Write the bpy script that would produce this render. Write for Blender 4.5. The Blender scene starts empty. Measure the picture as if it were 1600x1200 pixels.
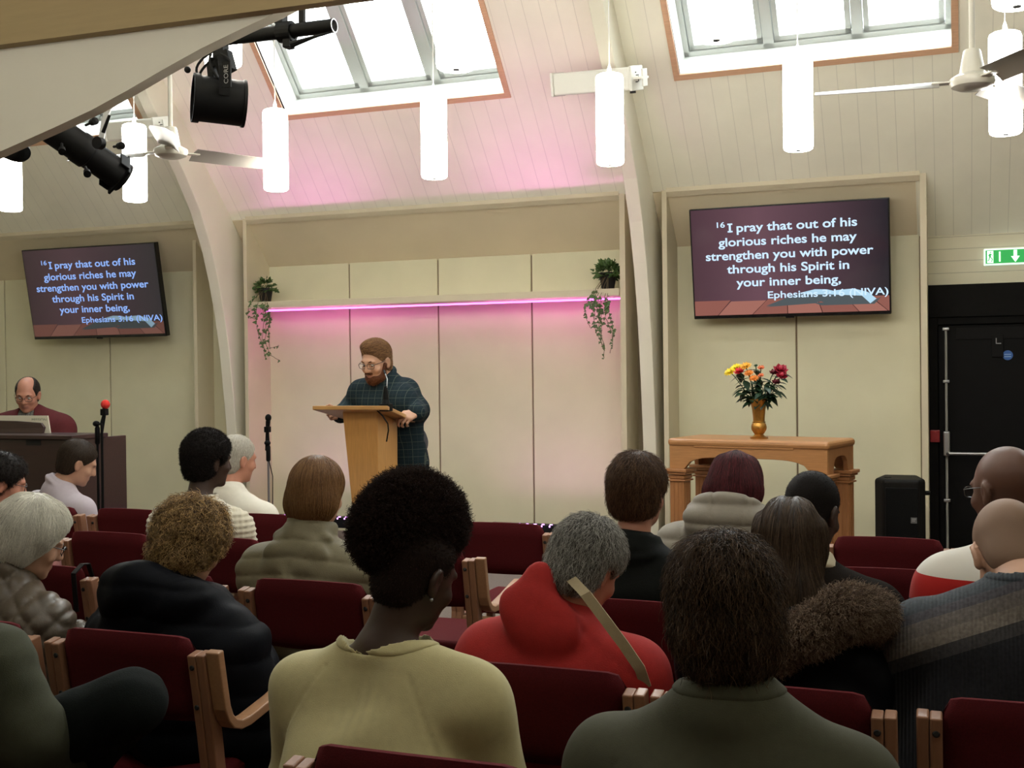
import bpy, math, random
import numpy as np
from mathutils import Vector, Matrix

random.seed(7)
RNG = np.random.default_rng(11)
SC = bpy.context.scene
COL = SC.collection
PI = math.pi
rad = math.radians

# ------------------------------------------------------------------ camera
FPX = 1820.0
EYE = Vector((0.0, 0.0, 1.55))
YAW, PITCH, ROLL = rad(20.8), rad(-0.61), 0.012
FWD = Vector((-math.sin(YAW) * math.cos(PITCH), math.cos(YAW) * math.cos(PITCH), math.sin(PITCH)))
RW = Vector((math.cos(YAW), math.sin(YAW), 0))
UPW = RW.cross(FWD)
CX = RW * math.cos(ROLL) - UPW * math.sin(ROLL)
CY = RW * math.sin(ROLL) + UPW * math.cos(ROLL)
cam_data = bpy.data.cameras.new('camera')
cam_data.sensor_width = 36.0
cam_data.lens = 36.0 * FPX / 1600.0
cam_data.clip_start = 0.05
cam = bpy.data.objects.new('camera', cam_data)
COL.objects.link(cam)
cam.matrix_world = Matrix(((CX.x, CY.x, -FWD.x, EYE.x), (CX.y, CY.y, -FWD.y, EYE.y),
                           (CX.z, CY.z, -FWD.z, EYE.z), (0, 0, 0, 1)))
SC.camera = cam

# ------------------------------------------------------------------ world (overcast daylight) and exposure
SC.view_settings.view_transform = 'Standard'
SC.view_settings.look = 'None'
SC.view_settings.gamma = 1.0
SC.view_settings.use_curve_mapping = False
SC.view_settings.exposure = 0.85
SC.cycles.use_denoising = True
SC.cycles.max_bounces = 8
SC.cycles.diffuse_bounces = 5
SC.cycles.transparent_max_bounces = 16
SC.cycles.sample_clamp_indirect = 8.0
W = bpy.data.worlds.new('overcast_sky')
SC.world = W
W.use_nodes = True
W.node_tree.nodes['Background'].inputs[0].default_value = (0.93, 0.97, 1.0, 1)
W.node_tree.nodes['Background'].inputs[1].default_value = 7.5


def area_light(name, loc, direction, sx, sy, power, color, spread=None, portal=False):
    d = bpy.data.lights.new(name, 'AREA')
    d.shape = 'RECTANGLE'
    d.size, d.size_y = sx, sy
    d.energy = power
    d.color = color
    if spread:
        d.spread = spread
    if portal:
        d.cycles.is_portal = True
    o = bpy.data.objects.new(name, d)
    COL.objects.link(o)
    o.location = loc
    o.rotation_euler = Vector(direction).to_track_quat('-Z', 'Y').to_euler()
    return o


LAMP = 15.0
CEIL_Y, CEIL_Z, CEIL_T = 8.48, 2.87, 1.09        # the ceiling slope passes (Y, z) and rises tan 1.09 towards the room
SLOPE_N = Vector((0, -CEIL_T, -1)).normalized()  # into the room


def ceil_z(y):
    return CEIL_Z + (CEIL_Y - y) * CEIL_T


SKYLIGHTS = [(-8.02, -6.12), (-4.87, -2.97), (-1.775, 0.04), (1.25, 3.1)]  # the last one lies out of view, added to supply light
SKY_Y0, SKY_Y1 = 7.875, 6.75
for _i, (_a, _b) in enumerate(SKYLIGHTS):
    _ym = (SKY_Y0 + SKY_Y1) / 2
    area_light('skylight_portal', Vector(((_a + _b) / 2, _ym, ceil_z(_ym))) - SLOPE_N * 0.34, SLOPE_N, 1.8, 1.6, 1, (1, 1, 1), portal=True)

ADDED_REAR_SKYLIGHTS = [(-4.2, -2.3), (-1.0, 0.9)]
RS_Y0, RS_Y1 = 2.6, 3.2                          # unseen openings added in the rear roof slope for light from behind
for _a, _b in ADDED_REAR_SKYLIGHTS:
    area_light('added_rear_skylight_portal', ((_a + _b) / 2, 2.9, 7.1), (0, 0.49, -0.87), 1.9, 0.75, 1, (1, 1, 1), portal=True)

# stage wash: the LED battens on the platform light the wall and ceiling pink
PINK = (1.0, 0.26, 0.85)
VIOLET = (1.0, 0.45, 1.0)
BATTENS = [(-3.39, -2.45), (-5.35, -4.41)]
for _a, _b in BATTENS:
    area_light('batten_beam', ((_a + _b) / 2, 8.50, 0.395), (0, -0.085, 1), 0.9, 0.05, 1.9, PINK, spread=rad(42))
    area_light('batten_wash', ((_a + _b) / 2, 8.42, 0.395), (0, 0.10, 1), 0.9, 0.05, 0.9, VIOLET, spread=rad(140))
area_light('shelf_led_strip_light', (-4.0, 8.70, 2.035), (0, 0.35, -1), 3.25, 0.015, 0.20, (0.92, 0.10, 1.0))

# ------------------------------------------------------------------ picture to place: a pixel of the 1600x1200 frame on a plane
def ray(x, y):
    a, b = (x - 800.0) / FPX, (600.0 - y) / FPX
    return FWD + CX * a + CY * b


def at(x, y, Y=None, X=None, Z=None, D=None):
    r = ray(x, y)
    if Y is not None:
        t = (Y - EYE.y) / r.y
    elif X is not None:
        t = (X - EYE.x) / r.x
    elif Z is not None:
        t = (Z - EYE.z) / r.z
    else:
        t = D
    return EYE + r * t


def at_ceiling(x, y, off=0.0):
    r = ray(x, y)
    # z + T*Y = C
    t = (CEIL_Z + CEIL_T * CEIL_Y + off - EYE.z) / (r.z + CEIL_T * r.y)
    return EYE + r * t


# ------------------------------------------------------------------ materials
MATS = {}


def mat(name, color, rough=0.6, metal=0.0, noise=0.0, nscale=20.0, bump=0.0, bscale=60.0, emit=None, estr=0.0,
        sheen=0.0, coat=0.0, spec=0.5, stretch=(1, 1, 1), trans=0.0):
    if name in MATS:
        return MATS[name]
    m = bpy.data.materials.new(name)
    m.use_nodes = True
    nt = m.node_tree
    b = nt.nodes['Principled BSDF']
    b.inputs['Base Color'].default_value = (*color, 1)
    b.inputs['Roughness'].default_value = rough
    b.inputs['Metallic'].default_value = metal
    if max(color) < 0.03 and not metal and not coat and rough > 0.35:
        spec = min(spec, 0.12)
    b.inputs['Specular IOR Level'].default_value = spec
    if sheen:
        b.inputs['Sheen Weight'].default_value = sheen
        b.inputs['Sheen Roughness'].default_value = 0.5
    if coat:
        b.inputs['Coat Weight'].default_value = coat
        b.inputs['Coat Roughness'].default_value = 0.08
    if emit:
        b.inputs['Emission Color'].default_value = (*emit, 1)
        b.inputs['Emission Strength'].default_value = estr
    if noise or bump:
        tc = nt.nodes.new('ShaderNodeTexCoord')
        mp = nt.nodes.new('ShaderNodeMapping')
        mp.inputs['Scale'].default_value = stretch
        nt.links.new(tc.outputs['Object'], mp.inputs['Vector'])
    if noise:
        n = nt.nodes.new('ShaderNodeTexNoise')
        n.inputs['Scale'].default_value = nscale
        n.inputs['Detail'].default_value = 5
        nt.links.new(mp.outputs[0], n.inputs['Vector'])
        r = nt.nodes.new('ShaderNodeMapRange')
        r.inputs['From Min'].default_value = 0.25
        r.inputs['From Max'].default_value = 0.75
        r.inputs['To Min'].default_value = 1 - noise
        r.inputs['To Max'].default_value = 1 + noise
        nt.links.new(n.outputs['Fac'], r.inputs['Value'])
        mx = nt.nodes.new('ShaderNodeVectorMath')
        mx.operation = 'SCALE'
        mx.inputs[0].default_value = color
        nt.links.new(r.outputs[0], mx.inputs['Scale'])
        nt.links.new(mx.outputs[0], b.inputs['Base Color'])
    if bump:
        n2 = nt.nodes.new('ShaderNodeTexNoise')
        n2.inputs['Scale'].default_value = bscale
        n2.inputs['Detail'].default_value = 3
        nt.links.new(mp.outputs[0], n2.inputs['Vector'])
        bp = nt.nodes.new('ShaderNodeBump')
        bp.inputs['Strength'].default_value = bump
        bp.inputs['Distance'].default_value = 0.01
        nt.links.new(n2.outputs['Fac'], bp.inputs['Height'])
        nt.links.new(bp.outputs[0], b.inputs['Normal'])
    MATS[name] = m
    return m


def N(nt, typ, **kw):
    n = nt.nodes.new(typ)
    for k, v in kw.items():
        setattr(n, k, v)
    return n


def lines_mat(name, color, axis, pitch, width, dark, rough=0.6, offset=0.0, noise=0.05):
    """painted boards: a groove every `pitch` metres along `axis`"""
    m = mat(name, color, rough, noise=noise, nscale=3.0)
    nt = m.node_tree
    b = nt.nodes['Principled BSDF']
    src = b.inputs['Base Color'].links[0].from_socket
    tc = N(nt, 'ShaderNodeTexCoord')
    sep = N(nt, 'ShaderNodeSeparateXYZ')
    nt.links.new(tc.outputs['Object'], sep.inputs[0])
    a1 = N(nt, 'ShaderNodeMath', operation='ADD')
    a1.inputs[1].default_value = offset + 100 * pitch
    nt.links.new(sep.outputs[axis], a1.inputs[0])
    dv = N(nt, 'ShaderNodeMath', operation='DIVIDE')
    dv.inputs[1].default_value = pitch
    nt.links.new(a1.outputs[0], dv.inputs[0])
    fr = N(nt, 'ShaderNodeMath', operation='FRACT')
    nt.links.new(dv.outputs[0], fr.inputs[0])
    lt = N(nt, 'ShaderNodeMath', operation='LESS_THAN')
    lt.inputs[1].default_value = width / pitch
    nt.links.new(fr.outputs[0], lt.inputs[0])
    mx = N(nt, 'ShaderNodeMix', data_type='RGBA')
    nt.links.new(lt.outputs[0], mx.inputs['Factor'])
    nt.links.new(src, mx.inputs['A'])
    mx.inputs['B'].default_value = (*[c * dark for c in color], 1)
    nt.links.new(mx.outputs['Result'], b.inputs['Base Color'])
    bp = N(nt, 'ShaderNodeBump')
    bp.inputs['Strength'].default_value = 0.6
    bp.inputs['Distance'].default_value = 0.004
    bp.invert = True
    nt.links.new(lt.outputs[0], bp.inputs['Height'])
    nt.links.new(bp.outputs[0], b.inputs['Normal'])
    return m


def wood_mat(name, color, rough=0.45, axis=2, contrast=0.18, scale=5.0, coat=0.0):
    st = [26.0, 26.0, 26.0]
    st[axis] = 2.0
    return mat(name, color, rough, noise=contrast, nscale=scale, stretch=tuple(st), coat=coat)


# ------------------------------------------------------------------ mesh building
class MB:
    def __init__(self):
        self.v, self.f, self.mi = [], [], []
        self.slot = 0

    def add(self, verts, faces):
        o = len(self.v)
        self.v += [Vector(p) for p in verts]
        self.f += [[i + o for i in f] for f in faces]
        self.mi += [self.slot] * len(faces)

    def hexa(self, p):
        """eight corners: bottom ring 0-3, top ring 4-7"""
        self.add(p, [(3, 2, 1, 0), (4, 5, 6, 7), (0, 1, 5, 4), (1, 2, 6, 5), (2, 3, 7, 6), (3, 0, 4, 7)])

    def box(self, a, b):
        x0, x1 = min(a[0], b[0]), max(a[0], b[0])
        y0, y1 = min(a[1], b[1]), max(a[1], b[1])
        z0, z1 = min(a[2], b[2]), max(a[2], b[2])
        self.hexa([(x0, y0, z0), (x1, y0, z0), (x1, y1, z0), (x0, y1, z0), (x0, y0, z1), (x1, y0, z1), (x1, y1, z1), (x0, y1, z1)])

    def obox(self, c, ax, ay, az):
        """box from centre and three half-axis vectors"""
        c, ax, ay, az = Vector(c), Vector(ax), Vector(ay), Vector(az)
        self.hexa([c - ax - ay - az, c + ax - ay - az, c + ax + ay - az, c - ax + ay - az,
                   c - ax - ay + az, c + ax - ay + az, c + ax + ay + az, c - ax + ay + az])

    def prism(self, poly, d):
        """polygon of 3D points extruded by vector d"""
        d = Vector(d)
        n = len(poly)
        p = [Vector(q) for q in poly]
        f = [list(range(n))[::-1], list(range(n, 2 * n))]
        f += [(i, (i + 1) % n, n + (i + 1) % n, n + i) for i in range(n)]
        self.add(p + [q + d for q in p], f)

    def tube(self, path, r, n=10, cap=True, flat=None):
        path = [Vector(p) for p in path]
        rs = r if isinstance(r, (list, tuple)) else [r] * len(path)
        base = len(self.v)
        t0 = (path[1] - path[0]).normalized()
        up = Vector((0, 0, 1)) if abs(t0.z) < 0.9 else Vector((1, 0, 0))
        u = t0.cross(up).normalized()
        vs = []
        for i, p in enumerate(path):
            if i == 0:
                t = t0
            elif i == len(path) - 1:
                t = (path[i] - path[i - 1]).normalized()
            else:
                t = ((path[i] - path[i - 1]).normalized() + (path[i + 1] - path[i]).normalized()).normalized()
            u = (u - t * u.dot(t)).normalized()
            w = t.cross(u)
            for k in range(n):
                a = 2 * PI * k / n
                vs.append(p + (u * math.cos(a) + w * math.sin(a) * (flat or 1.0)) * rs[i])
        fs = []
        for i in range(len(path) - 1):
            for k in range(n):
                k2 = (k + 1) % n
                fs.append((i * n + k, i * n + k2, (i + 1) * n + k2, (i + 1) * n + k))
        if cap:
            fs.append(list(range(n))[::-1])
            fs.append([(len(path) - 1) * n + k for k in range(n)])
        self.add(vs, fs)

    def strip(self, path, w, h):
        """rectangular section swept along path; w, h are half-width vectors or scalars (vector w per whole path)"""
        path = [Vector(p) for p in path]
        w = Vector(w)
        vs, fs = [], []
        for i, p in enumerate(path):
            if i == 0:
                t = (path[1] - path[0])
            elif i == len(path) - 1:
                t = path[i] - path[i - 1]
            else:
                t = (path[i] - path[i - 1]).normalized() + (path[i + 1] - path[i]).normalized()
            t.normalize()
            nn = t.cross(w).normalized() * h
            vs += [p - w - nn, p + w - nn, p + w + nn, p - w + nn]
        for i in range(len(path) - 1):
            for k in range(4):
                k2 = (k + 1) % 4
                fs.append((4 * i + k, 4 * i + k2, 4 * i + 4 + k2, 4 * i + 4 + k))
        fs.append((3, 2, 1, 0))
        e = 4 * (len(path) - 1)
        fs.append((e, e + 1, e + 2, e + 3))
        self.add(vs, fs)

    def lathe(self, prof, c=(0, 0, 0), axis=(0, 0, 1), n=24, cap=True):
        c, ax = Vector(c), Vector(axis).normalized()
        up = Vector((0, 0, 1)) if abs(ax.z) < 0.9 else Vector((1, 0, 0))
        u = ax.cross(up).normalized()
        w = ax.cross(u)
        vs, fs = [], []
        for r, h in prof:
            for k in range(n):
                a = 2 * PI * k / n
                vs.append(c + ax * h + (u * math.cos(a) + w * math.sin(a)) * max(r, 1e-4))
        for i in range(len(prof) - 1):
            for k in range(n):
                k2 = (k + 1) % n
                fs.append((i * n + k, i * n + k2, (i + 1) * n + k2, (i + 1) * n + k))
        if cap:
            fs.append(list(range(n))[::-1])
            fs.append([(len(prof) - 1) * n + k for k in range(n)])
        self.add(vs, fs)

    def ball(self, c, r, n=12, m=8, rot=None):
        c = Vector(c)
        r = Vector(r) if not isinstance(r, (int, float)) else Vector((r, r, r))
        vs, fs = [], []
        for i in range(m + 1):
            th = PI * i / m
            for k in range(n):
                a = 2 * PI * k / n
                q = Vector((r.x * math.sin(th) * math.cos(a), r.y * math.sin(th) * math.sin(a), r.z * math.cos(th)))
                vs.append(c + (rot @ q if rot else q))
        for i in range(m):
            for k in range(n):
                k2 = (k + 1) % n
                fs.append((i * n + k, (i + 1) * n + k, (i + 1) * n + k2, i * n + k2))
        self.add(vs, fs)

    def build(self, name, m, parent=None, smooth=False, bevel=0.0, segs=2, org=None, sharp=40):
        me = bpy.data.meshes.new(name)
        o0 = org if org is not None else origin_of(parent)
        me.from_pydata([tuple(p - o0) for p in self.v], [], self.f)
        ms = m if isinstance(m, (list, tuple)) else [m]
        for q in ms:
            me.materials.append(q)
        if len(ms) > 1:
            me.polygons.foreach_set('material_index', self.mi)
        import bmesh
        bm = bmesh.new()
        bm.from_mesh(me)
        bmesh.ops.recalc_face_normals(bm, faces=bm.faces)
        bm.to_mesh(me)
        bm.free()
        if smooth:
            me.polygons.foreach_set('use_smooth', [True] * len(me.polygons))
            try:
                me.set_sharp_from_angle(angle=rad(sharp))
            except Exception:
                pass
        o = bpy.data.objects.new(name, me)
        COL.objects.link(o)
        if parent is not None:
            o.parent = parent
        elif org is not None:
            o.location = org
        if bevel:
            bv = o.modifiers.new('bevel', 'BEVEL')
            bv.width = bevel
            bv.segments = segs
            bv.limit_method = 'ANGLE'
            bv.angle_limit = rad(40)
        return o


def origin_of(o):
    p = Vector((0, 0, 0))
    while o is not None:
        p = p + o.location
        o = o.parent
    return p


def tag(o, label=None, cat=None, group=None, kind=None):
    if label:
        o['label'] = label
    if cat:
        o['category'] = cat
    if group:
        o['group'] = group
    if kind:
        o['kind'] = kind
    return o


def thing(name, label, cat, loc=(0, 0, 0), group=None):
    o = bpy.data.objects.new(name, None)
    o.empty_display_size = 0.05
    COL.objects.link(o)
    o.location = Vector(loc)
    return tag(o, label, cat, group)


def struct(mb, name, m, parent=None, **kw):
    o = mb.build(name, m, parent, **kw)
    if parent is None:
        tag(o, kind='structure')
    return o


def copy_tree(o, parent=None):
    c = o.copy()
    COL.objects.link(c)
    if parent is not None:
        c.parent = parent
    for ch in list(o.children):
        copy_tree(ch, c)
    return c


def text_mesh(body, width, height, offset=0.0, align='CENTER'):
    """flat lettering as (verts, faces) in the XY plane, fitted to width; baseline at y=0"""
    cu = bpy.data.curves.new('lettering_curve', 'FONT')
    cu.body = body
    cu.size = 1.0
    cu.offset = offset
    cu.resolution_u = 4
    o = bpy.data.objects.new('lettering_curve', cu)
    COL.objects.link(o)
    dg = bpy.context.evaluated_depsgraph_get()
    me = bpy.data.meshes.new_from_object(o.evaluated_get(dg))
    vs = [v.co.copy() for v in me.vertices]
    fs = [list(p.vertices) for p in me.polygons]
    bpy.data.objects.remove(o)
    bpy.data.curves.remove(cu)
    bpy.data.meshes.remove(me)
    x0, x1 = min(v.x for v in vs), max(v.x for v in vs)
    sy = height / 0.73                    # cap height of the default face is about 0.73 em
    sx = width / (x1 - x0) if width else sy
    return [Vector(((v.x - x0) * sx, v.y * sy, 0)) for v in vs], fs, (x1 - x0) * sx


def split_words(vs, fs, gap):
    """cut flat lettering into its words, where the gap between letters is wide"""
    iv = sorted((min(vs[i].x for i in f), max(vs[i].x for i in f), k) for k, f in enumerate(fs))
    words, cur, end = [], [], None
    for a, b, k in iv:
        if end is not None and a - end > gap:
            words.append(cur); cur = []
        cur.append(k)
        end = b if end is None or not cur[:-1] else max(end, b)
    words.append(cur)
    out = []
    for w in words:
        used = sorted({i for k in w for i in fs[k]})
        m = {i: j for j, i in enumerate(used)}
        out.append(([vs[i] for i in used], [[m[i] for i in fs[k]] for k in w]))
    return out
# ------------------------------------------------------------------ setting
CREAM = (0.70, 0.665, 0.475)
WHITE = (0.84, 0.815, 0.68)
m_ceil = lines_mat('painted_ceiling_boards', WHITE, 0, 0.118, 0.004, 0.80)
m_cream = mat('cream_panel_paint', CREAM, 0.75, noise=0.05, nscale=2.5, bump=0.06, bscale=180)
m_tan = mat('tan_soffit_paint', (0.68, 0.59, 0.42), 0.8, noise=0.06, nscale=2.0)
m_beam = mat('cream_beam_paint', (0.76, 0.725, 0.60), 0.6, noise=0.03, nscale=4)
m_fin = mat('cream_fin_paint', (0.62, 0.55, 0.40), 0.65, noise=0.04, nscale=5)
m_plank = lines_mat('painted_wall_planks', (0.66, 0.62, 0.46), 2, 0.085, 0.004, 0.6)
m_black = mat('black_wall_paint', (0.005, 0.0046, 0.0042), 0.7, noise=0.2, nscale=30, bump=0.1, bscale=200)
m_carpet = mat('dark_red_carpet', (0.055, 0.018, 0.016), 0.95, noise=0.25, nscale=120)
m_plat = mat('platform_carpet', (0.16, 0.13, 0.11), 0.95, noise=0.2, nscale=100)
m_back = mat('rear_wall_paint', (0.30, 0.24, 0.16), 0.85, noise=0.04, nscale=2)
m_trimwood = wood_mat('pink_pine_trim', (0.60, 0.36, 0.22), 0.5, axis=0, contrast=0.10)
m_sash = mat('white_window_paint', (0.80, 0.82, 0.80), 0.45)
m_frame = mat('pale_window_frame', (0.46, 0.48, 0.45), 0.5)
m_gap = mat('dark_joint', (0.22, 0.165, 0.11), 0.9)

XL, XR, YB = -9.6, 5.2, -3.6
RIDGE_Y = 4.3
RIDGE_Z = ceil_z(RIDGE_Y)
WALL_Y = 8.84

b = MB(); b.box((XL - 0.2, YB - 0.2, -0.12), (XR + 0.2, WALL_Y + 0.2, 0)); struct(b, 'floor', m_carpet)
PLAT = 0.20
b = MB(); b.box((XL, 5.72, 0.0), (-0.35, WALL_Y, PLAT)); struct(b, 'platform_floor', m_plat, bevel=0.01)

# ceiling slope with the skylight openings left out, boards running up the slope
TH = 0.16


def slope_quad(mb, x0, x1, y0, y1, th=TH):
    n = -SLOPE_N * th
    p = [Vector((x0, y0, ceil_z(y0))), Vector((x1, y0, ceil_z(y0))), Vector((x1, y1, ceil_z(y1))), Vector((x0, y1, ceil_z(y1)))]
    mb.hexa(p + [q + n for q in p])


b = MB()
slope_quad(b, XL, XR, CEIL_Y, SKY_Y0)
xs = [XL] + [v for s in SKYLIGHTS for v in s] + [XR]
for i in range(0, len(xs), 2):
    slope_quad(b, xs[i], xs[i + 1], SKY_Y0, SKY_Y1)
slope_quad(b, XL, XR, SKY_Y1, RIDGE_Y)
slope_quad(b, -0.24, XR, WALL_Y + 0.02, CEIL_Y)      # right of the screen bay the boards run right down to the wall
struct(b, 'ceiling', m_ceil)
b = MB(); slope_quad(b, XL, -0.24, WALL_Y + 0.02, CEIL_Y + 0.006, 0.12); struct(b, 'ceiling_soffit', m_tan)
b = MB()


def rear_z(y):
    return RIDGE_Z - (RIDGE_Y - y) * (RIDGE_Z - 2.9) / (RIDGE_Y - YB)


def rear_quad(mb, x0, x1, y0, y1, t=0.15, o=0.0):
    mb.hexa([(x0, y0, rear_z(y0) + o), (x1, y0, rear_z(y0) + o), (x1, y1, rear_z(y1) + o), (x0, y1, rear_z(y1) + o),
             (x0, y0, rear_z(y0) + o + t), (x1, y0, rear_z(y0) + o + t), (x1, y1, rear_z(y1) + o + t), (x0, y1, rear_z(y1) + o + t)])


rear_quad(b, XL, XR, YB, RS_Y0)
rear_quad(b, XL, XR, RS_Y1, RIDGE_Y)
_xs = [XL] + [v for s_ in ADDED_REAR_SKYLIGHTS for v in s_] + [XR]
for i in range(0, len(_xs), 2):
    rear_quad(b, _xs[i], _xs[i + 1], RS_Y0, RS_Y1)
struct(b, 'ceiling_rear', m_ceil)


def gable(mb, x0, x1):
    poly = [(x0, YB, 0), (x0, WALL_Y, 0), (x0, WALL_Y, ceil_z(WALL_Y)), (x0, RIDGE_Y, RIDGE_Z), (x0, YB, 2.9)]
    mb.prism(poly, (x1 - x0, 0, 0))


b = MB(); gable(b, XL - 0.15, XL); struct(b, 'wall_left', m_cream)
b = MB(); gable(b, XR, XR + 0.15); struct(b, 'wall_right', m_cream)
b = MB(); b.box((XL, YB - 0.15, 0), (XR, YB, 3.0)); struct(b, 'wall_rear', m_back)

# front wall: cream behind the bays, planks above black on the right
b = MB(); b.box((XL, WALL_Y, 0), (-0.20, WALL_Y + 0.15, 2.60)); struct(b, 'wall_front', m_cream)
zb = at(1450, 446, Y=WALL_Y).z
DX0, DX1 = -0.11, 0.86                      # door opening
b = MB(); b.box((-0.20, WALL_Y, zb), (XR, WALL_Y + 0.15, 2.60)); struct(b, 'wall_front_planks', m_plank)
zd = at(1500, 507, Y=WALL_Y).z
b = MB()
b.box((-0.20, WALL_Y - 0.012, 0), (DX0 - 0.03, WALL_Y + 0.15, zb))
b.box((DX0 - 0.03, WALL_Y - 0.012, zd + 0.05), (DX1 + 0.03, WALL_Y + 0.15, zb))
b.box((DX1 + 0.03, WALL_Y - 0.012, 0), (XR, WALL_Y + 0.15, zb))
b.box((DX0 - 0.05, WALL_Y + 0.06, 0), (DX1 + 0.05, WALL_Y + 0.15, zd + 0.06))  # board added behind the door to block daylight at its edges
struct(b, 'wall_front_black', m_black)
b = MB()                                     # projecting black lintel band and door casing
b.box((-0.20, WALL_Y - 0.05, at(1500, 495, Y=WALL_Y).z), (XR, WALL_Y - 0.012, zb - 0.004))
struct(b, 'trim_1', m_black)
b = MB()
b.box((DX0 - 0.06, WALL_Y - 0.03, 0), (DX0, WALL_Y + 0.06, zd + 0.05))
b.box((DX1, WALL_Y - 0.03, 0), (DX1 + 0.06, WALL_Y + 0.06, zd + 0.05))
b.box((DX0, WALL_Y - 0.03, zd), (DX1, WALL_Y + 0.06, zd + 0.05))
struct(b, 'door_1_casing', m_black, bevel=0.004)

# wall panels (separate sheets, dark joints between)
def panels(xs_px, zlo, zhi, y_px, name, depth=0.018):
    X = [at(x, y_px, Y=WALL_Y).x for x in xs_px]
    for i in range(len(X) - 1):
        b = MB()
        b.box((X[i] + 0.0065, WALL_Y - depth, zlo), (X[i + 1] - 0.0065, WALL_Y - 0.001, zhi))
        struct(b, name, m_cream, bevel=0.004)
    b = MB(); b.box((X[0], WALL_Y - 0.005, zlo), (X[-1], WALL_Y, zhi)); struct(b, 'trim_joint', m_gap)


ZT = ceil_z(WALL_Y) - 0.0
ZTP = at(415.7, 418, Y=WALL_Y).z
panels([415.2, 547, 685.5, 831.5, 975], PLAT, ZTP, 440, 'wall_panel_stage')
panels([9.4, 172.5, 330], PLAT, ZTP, 480, 'wall_panel_left')
panels([-190, 9.4], PLAT, ZTP, 480, 'wall_panel_left')
panels([1057, 1244, 1438.5], 0, ZTP, 440, 'wall_panel_right')

# fins: upright boards at the sides of each bay, standing out from the wall up to the ceiling
def fin(x, name='trim_fin', th=0.034, y0=CEIL_Y - 0.005, m=None):
    b = MB()
    poly = [(x, y0, 0), (x, WALL_Y, 0), (x, WALL_Y, ceil_z(WALL_Y) + .02), (x, y0, ceil_z(y0) + 0.02)]
    b.prism(poly, (th, 0, 0))
    return struct(b, name, m or m_fin)


XF1 = at(380.5, 400, Y=CEIL_Y).x
XF2 = at(968.5, 400, Y=CEIL_Y).x
XF3 = at(1035, 400, Y=CEIL_Y).x
XF4 = at(1438, 400, Y=CEIL_Y).x
fin(XF1); fin(XF2, th=0.042); fin(XF3, th=0.036); fin(XF4, th=0.042)
fin(at(328, 500, Y=WALL_Y).x, y0=8.6)
b = MB(); b.box((XF2 + .042, WALL_Y - .02, 0), (XF3, WALL_Y - 0.001, ceil_z(WALL_Y - 0.02))); struct(b, 'wall_infill', mat('brown_infill_panel', (0.34, 0.29, 0.20), 0.8))  # infill between the fins in one even brown
# lip where the white boards stop above the tan soffit
b = MB()
for xa, xb in ((XL, -5.86), (XF1 + .034, XF2), (XF3 + .036, XF4)):
    b.hexa([Vector((xa, CEIL_Y - .02, ceil_z(CEIL_Y - .02) - .03)), Vector((xb, CEIL_Y - .02, ceil_z(CEIL_Y - .02) - .03)),
            Vector((xb, CEIL_Y + .012, ceil_z(CEIL_Y + .012) - .03)), Vector((xa, CEIL_Y + .012, ceil_z(CEIL_Y + .012) - .03)),
            Vector((xa, CEIL_Y - .02, ceil_z(CEIL_Y - .02) + .01)), Vector((xb, CEIL_Y - .02, ceil_z(CEIL_Y - .02) + .01)),
            Vector((xb, CEIL_Y + .012, ceil_z(CEIL_Y + .012) + .01)), Vector((xa, CEIL_Y + .012, ceil_z(CEIL_Y + .012) + .01))])
struct(b, 'trim_lip', m_fin)

# the shelf across the stage bay, with an LED strip under it
ZS = at(386.8, 482.9, Y=CEIL_Y).z
SHELF_TOP = ZS + 0.055
sh = thing('shelf', 'long cream shelf across the stage bay with magenta strip light under it', 'shelf', ((XF1 + XF2) / 2, 8.66, ZS))
b = MB(); b.box((XF1 + 0.034, 8.44, ZS), (XF2, WALL_Y - 0.018, SHELF_TOP)); b.build('board', m_fin, sh, bevel=0.004)
m_led = mat('magenta_led_strip', (0.9, 0.2, 0.8), 0.5, emit=(1.0, 0.12, 0.85), estr=3.0)
b = MB(); b.box((XF1 + 0.06, 8.69, ZS - 0.012), (XF2 - 0.03, 8.71, ZS)); b.build('light_strip', m_led, sh)

# ------------------------------------------------------------------ portal frames (curved glued beams)
def frame_profile():
    """inner edge (Y, z) traced from the beam beside the right screen, on its left face"""
    px = [(1004.5, 690), (1003.6, 660), (998, 532.5), (994, 470), (989.4, 412), (983, 348), (979.5, 322), (974, 280), (962, 215), (948, 148), (933, 73.7), (917.6, 0)]
    out = []
    for x, y in px:
        p = at(x, y, X=-2.184)
        out.append((p.y, p.z))
    return out


prof = frame_profile()
y0, z0 = prof[1]
prof[0] = (y0 + 0.10, 0.0)
ylast, zlast = prof[-1]
# keep going parallel to the slope up to the ridge
prof.append((RIDGE_Y, zlast + (ylast - RIDGE_Y) * CEIL_T))


def portal(x0, x1, name):
    outer = [(WALL_Y - 0.02, 0.0), (WALL_Y - 0.02, ceil_z(WALL_Y) - 0.0), (CEIL_Y, CEIL_Z), (RIDGE_Y, RIDGE_Z)]
    poly = [(x0, y, z) for y, z in prof] + [(x0, y, z) for y, z in outer[::-1]]
    b = MB(); b.prism(poly, (x1 - x0, 0, 0))
    return struct(b, name, m_beam, bevel=0.006)


portal(-2.184, -2.084, 'beam_portal')
portal(-5.86, -5.76, 'beam_portal')
portal(1.55, 1.65, 'beam_portal')

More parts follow.
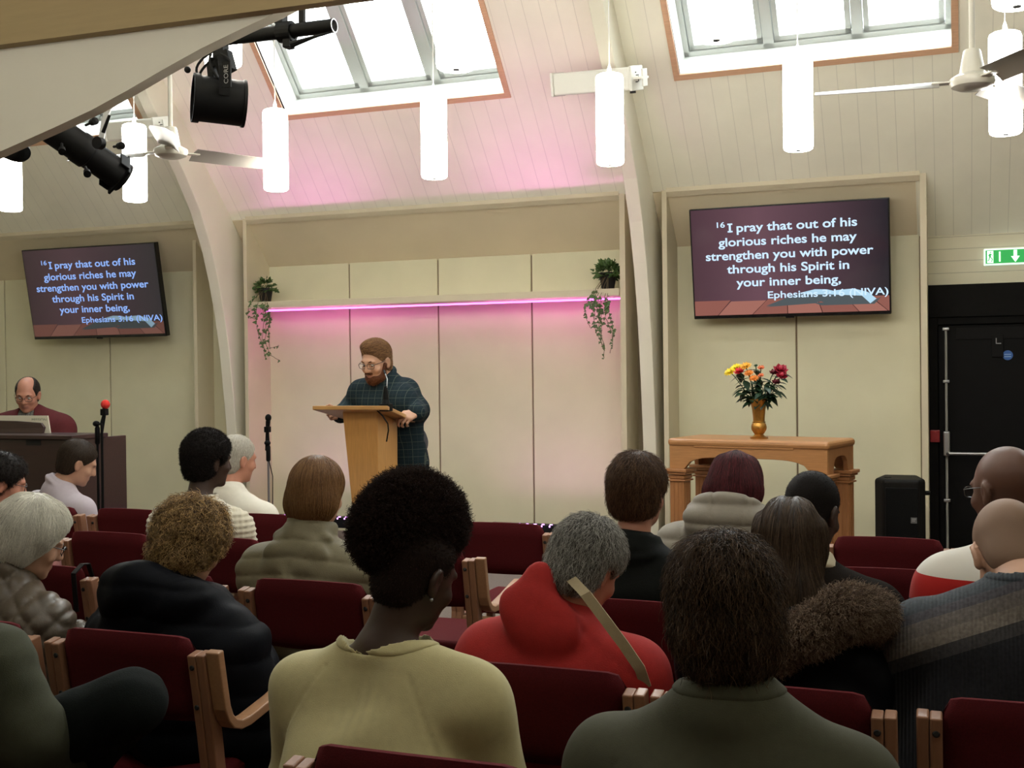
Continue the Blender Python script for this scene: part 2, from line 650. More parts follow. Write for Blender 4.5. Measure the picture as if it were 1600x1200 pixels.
# ------------------------------------------------------------------ skylights
m_glass = bpy.data.materials.new('window_glass')
m_glass.use_nodes = True
_nt = m_glass.node_tree
_nt.nodes.remove(_nt.nodes['Principled BSDF'])
_t = N(_nt, 'ShaderNodeBsdfTransparent'); _t.inputs[0].default_value = (0.96, 0.98, 0.98, 1)
_g = N(_nt, 'ShaderNodeBsdfGlossy'); _g.inputs['Roughness'].default_value = 0.02
_mx = N(_nt, 'ShaderNodeMixShader'); _mx.inputs[0].default_value = 0.05
_nt.links.new(_t.outputs[0], _mx.inputs[1]); _nt.links.new(_g.outputs[0], _mx.inputs[2])
_nt.links.new(_mx.outputs[0], _nt.nodes['Material Output'].inputs[0])

UPS = Vector((0, -1, CEIL_T)).normalized()        # up the slope
OUT = -SLOPE_N


def skylight(idx, xa, xb):
    base = Vector((xa, SKY_Y0, ceil_z(SKY_Y0)))
    L = (Vector((0, SKY_Y1, ceil_z(SKY_Y1))) - Vector((0, SKY_Y0, ceil_z(SKY_Y0)))).length
    Wd = xb - xa
    X = Vector((1, 0, 0))

    def P(x, s, n):
        return base + X * x + UPS * s + OUT * n

    def bar(mb, x0, x1, s0, s1, n0, n1):
        mb.hexa([P(x0, s0, n0), P(x1, s0, n0), P(x1, s1, n0), P(x0, s1, n0), P(x0, s0, n1), P(x1, s0, n1), P(x1, s1, n1), P(x0, s1, n1)])

    root = thing('window_%d' % idx, None, None, base)
    root['kind'] = 'structure'
    t = 0.042
    b = MB()
    bar(b, 0, Wd, 0, t, -0.012, 0.02); bar(b, 0, Wd, L - t, L, -0.012, 0.02)
    bar(b, 0, t, t, L - t, -0.012, 0.02); bar(b, Wd - t, Wd, t, L - t, -0.012, 0.02)
    b.build('trim', m_trimwood, root)
    D = 0.24
    b = MB()                                        # reveal lining
    bar(b, 0.015, t, 0.015, L, 0.0, D); bar(b, Wd - t, Wd - 0.015, 0.015, L, 0.0, D)
    bar(b, t, Wd - t, L - t, L, 0.0, D)
    # sill splayed flat
    b.hexa([P(t, 0.015, 0.0), P(Wd - t, 0.015, 0.0), P(Wd - t, t, 0.0), P(t, t, 0.0),
            P(t, -0.10, D), P(Wd - t, -0.10, D), P(Wd - t, t, D), P(t, t, D)])
    b.build('reveal', m_sash, root)
    n0, n1 = D - 0.01, D + 0.06
    u = (Wd - 2 * t) / 3
    for k in range(3):
        x0 = t + k * u
        f = MB()
        w = 0.035
        bar(f, x0, x0 + u, t, t + w, n0, n1); bar(f, x0, x0 + u, L - t - w, L - t, n0, n1)
        bar(f, x0, x0 + w, t, L - t, n0, n1); bar(f, x0 + u - w, x0 + u, t, L - t, n0, n1)
        w2 = w + 0.006
        v = 0.034
        bar(f, x0 + w2, x0 + u - w2, t + w2, t + w2 + v, n0 + .012, n1 + .02)
        bar(f, x0 + w2, x0 + w2 + v, t + w2, L - t, n0 + .012, n1 + .02)
        bar(f, x0 + u - w2 - v, x0 + u - w2, t + w2, L - t, n0 + .012, n1 + .02)
        fr = f.build('window_frame', m_frame, root)
        g = MB()
        bar(g, x0 + w, x0 + u - w, t + w, L - t - w, n1 - 0.004, n1)
        g.build('pane', m_glass, fr)
    # outer kerb so no daylight leaks between lining and roof
    b = MB()
    bar(b, -0.05, 0.015, -0.12, L + .05, TH - 0.02, n1); bar(b, Wd - 0.015, Wd + .05, -0.12, L + .05, TH - 0.02, n1)
    bar(b, -.05, Wd + .05, L, L + .05, TH - 0.02, n1); bar(b, -.05, Wd + .05, -0.16, -0.10, TH - 0.02, n1)
    b.build('kerb', m_sash, root)


for i, (a_, b_) in enumerate(SKYLIGHTS):
    skylight(i + 1, a_, b_)
for i, (a_, b_) in enumerate(ADDED_REAR_SKYLIGHTS):  # unseen roof windows added to let light in from behind
    r_ = thing('window_%d' % (i + 5), None, None, ((a_ + b_) / 2, RS_Y0, rear_z(RS_Y0)))
    r_['kind'] = 'structure'
    f_ = MB(); rear_quad(f_, a_, a_ + .06, RS_Y0, RS_Y1, .1, .06); rear_quad(f_, b_ - .06, b_, RS_Y0, RS_Y1, .1, .06)
    rear_quad(f_, a_, b_, RS_Y0, RS_Y0 + .06, .1, .06); rear_quad(f_, a_, b_, RS_Y1 - .06, RS_Y1, .1, .06); f_.build('window_frame', m_sash, r_)
    f_ = MB(); rear_quad(f_, a_ + .06, b_ - .06, RS_Y0 + .06, RS_Y1 - .06, .004, .12); f_.build('pane', m_glass, r_)

# ------------------------------------------------------------------ near cross beam, upper left: a white curved haunch under a plywood fascia
m_ply = wood_mat('plywood_fascia', (0.36, 0.265, 0.125), 0.7, axis=0, contrast=0.05, scale=3)
YH = 3.3
low = [(-330, 400), (-150, 312), (0, 249), (50, 227), (100, 205), (160, 177), (215, 147), (270, 115), (330, 82), (390, 53), (440, 30), (480, 10), (540, -25), (640, -90)]
pts = [at(x, y, Y=YH) for x, y in low] + [at(1400, -260, Y=YH), at(1400, -420, Y=YH), at(-330, -300, Y=YH)]
b = MB(); b.prism(pts, (0, -0.055, 0)); struct(b, 'beam_haunch', m_beam)
p0, p1 = at(-330, 120, Y=YH - 0.056), at(1500, -118, Y=YH - 0.056)
b = MB(); b.prism([p0, p1, p1 + Vector((0, 0, 1.0)), p0 + Vector((0, 0, 1.0))], (0, -0.045, 0)); struct(b, 'beam_fascia', m_ply)
# ------------------------------------------------------------------ pendants
m_lamp = mat('opal_lamp_glass', (0.95, 0.93, 0.88), 0.4, emit=(1.0, 0.95, 0.86), estr=LAMP)
m_lampcap = mat('lamp_white_cap', (0.85, 0.84, 0.80), 0.4, emit=(1.0, 0.93, 0.80), estr=0.6)
m_cable = mat('white_cable', (0.75, 0.74, 0.70), 0.5)
m_dark = mat('dark_rubber', (0.02, 0.02, 0.02), 0.6)


def make_pendant(zbot, loc, label):
    r, h = 0.070, 0.455
    t = thing('pendant_lamp', label, 'pendant light', (loc.x, loc.y, zbot), 'glowing cylinder pendants hanging in two rows')
    o = Vector((loc.x, loc.y, zbot))
    b = MB()
    b.lathe([(0.0, 0.0), (r - 0.012, 0.0), (r - 0.003, 0.006), (r, 0.02), (r, h - 0.02), (r - 0.004, h - 0.006), (r - 0.015, h), (0.0, h)], o, n=28, cap=False)
    b.build('lamp_shade', m_lamp, t, smooth=True)
    b = MB(); b.lathe([(0.0, -0.004), (0.011, -0.004), (0.013, 0.001)], o, n=14, cap=False); b.build('end_cap', m_dark, t, smooth=True)
    b = MB(); b.lathe([(0.012, 0), (0.010, 0.03), (0.004, 0.05), (0.0, 0.05)], o + Vector((0, 0, h)), n=14, cap=False); b.build('cord_grip', m_lampcap, t, smooth=True)
    ztop = ceil_z(loc.y) if loc.y > RIDGE_Y else RIDGE_Z - (RIDGE_Y - loc.y) * (RIDGE_Z - 2.9) / (RIDGE_Y - YB)
    b = MB(); b.tube([o + Vector((0, 0, h + 0.04)), Vector((loc.x, loc.y, ztop + 0.02))], 0.0032, 6); b.build('cord', m_cable, t, smooth=True)
    return t


LY1, LY2 = 5.70, 3.72
row1 = [(16, 'pendant at the left edge, half cut off by the frame'),
        (211, 'pendant hanging behind the long black spotlight'),
        (431.5, 'pendant crossed by the tip of the left fan blade'),
        (679, 'pendant hanging under the stage skylight, left of the beam heater'),
        (954, 'pendant hanging in front of the white box heater on the beam'),
        (1248, 'pendant hanging above the right wall screen'),
        (1572, 'pendant hanging behind the right ceiling fan')]
for x, lab in row1:
    make_pendant(2.59, at(x, 290, Y=LY1), 'glowing white cylinder ' + lab)
row2 = [(349, 'pendant half hidden behind the round black stage light'),
        (713, 'nearer pendant overlapping the middle skylight'),
        (1120, 'nearer pendant overlapping the left pane of the right skylight'),
        (1590, 'nearer pendant at the top edge, right of the fan motor')]
for x, lab in row2:
    make_pendant(2.71 if x == 349 else 2.60, at(x, 120, Y=LY2), 'glowing white cylinder ' + lab)

for x in (-3.3, -1.6, 0.1, 1.8):  # unseen row added behind the camera to light the near beam
    make_pendant(2.60, Vector((x, LY2 - 1.98, 0)), 'glowing white cylinder pendant added out of view over the rear seats for light')['group'] = 'unseen pendants added over the rear seats for light'
# ------------------------------------------------------------------ ceiling fans
m_fan = mat('cream_fan_enamel', (0.62, 0.60, 0.52), 0.3)
m_blade = mat('pale_metal_blade', (0.30, 0.28, 0.245), 0.35, metal=0.2)


def make_fan(px, py, angs, label, Y=5.2):
    c = at(px, py, Y=Y)
    t = thing('ceiling_fan', label, 'ceiling fan', c)
    b = MB(); b.lathe([(0.0, -0.035), (0.055, -0.034), (0.082, -0.022), (0.090, -0.004), (0.088, 0.012), (0.07, 0.022)], c, n=32, cap=False)
    b.lathe([(0.07, 0.022), (0.055, 0.03), (0.0, 0.03)], c, n=32, cap=False)
    b.build('motor_housing', m_fan, t, smooth=True)
    b = MB(); b.lathe([(0.052, 0.03), (0.05, 0.04), (0.034, 0.125), (0.030, 0.13), (0.0, 0.13)], c, n=24, cap=False); b.build('canopy_cup', m_fan, t, smooth=True)
    b = MB(); b.tube([c + Vector((0, 0, 0.12)), Vector((c.x, c.y, ceil_z(c.y) + .02))], 0.012, 10); b.build('down_rod', m_fan, t, smooth=True)
    for a in angs:
        d = Vector((math.cos(rad(a)), math.sin(rad(a)), 0))
        s = Vector((-d.y, d.x, 0))
        b = MB()
        vs, fs = [], []
        n = 10
        for i in range(n + 1):
            f = i / n
            r = 0.13 + 0.50 * f
            tw = -rad(22 - 9 * f)
            w = 0.058 + 0.012 * f
            if i >= n - 1:
                w *= 0.9 if i == n - 1 else 0.72
            sv = s * math.cos(tw) + Vector((0, 0, 1)) * math.sin(tw)
            nv = d.cross(sv)
            for q, hh in ((-1, 0), (-0.3, 0.006), (0.4, 0.005), (1, -0.004)):
                vs.append(c + d * r + sv * (w * q) + nv * hh)
            for q, hh in ((1, -0.007), (0.4, 0.002), (-0.3, 0.003), (-1, -0.003)):
                vs.append(c + d * r + sv * (w * q) + nv * hh)
        for i in range(n):
            for k in range(8):
                fs.append((8 * i + k, 8 * i + (k + 1) % 8, 8 * i + 8 + (k + 1) % 8, 8 * i + 8 + k))
        fs.append(list(range(8))[::-1]); fs.append([8 * n + k for k in range(8)])
        b.add(vs, fs)
        bl = b.build('blade', m_blade, t, smooth=True)
        b = MB(); b.obox(c + d * 0.115 + Vector((0, 0, 0.0)), d * 0.045, s * 0.022, Vector((0, 0, 0.004))); b.build('blade_bracket', m_fan, bl, bevel=0.002)
    return t


make_fan(267, 237, (-57, 63, 183), 'cream three-blade ceiling fan beside the black stage lights')
make_fan(1519, 127, (183, 63, -57), 'cream three-blade ceiling fan at the upper right near the right skylight')

# ------------------------------------------------------------------ box heaters on the beams
m_heat = mat('white_enamel_box', (0.72, 0.71, 0.64), 0.35)


def heater(dx, label):
    o = Vector((dx, 0, 0))
    p0, p1 = at(873, 132, Y=7.45), at(992, 122, Y=7.30)
    ax = (p1 - p0).normalized()
    L = (p1 - p0).length
    c = (p0 + p1) / 2 + o
    up = Vector((0, -0.25, 1.0)); up = (up - ax * up.dot(ax)).normalized()
    fr = ax.cross(up)
    t = thing('box_heater', label, 'heater', c)
    b = MB(); b.obox(c, ax * L / 2, fr * 0.07, up * 0.072); b.build('casing', m_heat, t, bevel=0.012)
    for s in (-1, 1):
        b = MB(); b.obox(c + ax * s * (L / 2 + 0.008), ax * 0.010, fr * 0.076, up * 0.078); e = b.build('end_plate', m_heat, t, bevel=0.005)
        if s > 0:
            b = MB()
            for a, bb, w_, h_ in ((0.0, 0.018, .018, .003), (-0.012, -0.006, .003, .018), (0.012, -0.024, .014, .003), (0.02, 0.036, .006, .004)):
                b.obox(c + ax * (L / 2 + 0.0195) + fr * a + up * bb, ax * 0.001, fr * w_, up * h_)
            b.build('marking', m_dark, e)
    b = MB()
    b.obox(c + ax * (L / 2 + 0.045) - up * 0.0, ax * 0.03, fr * 0.05, up * 0.008)
    b.obox(c + ax * (L / 2 + 0.07) - up * 0.0 + fr * 0.0, ax * 0.006, fr * 0.03, up * 0.055)
    b.build('bracket', m_heat, t, bevel=0.003)
    b = MB(); b.obox(c + ax * (L / 2 - 0.02) - up * 0.082, ax * 0.014, fr * 0.014, up * 0.012); b.build('cable_gland', m_dark, t)
    # arm back to the beam
    b = MB(); b.tube([c - fr * 0.06 * (1 if fr.y < 0 else -1), Vector((-2.13 + dx, c.y + 0.55, c.z + 0.05))], 0.015, 8); b.build('mounting_arm', m_heat, t, smooth=True)
    return t


heater(0, 'long white box heater fixed to the curved beam between stage and right screen')
heater(-3.68, 'long white box heater on the left curved beam behind the left fan')

# ------------------------------------------------------------------ stage lighting bar and lanterns at the near beam
m_blackmetal = mat('black_lantern_metal', (0.005, 0.005, 0.005), 0.55, noise=0.1, nscale=30, spec=0.25)
m_steel = mat('grey_steel', (0.35, 0.35, 0.36), 0.35, metal=0.8)
m_lens = mat('lantern_lens', (0.05, 0.06, 0.06), 0.05, coat=1.0)
m_letter_grey = mat('grey_lettering', (0.28, 0.28, 0.28), 0.6)
LBY = 3.52
bar0, bar1 = at(-140, 120, Y=LBY), at(522, 40, Y=LBY)
t = thing('lighting_bar', 'black scaffold lighting bar with open end in front of the middle skylight', 'lighting bar', bar1)
b = MB()
axb = (bar1 - bar0).normalized()
b.tube([bar0, bar1], 0.024, 18, cap=False)
b.build('pipe', m_blackmetal, t, smooth=True)
b = MB(); b.tube([bar1 - axb * 0.03, bar1], 0.0225, 18, cap=False); b.lathe([(0.020, 0), (0.0245, 0), (0.0245, 0.002), (0.020, 0.002)], bar1, axb, 18, cap=False); b.build('pipe_rim', m_steel, t, smooth=True)
cl = at(447, 50, Y=LBY)
b = MB()
b.lathe([(0.026, -0.028), (0.036, -0.028), (0.036, 0.028), (0.026, 0.028)], cl, axb, 18, cap=False)
b.obox(cl + Vector((0.01, 0, -0.04)), axb * 0.014, Vector((0, 0.02, 0)), Vector((0, 0, 0.018)))
b.obox(cl + Vector((-0.02, 0, 0.05)), axb * 0.016, Vector((0, 0.022, 0)), Vector((0, 0, 0.022)))
b.build('clamp', m_blackmetal, t, bevel=0.003)
b = MB(); b.tube([at(472, 42, Y=LBY), at(470, -220, Y=LBY)], 0.013, 10); b.build('hanger_rod', m_blackmetal, t, smooth=True)
b = MB(); b.tube([at(455, 70, Y=LBY - .03), at(490, 58, Y=LBY - .03), at(520, 50, Y=LBY - .03)], [0.012, 0.006, 0.003], 8); b.build('cable_tail', m_blackmetal, t, smooth=True)

# round wash light
pc = at(346, 158, Y=LBY)
axl = at(384, 163, Y=LBY) - at(304, 153, Y=LBY)
_rv = ray(346, 158).normalized()
axl = ((axl - _rv * axl.dot(_rv)).normalized() + _rv * 0.10).normalized()
t = thing('wash_light', 'round black stage wash light hanging from the bar with cables above', 'stage light', pc)
b = MB()
b.lathe([(0.0, -0.080), (0.076, -0.080), (0.080, -0.076), (0.080, 0.070), (0.084, 0.072), (0.084, 0.082), (0.076, 0.082), (0.074, 0.05), (0.0, 0.045)], pc, axl, 32, cap=False)
body = b.build('housing', m_blackmetal, t, smooth=True)
b = MB(); b.lathe([(0.0, 0.0), (0.073, 0.0)], pc + axl * 0.052, axl, 28, cap=False); b.build('lens', m_lens, t, smooth=True)
sd = axl.cross(Vector((0, 0, 1))).normalized()
up = sd.cross(axl).normalized()
m_pale = mat('pale_rear_panel', (0.30, 0.31, 0.28), 0.4)
b = MB(); b.obox(pc - axl * 0.083 + up * 0.004, axl * 0.003, sd * 0.045, up * 0.052); pnl = b.build('rear_panel', m_pale, body)
b = MB()
for k in range(6):
    b.obox(pc - axl * 0.086 + up * (-0.035 + 0.015 * k), axl * 0.003, sd * 0.040, up * 0.003)
b.obox(pc - axl * 0.086, axl * 0.006, sd * 0.070, up * 0.012) if False else None
b.build('vent', m_blackmetal, pnl)
b = MB(); b.lathe([(0.079, -0.100), (0.086, -0.100), (0.086, -0.076), (0.079, -0.076)], pc, axl, 28, cap=False); b.build('rear_ring', m_blackmetal, t, smooth=True)
b = MB()
yk = [pc + sd * 0.092, pc + sd * 0.094 + Vector((0, 0, 0.10)), pc + sd * 0.05 + Vector((0, 0, 0.14)), pc - sd * 0.05 + Vector((0, 0, 0.14)), pc - sd * 0.094 + Vector((0, 0, 0.10)), pc - sd * 0.092]
b.strip(yk, axl * 0.018, 0.003)
yoke = b.build('yoke', m_blackmetal, t)
b = MB(); b.lathe([(0.0, 0), (0.018, 0), (0.018, 0.02), (0.0, 0.02)], pc - sd * 0.095, -sd, 14, cap=False); b.build('tilt_knob', m_blackmetal, yoke, smooth=True)
b = MB()
top = pc + Vector((0, 0, 0.13))
b.obox(top + Vector((0, 0, 0.05)), Vector((0.022, 0, 0)), Vector((0, 0.02, 0)), Vector((0, 0, 0.06)))
b.obox(top + Vector((0.025, -0.01, 0.0)), Vector((0.028, 0, 0.01)), Vector((0, 0.02, 0)), Vector((-0.01, 0, 0.035)))
b.obox(top + Vector((-0.04, 0.01, -0.02)), Vector((0.012, 0, 0.01)), Vector((0, 0.02, 0)), Vector((-0.004, 0, 0.04)))
b.build('hook_clamp', m_blackmetal, t, bevel=0.003)
for k, (pa, pb, pm) in enumerate([((318, 128), (335, 90), (300, 118)), ((322, 128), (336, 78), (286, 108)), ((340, 122), (330, 84), (322, 96)), ((352, 120), (345, 84), (372, 96))]):
    q0, q1, q2 = at(*pa, Y=LBY - 0.05), at(*pm, Y=LBY - 0.06), at(*pb, Y=LBY - 0.04)
    path = [q0 * (1 - s) ** 2 + q1 * 2 * s * (1 - s) + q2 * s * s for s in [i / 10 for i in range(11)]]
    b = MB(); b.tube(path, 0.0045, 6)
    if k == 1:
        b.ball(at(293, 109, Y=LBY - 0.06), 0.012)
    b.build('cable', m_blackmetal, t, smooth=True)
# lettering on the yoke arm: CORE
vs, fs, w_ = text_mesh('CORE', None, 0.018)
b = MB()
o = at(356.5, 130, Y=LBY - 0.125)
b.add([o + Vector((-v.y, 0, v.x)) for v in vs], fs)
pl = MB(); pl.obox(o + Vector((-0.008, 0.004, w_ / 2)), Vector((0.017, 0, 0)), Vector((0, 0.003, 0)), Vector((0, 0, w_ / 2 + 0.012)))
plate = pl.build('name_plate', m_blackmetal, t)
b.build('lettering', m_letter_grey, plate)

# long profile spotlight
pa, pb = at(88, 205, Y=LBY), at(193, 278, Y=LBY + 0.24)
axp = (pb - pa).normalized()
L = (pb - pa).length
t = thing('profile_spotlight', 'long black profile spotlight slung under the curved white beam', 'stage light', (pa + pb) / 2)
sd = axp.cross(Vector((0, 1, 0))).normalized()
dp = axp.cross(sd).normalized()
b = MB()
b.lathe([(0.0, -0.10), (0.054, -0.10), (0.060, -0.085), (0.060, 0.09), (0.064, 0.095), (0.064, 0.14), (0.058, 0.145), (0.058, L - 0.05), (0.061, L - 0.045), (0.061, L), (0.056, L), (0.054, L - 0.03), (0, L - 0.03)], pa, axp, 28, cap=False)
b.build('barrel', m_blackmetal, t, smooth=True)
b = MB(); b.lathe([(0.0, 0), (0.048, 0)], pa + axp * (L - 0.028), axp, 24, cap=False); b.build('lens', m_lens, t)
for s in (0.0, 0.5):
    for q in (0, 1):
        b = MB(); b.strip([pa + axp * (L * s - .02) + (sd if False else Vector((0, -0.35, 1)).normalized()) * (0.058 + .002) - dp * (0.03 - q * 0.02), pa + axp * (L * (s + 0.42)) + (sd if False else Vector((0, -0.35, 1)).normalized()) * (0.058 + .002) - dp * (0.03 - q * 0.02)], dp * 0.004, 0.002)
        b.build('rail', m_steel, t)
b = MB()
fr = pa + axp * (L - 0.02)
b.obox(fr, axp * 0.005, sd * 0.064, dp * 0.064)
b.obox(fr + sd * 0.062 - axp * 0.02, axp * 0.02, sd * 0.004, dp * 0.04)
b.obox(fr - sd * 0.062 - axp * 0.025, axp * 0.02, sd * 0.004, dp * 0.04)
b.build('gel_frame', m_blackmetal, t, bevel=0.002)
for (kx, ky) in ((97, 235), (136, 270), (146, 190), (188, 228)):
    k0 = at(kx, ky, Y=LBY - 0.07)
    dd = (k0 - (pa + axp * ((k0 - pa).dot(axp)))).normalized()
    b = MB(); b.lathe([(0.0, -0.014), (0.012, -0.014), (0.014, 0.014), (0.0, 0.016)], k0, dd, 12, cap=False)
    b.tube([k0, k0 - dd * 0.06], 0.005, 8)
    b.build('focus_knob', m_blackmetal, t, smooth=True)
b = MB()
mid = at(157, 222, Y=LBY - 0.13)
b.strip([mid + Vector((0, 0, -0.01)), mid + Vector((0.005, 0.02, 0.09)), mid + Vector((0.01, 0.05, 0.15)), mid + Vector((0.005, 0.13, 0.20))], Vector((0.012, 0, 0)), 0.003)
b.build('yoke', m_steel, t)
b = MB(); b.lathe([(0.0, -0.012), (0.022, -0.012), (0.022, 0.012), (0.0, 0.012)], mid + Vector((0, -0.008, -0.005)), (0, 1, 0), 18, cap=False)
b.tube([mid + Vector((0.02, -0.01, 0.03)), mid + Vector((0.05, -0.01, 0.09))], [0.007, 0.005], 8)
b.build('tilt_lock', m_blackmetal, t, smooth=True)
b = MB(); b.tube([mid + Vector((0.005, 0.13, 0.19)), mid + Vector((0.005, 0.13, 0.45))], 0.014, 8); b.build('hanger', m_blackmetal, t, smooth=True)
# the tip of another lantern at the left edge
pc = at(28, 236, Y=LBY)
t = thing('stage_lamp', 'small round black lantern tip peeping below the beam at the left edge', 'stage light', pc)
b = MB(); b.lathe([(0.0, 0.045), (0.028, 0.042), (0.04, 0.02), (0.045, -0.02), (0.045, -0.2), (0.0, -0.2)], pc, (0.5, -0.1, -0.18), 20, cap=False); b.build('housing', m_blackmetal, t, smooth=True)
b = MB(); b.tube([pc + Vector((-0.06, 0, 0.02)), pc + Vector((-0.07, 0, 0.5))], 0.012, 8); b.build('hanger', m_blackmetal, t, smooth=True)

# ------------------------------------------------------------------ wall screens
m_bezel = mat('black_tv_bezel', (0.008, 0.008, 0.009), 0.25)
m_text = mat('white_screen_lettering', (0, 0, 0), 0.5, emit=(0.60, 0.80, 1.0), estr=0.62)
m_textb = mat('bluish_screen_lettering', (0, 0, 0), 0.5, emit=(0.26, 0.42, 0.85), estr=0.60)


def emit_mat(name, col, s=1.0, rough=0.15):
    return mat(name, (0.004, 0.004, 0.004), rough, emit=col, estr=s)


def screen_mat(name, top, k):
    m = emit_mat(name, top, k, 0.08)
    nt = m.node_tree
    b = nt.nodes['Principled BSDF']
    tc = N(nt, 'ShaderNodeTexCoord')
    sep = N(nt, 'ShaderNodeSeparateXYZ')
    nt.links.new(tc.outputs['Generated'], sep.inputs[0])
    r = N(nt, 'ShaderNodeValToRGB')
    nt.links.new(sep.outputs[0], r.inputs[0])
    e = r.color_ramp.elements
    e[0].color = (*[c * 0.55 for c in top], 1)
    e[1].color = (0.012, 0.010, 0.013, 1)
    x = e.new(0.35); x.color = (*top, 1)
    nt.links.new(r.outputs[0], b.inputs['Emission Color'])
    return m


def make_tv(label, corners, k, mtext, idx):
    """corners: px of TL, TR, BL, BR; a flat screen leaning forward"""
    YT, YBm = 8.47, 8.62
    TL, TR = at(*corners[0], Y=YT), at(*corners[1], Y=YT)
    BL, BR = at(*corners[2], Y=YBm), at(*corners[3], Y=YBm)
    c = (TL + TR + BL + BR) / 4
    ax = (TR - TL + BR - BL).normalized(); ax.z = 0; ax.normalize()
    w = ((TR - TL).length + (BR - BL).length) / 4
    upv = ((TL - BL) + (TR - BR)); upv = (upv - ax * upv.dot(ax)); h = upv.length / 4; upv.normalize()
    nv = ax.cross(upv)            # into the room when facing -Y
    if nv.y > 0:
        nv = -nv
    t = thing('wall_screen', label, 'screen', (c.x, WALL_Y - 0.02, c.z))

    def P(u, v, d=0.0):
        return c + ax * ((u - 0.5) * 2 * w) + upv * ((0.5 - v) * 2 * h) + nv * d
    b = MB(); b.obox(c - nv * 0.028, ax * w, nv * 0.028, upv * h); b.build('casing', m_bezel, t, bevel=0.006)
    m1, m2 = 0.008, 0.012
    b = MB(); b.add([P(m1, 1 - m2 - 0.02, .0012), P(1 - m1, 1 - m2 - 0.02, .0012), P(1 - m1, m2, .0012), P(m1, m2, .0012)], [(0, 1, 2, 3)])
    scr = b.build('display', screen_mat('screen_backdrop_%s' % 'ab'[idx], (0.080 * k, 0.040 * k, 0.052 * k), 1.0), t)
    m_pl = emit_mat('screen_planks_%s' % 'ab'[idx], (0.155 * k, 0.058 * k, 0.046 * k))
    m_pl2 = emit_mat('screen_planks_pale_%s' % 'ab'[idx], (0.20 * k, 0.082 * k, 0.064 * k))
    m_sj = emit_mat('screen_plank_joint', (0.02, 0.006, 0.006))
    m_pg = emit_mat('screen_page_%s' % 'ab'[idx], (0.26 * k, 0.40 * k, 0.50 * k))
    m_pgd = emit_mat('screen_page_dark_%s' % 'ab'[idx], (0.045 * k, 0.055 * k, 0.06 * k))
    b = MB()

    def quad(pts, d, s):
        b.slot = s
        b.add([P(u, v, d) for u, v in pts], [list(range(len(pts)))])
    top = 0.835
    bot = 1 - m2 - 0.02
    xs0 = [0.008, 0.20, 0.39, 0.49, 0.64, 0.78, 0.90, 0.992]
    xs1 = [0.008, 0.13, 0.31, 0.49, 0.665, 0.845, 0.985, 0.992]
    for i in range(len(xs0) - 1):
        quad([(xs1[i], bot), (xs1[i + 1], bot), (xs0[i + 1], top + 0.01 * (i % 2)), (xs0[i], top + 0.01 * (i % 2))], .0020, i % 2)
    for i in range(1, len(xs0) - 1):
        quad([(xs1[i] - .002, bot), (xs1[i] + .002, bot), (xs0[i] + .0015, top), (xs0[i] - .0015, top)], .0026, 2)
    # open book
    quad([(0.38, 0.905), (0.63, 0.885), (0.66, 0.905), (0.92, 0.905), (0.955, 0.845), (0.91, 0.88), (0.65, 0.88), (0.50, 0.855)], .0030, 4)
    quad([(0.38, 0.895), (0.53, 0.80), (0.63, 0.765), (0.68, 0.775), (0.70, 0.80), (0.68, 0.86), (0.62, 0.885)], .0032, 4)
    quad([(0.55, 0.79), (0.63, 0.760), (0.69, 0.765), (0.735, 0.785), (0.70, 0.81), (0.60, 0.805)], .0036, 3)
    quad([(0.70, 0.81), (0.735, 0.775), (0.82, 0.765), (0.89, 0.80), (0.93, 0.86), (0.90, 0.90), (0.86, 0.83)], .0036, 3)
    quad([(0.66, 0.87), (0.70, 0.81), (0.86, 0.83), (0.90, 0.90), (0.70, 0.90)], .0034, 4)
    b.build('backdrop_picture', [m_pl, m_pl2, m_sj, m_pg, m_pgd], scr)
    lines = [('I pray that out of his', 0.205, 0.845, 0.222, 0.078, 0.019), ('glorious riches he may', 0.147, 0.842, 0.346, 0.078, 0.019),
             ('strengthen you with power', 0.078, 0.920, 0.468, 0.078, 0.019), ('through his Spirit in', 0.186, 0.802, 0.590, 0.078, 0.019),
             ('your inner being,', 0.232, 0.760, 0.712, 0.078, 0.019), ('Ephesians 3:16 (NIVA)', 0.392, 0.988, 0.826, 0.064, 0.014)]
    for body, u0, u1, v, chh, off in lines:
        vs, fs, _ = text_mesh(body, (u1 - u0) * 2 * w, chh * 2 * h, off)
        for n_w, (wv, wf) in enumerate(split_words(vs, fs, chh * 2 * h * 0.20)):
            L = MB()
            L.add([P(u0 + p.x / (2 * w), v - p.y / (2 * h), .0044) for p in wv], wf)
            if body.startswith('I pray') and n_w == 0:     # slab serifs of the capital I
                for vv in (v - chh, v - 0.012):
                    L.add([P(u0 - 0.007, vv + 0.013, .0045), P(u0 + 0.019, vv + 0.013, .0045), P(u0 + 0.019, vv, .0045), P(u0 - 0.007, vv, .0045)], [(0, 1, 2, 3)])
            L.build('lettering', mtext, scr)
    L = MB()
    vs, fs, _ = text_mesh('16', 0.042 * 2 * w, 0.050 * 2 * h, 0.016)
    L.add([P(0.143 + p.x / (2 * w), 0.176 - p.y / (2 * h), .0044) for p in vs], fs)
    L.build('lettering', mtext, scr)
    b = MB()
    b.box((c.x - 0.2, 8.66, c.z - 0.18), (c.x + 0.2, WALL_Y - 0.018, c.z + 0.18))
    b.build('wall_bracket', m_blackmetal, t)
    b = MB(); b.obox(P(0.5, 1.0) - nv * 0.01, ax * 0.03, nv * 0.006, upv * 0.008); b.build('sensor', m_bezel, t)


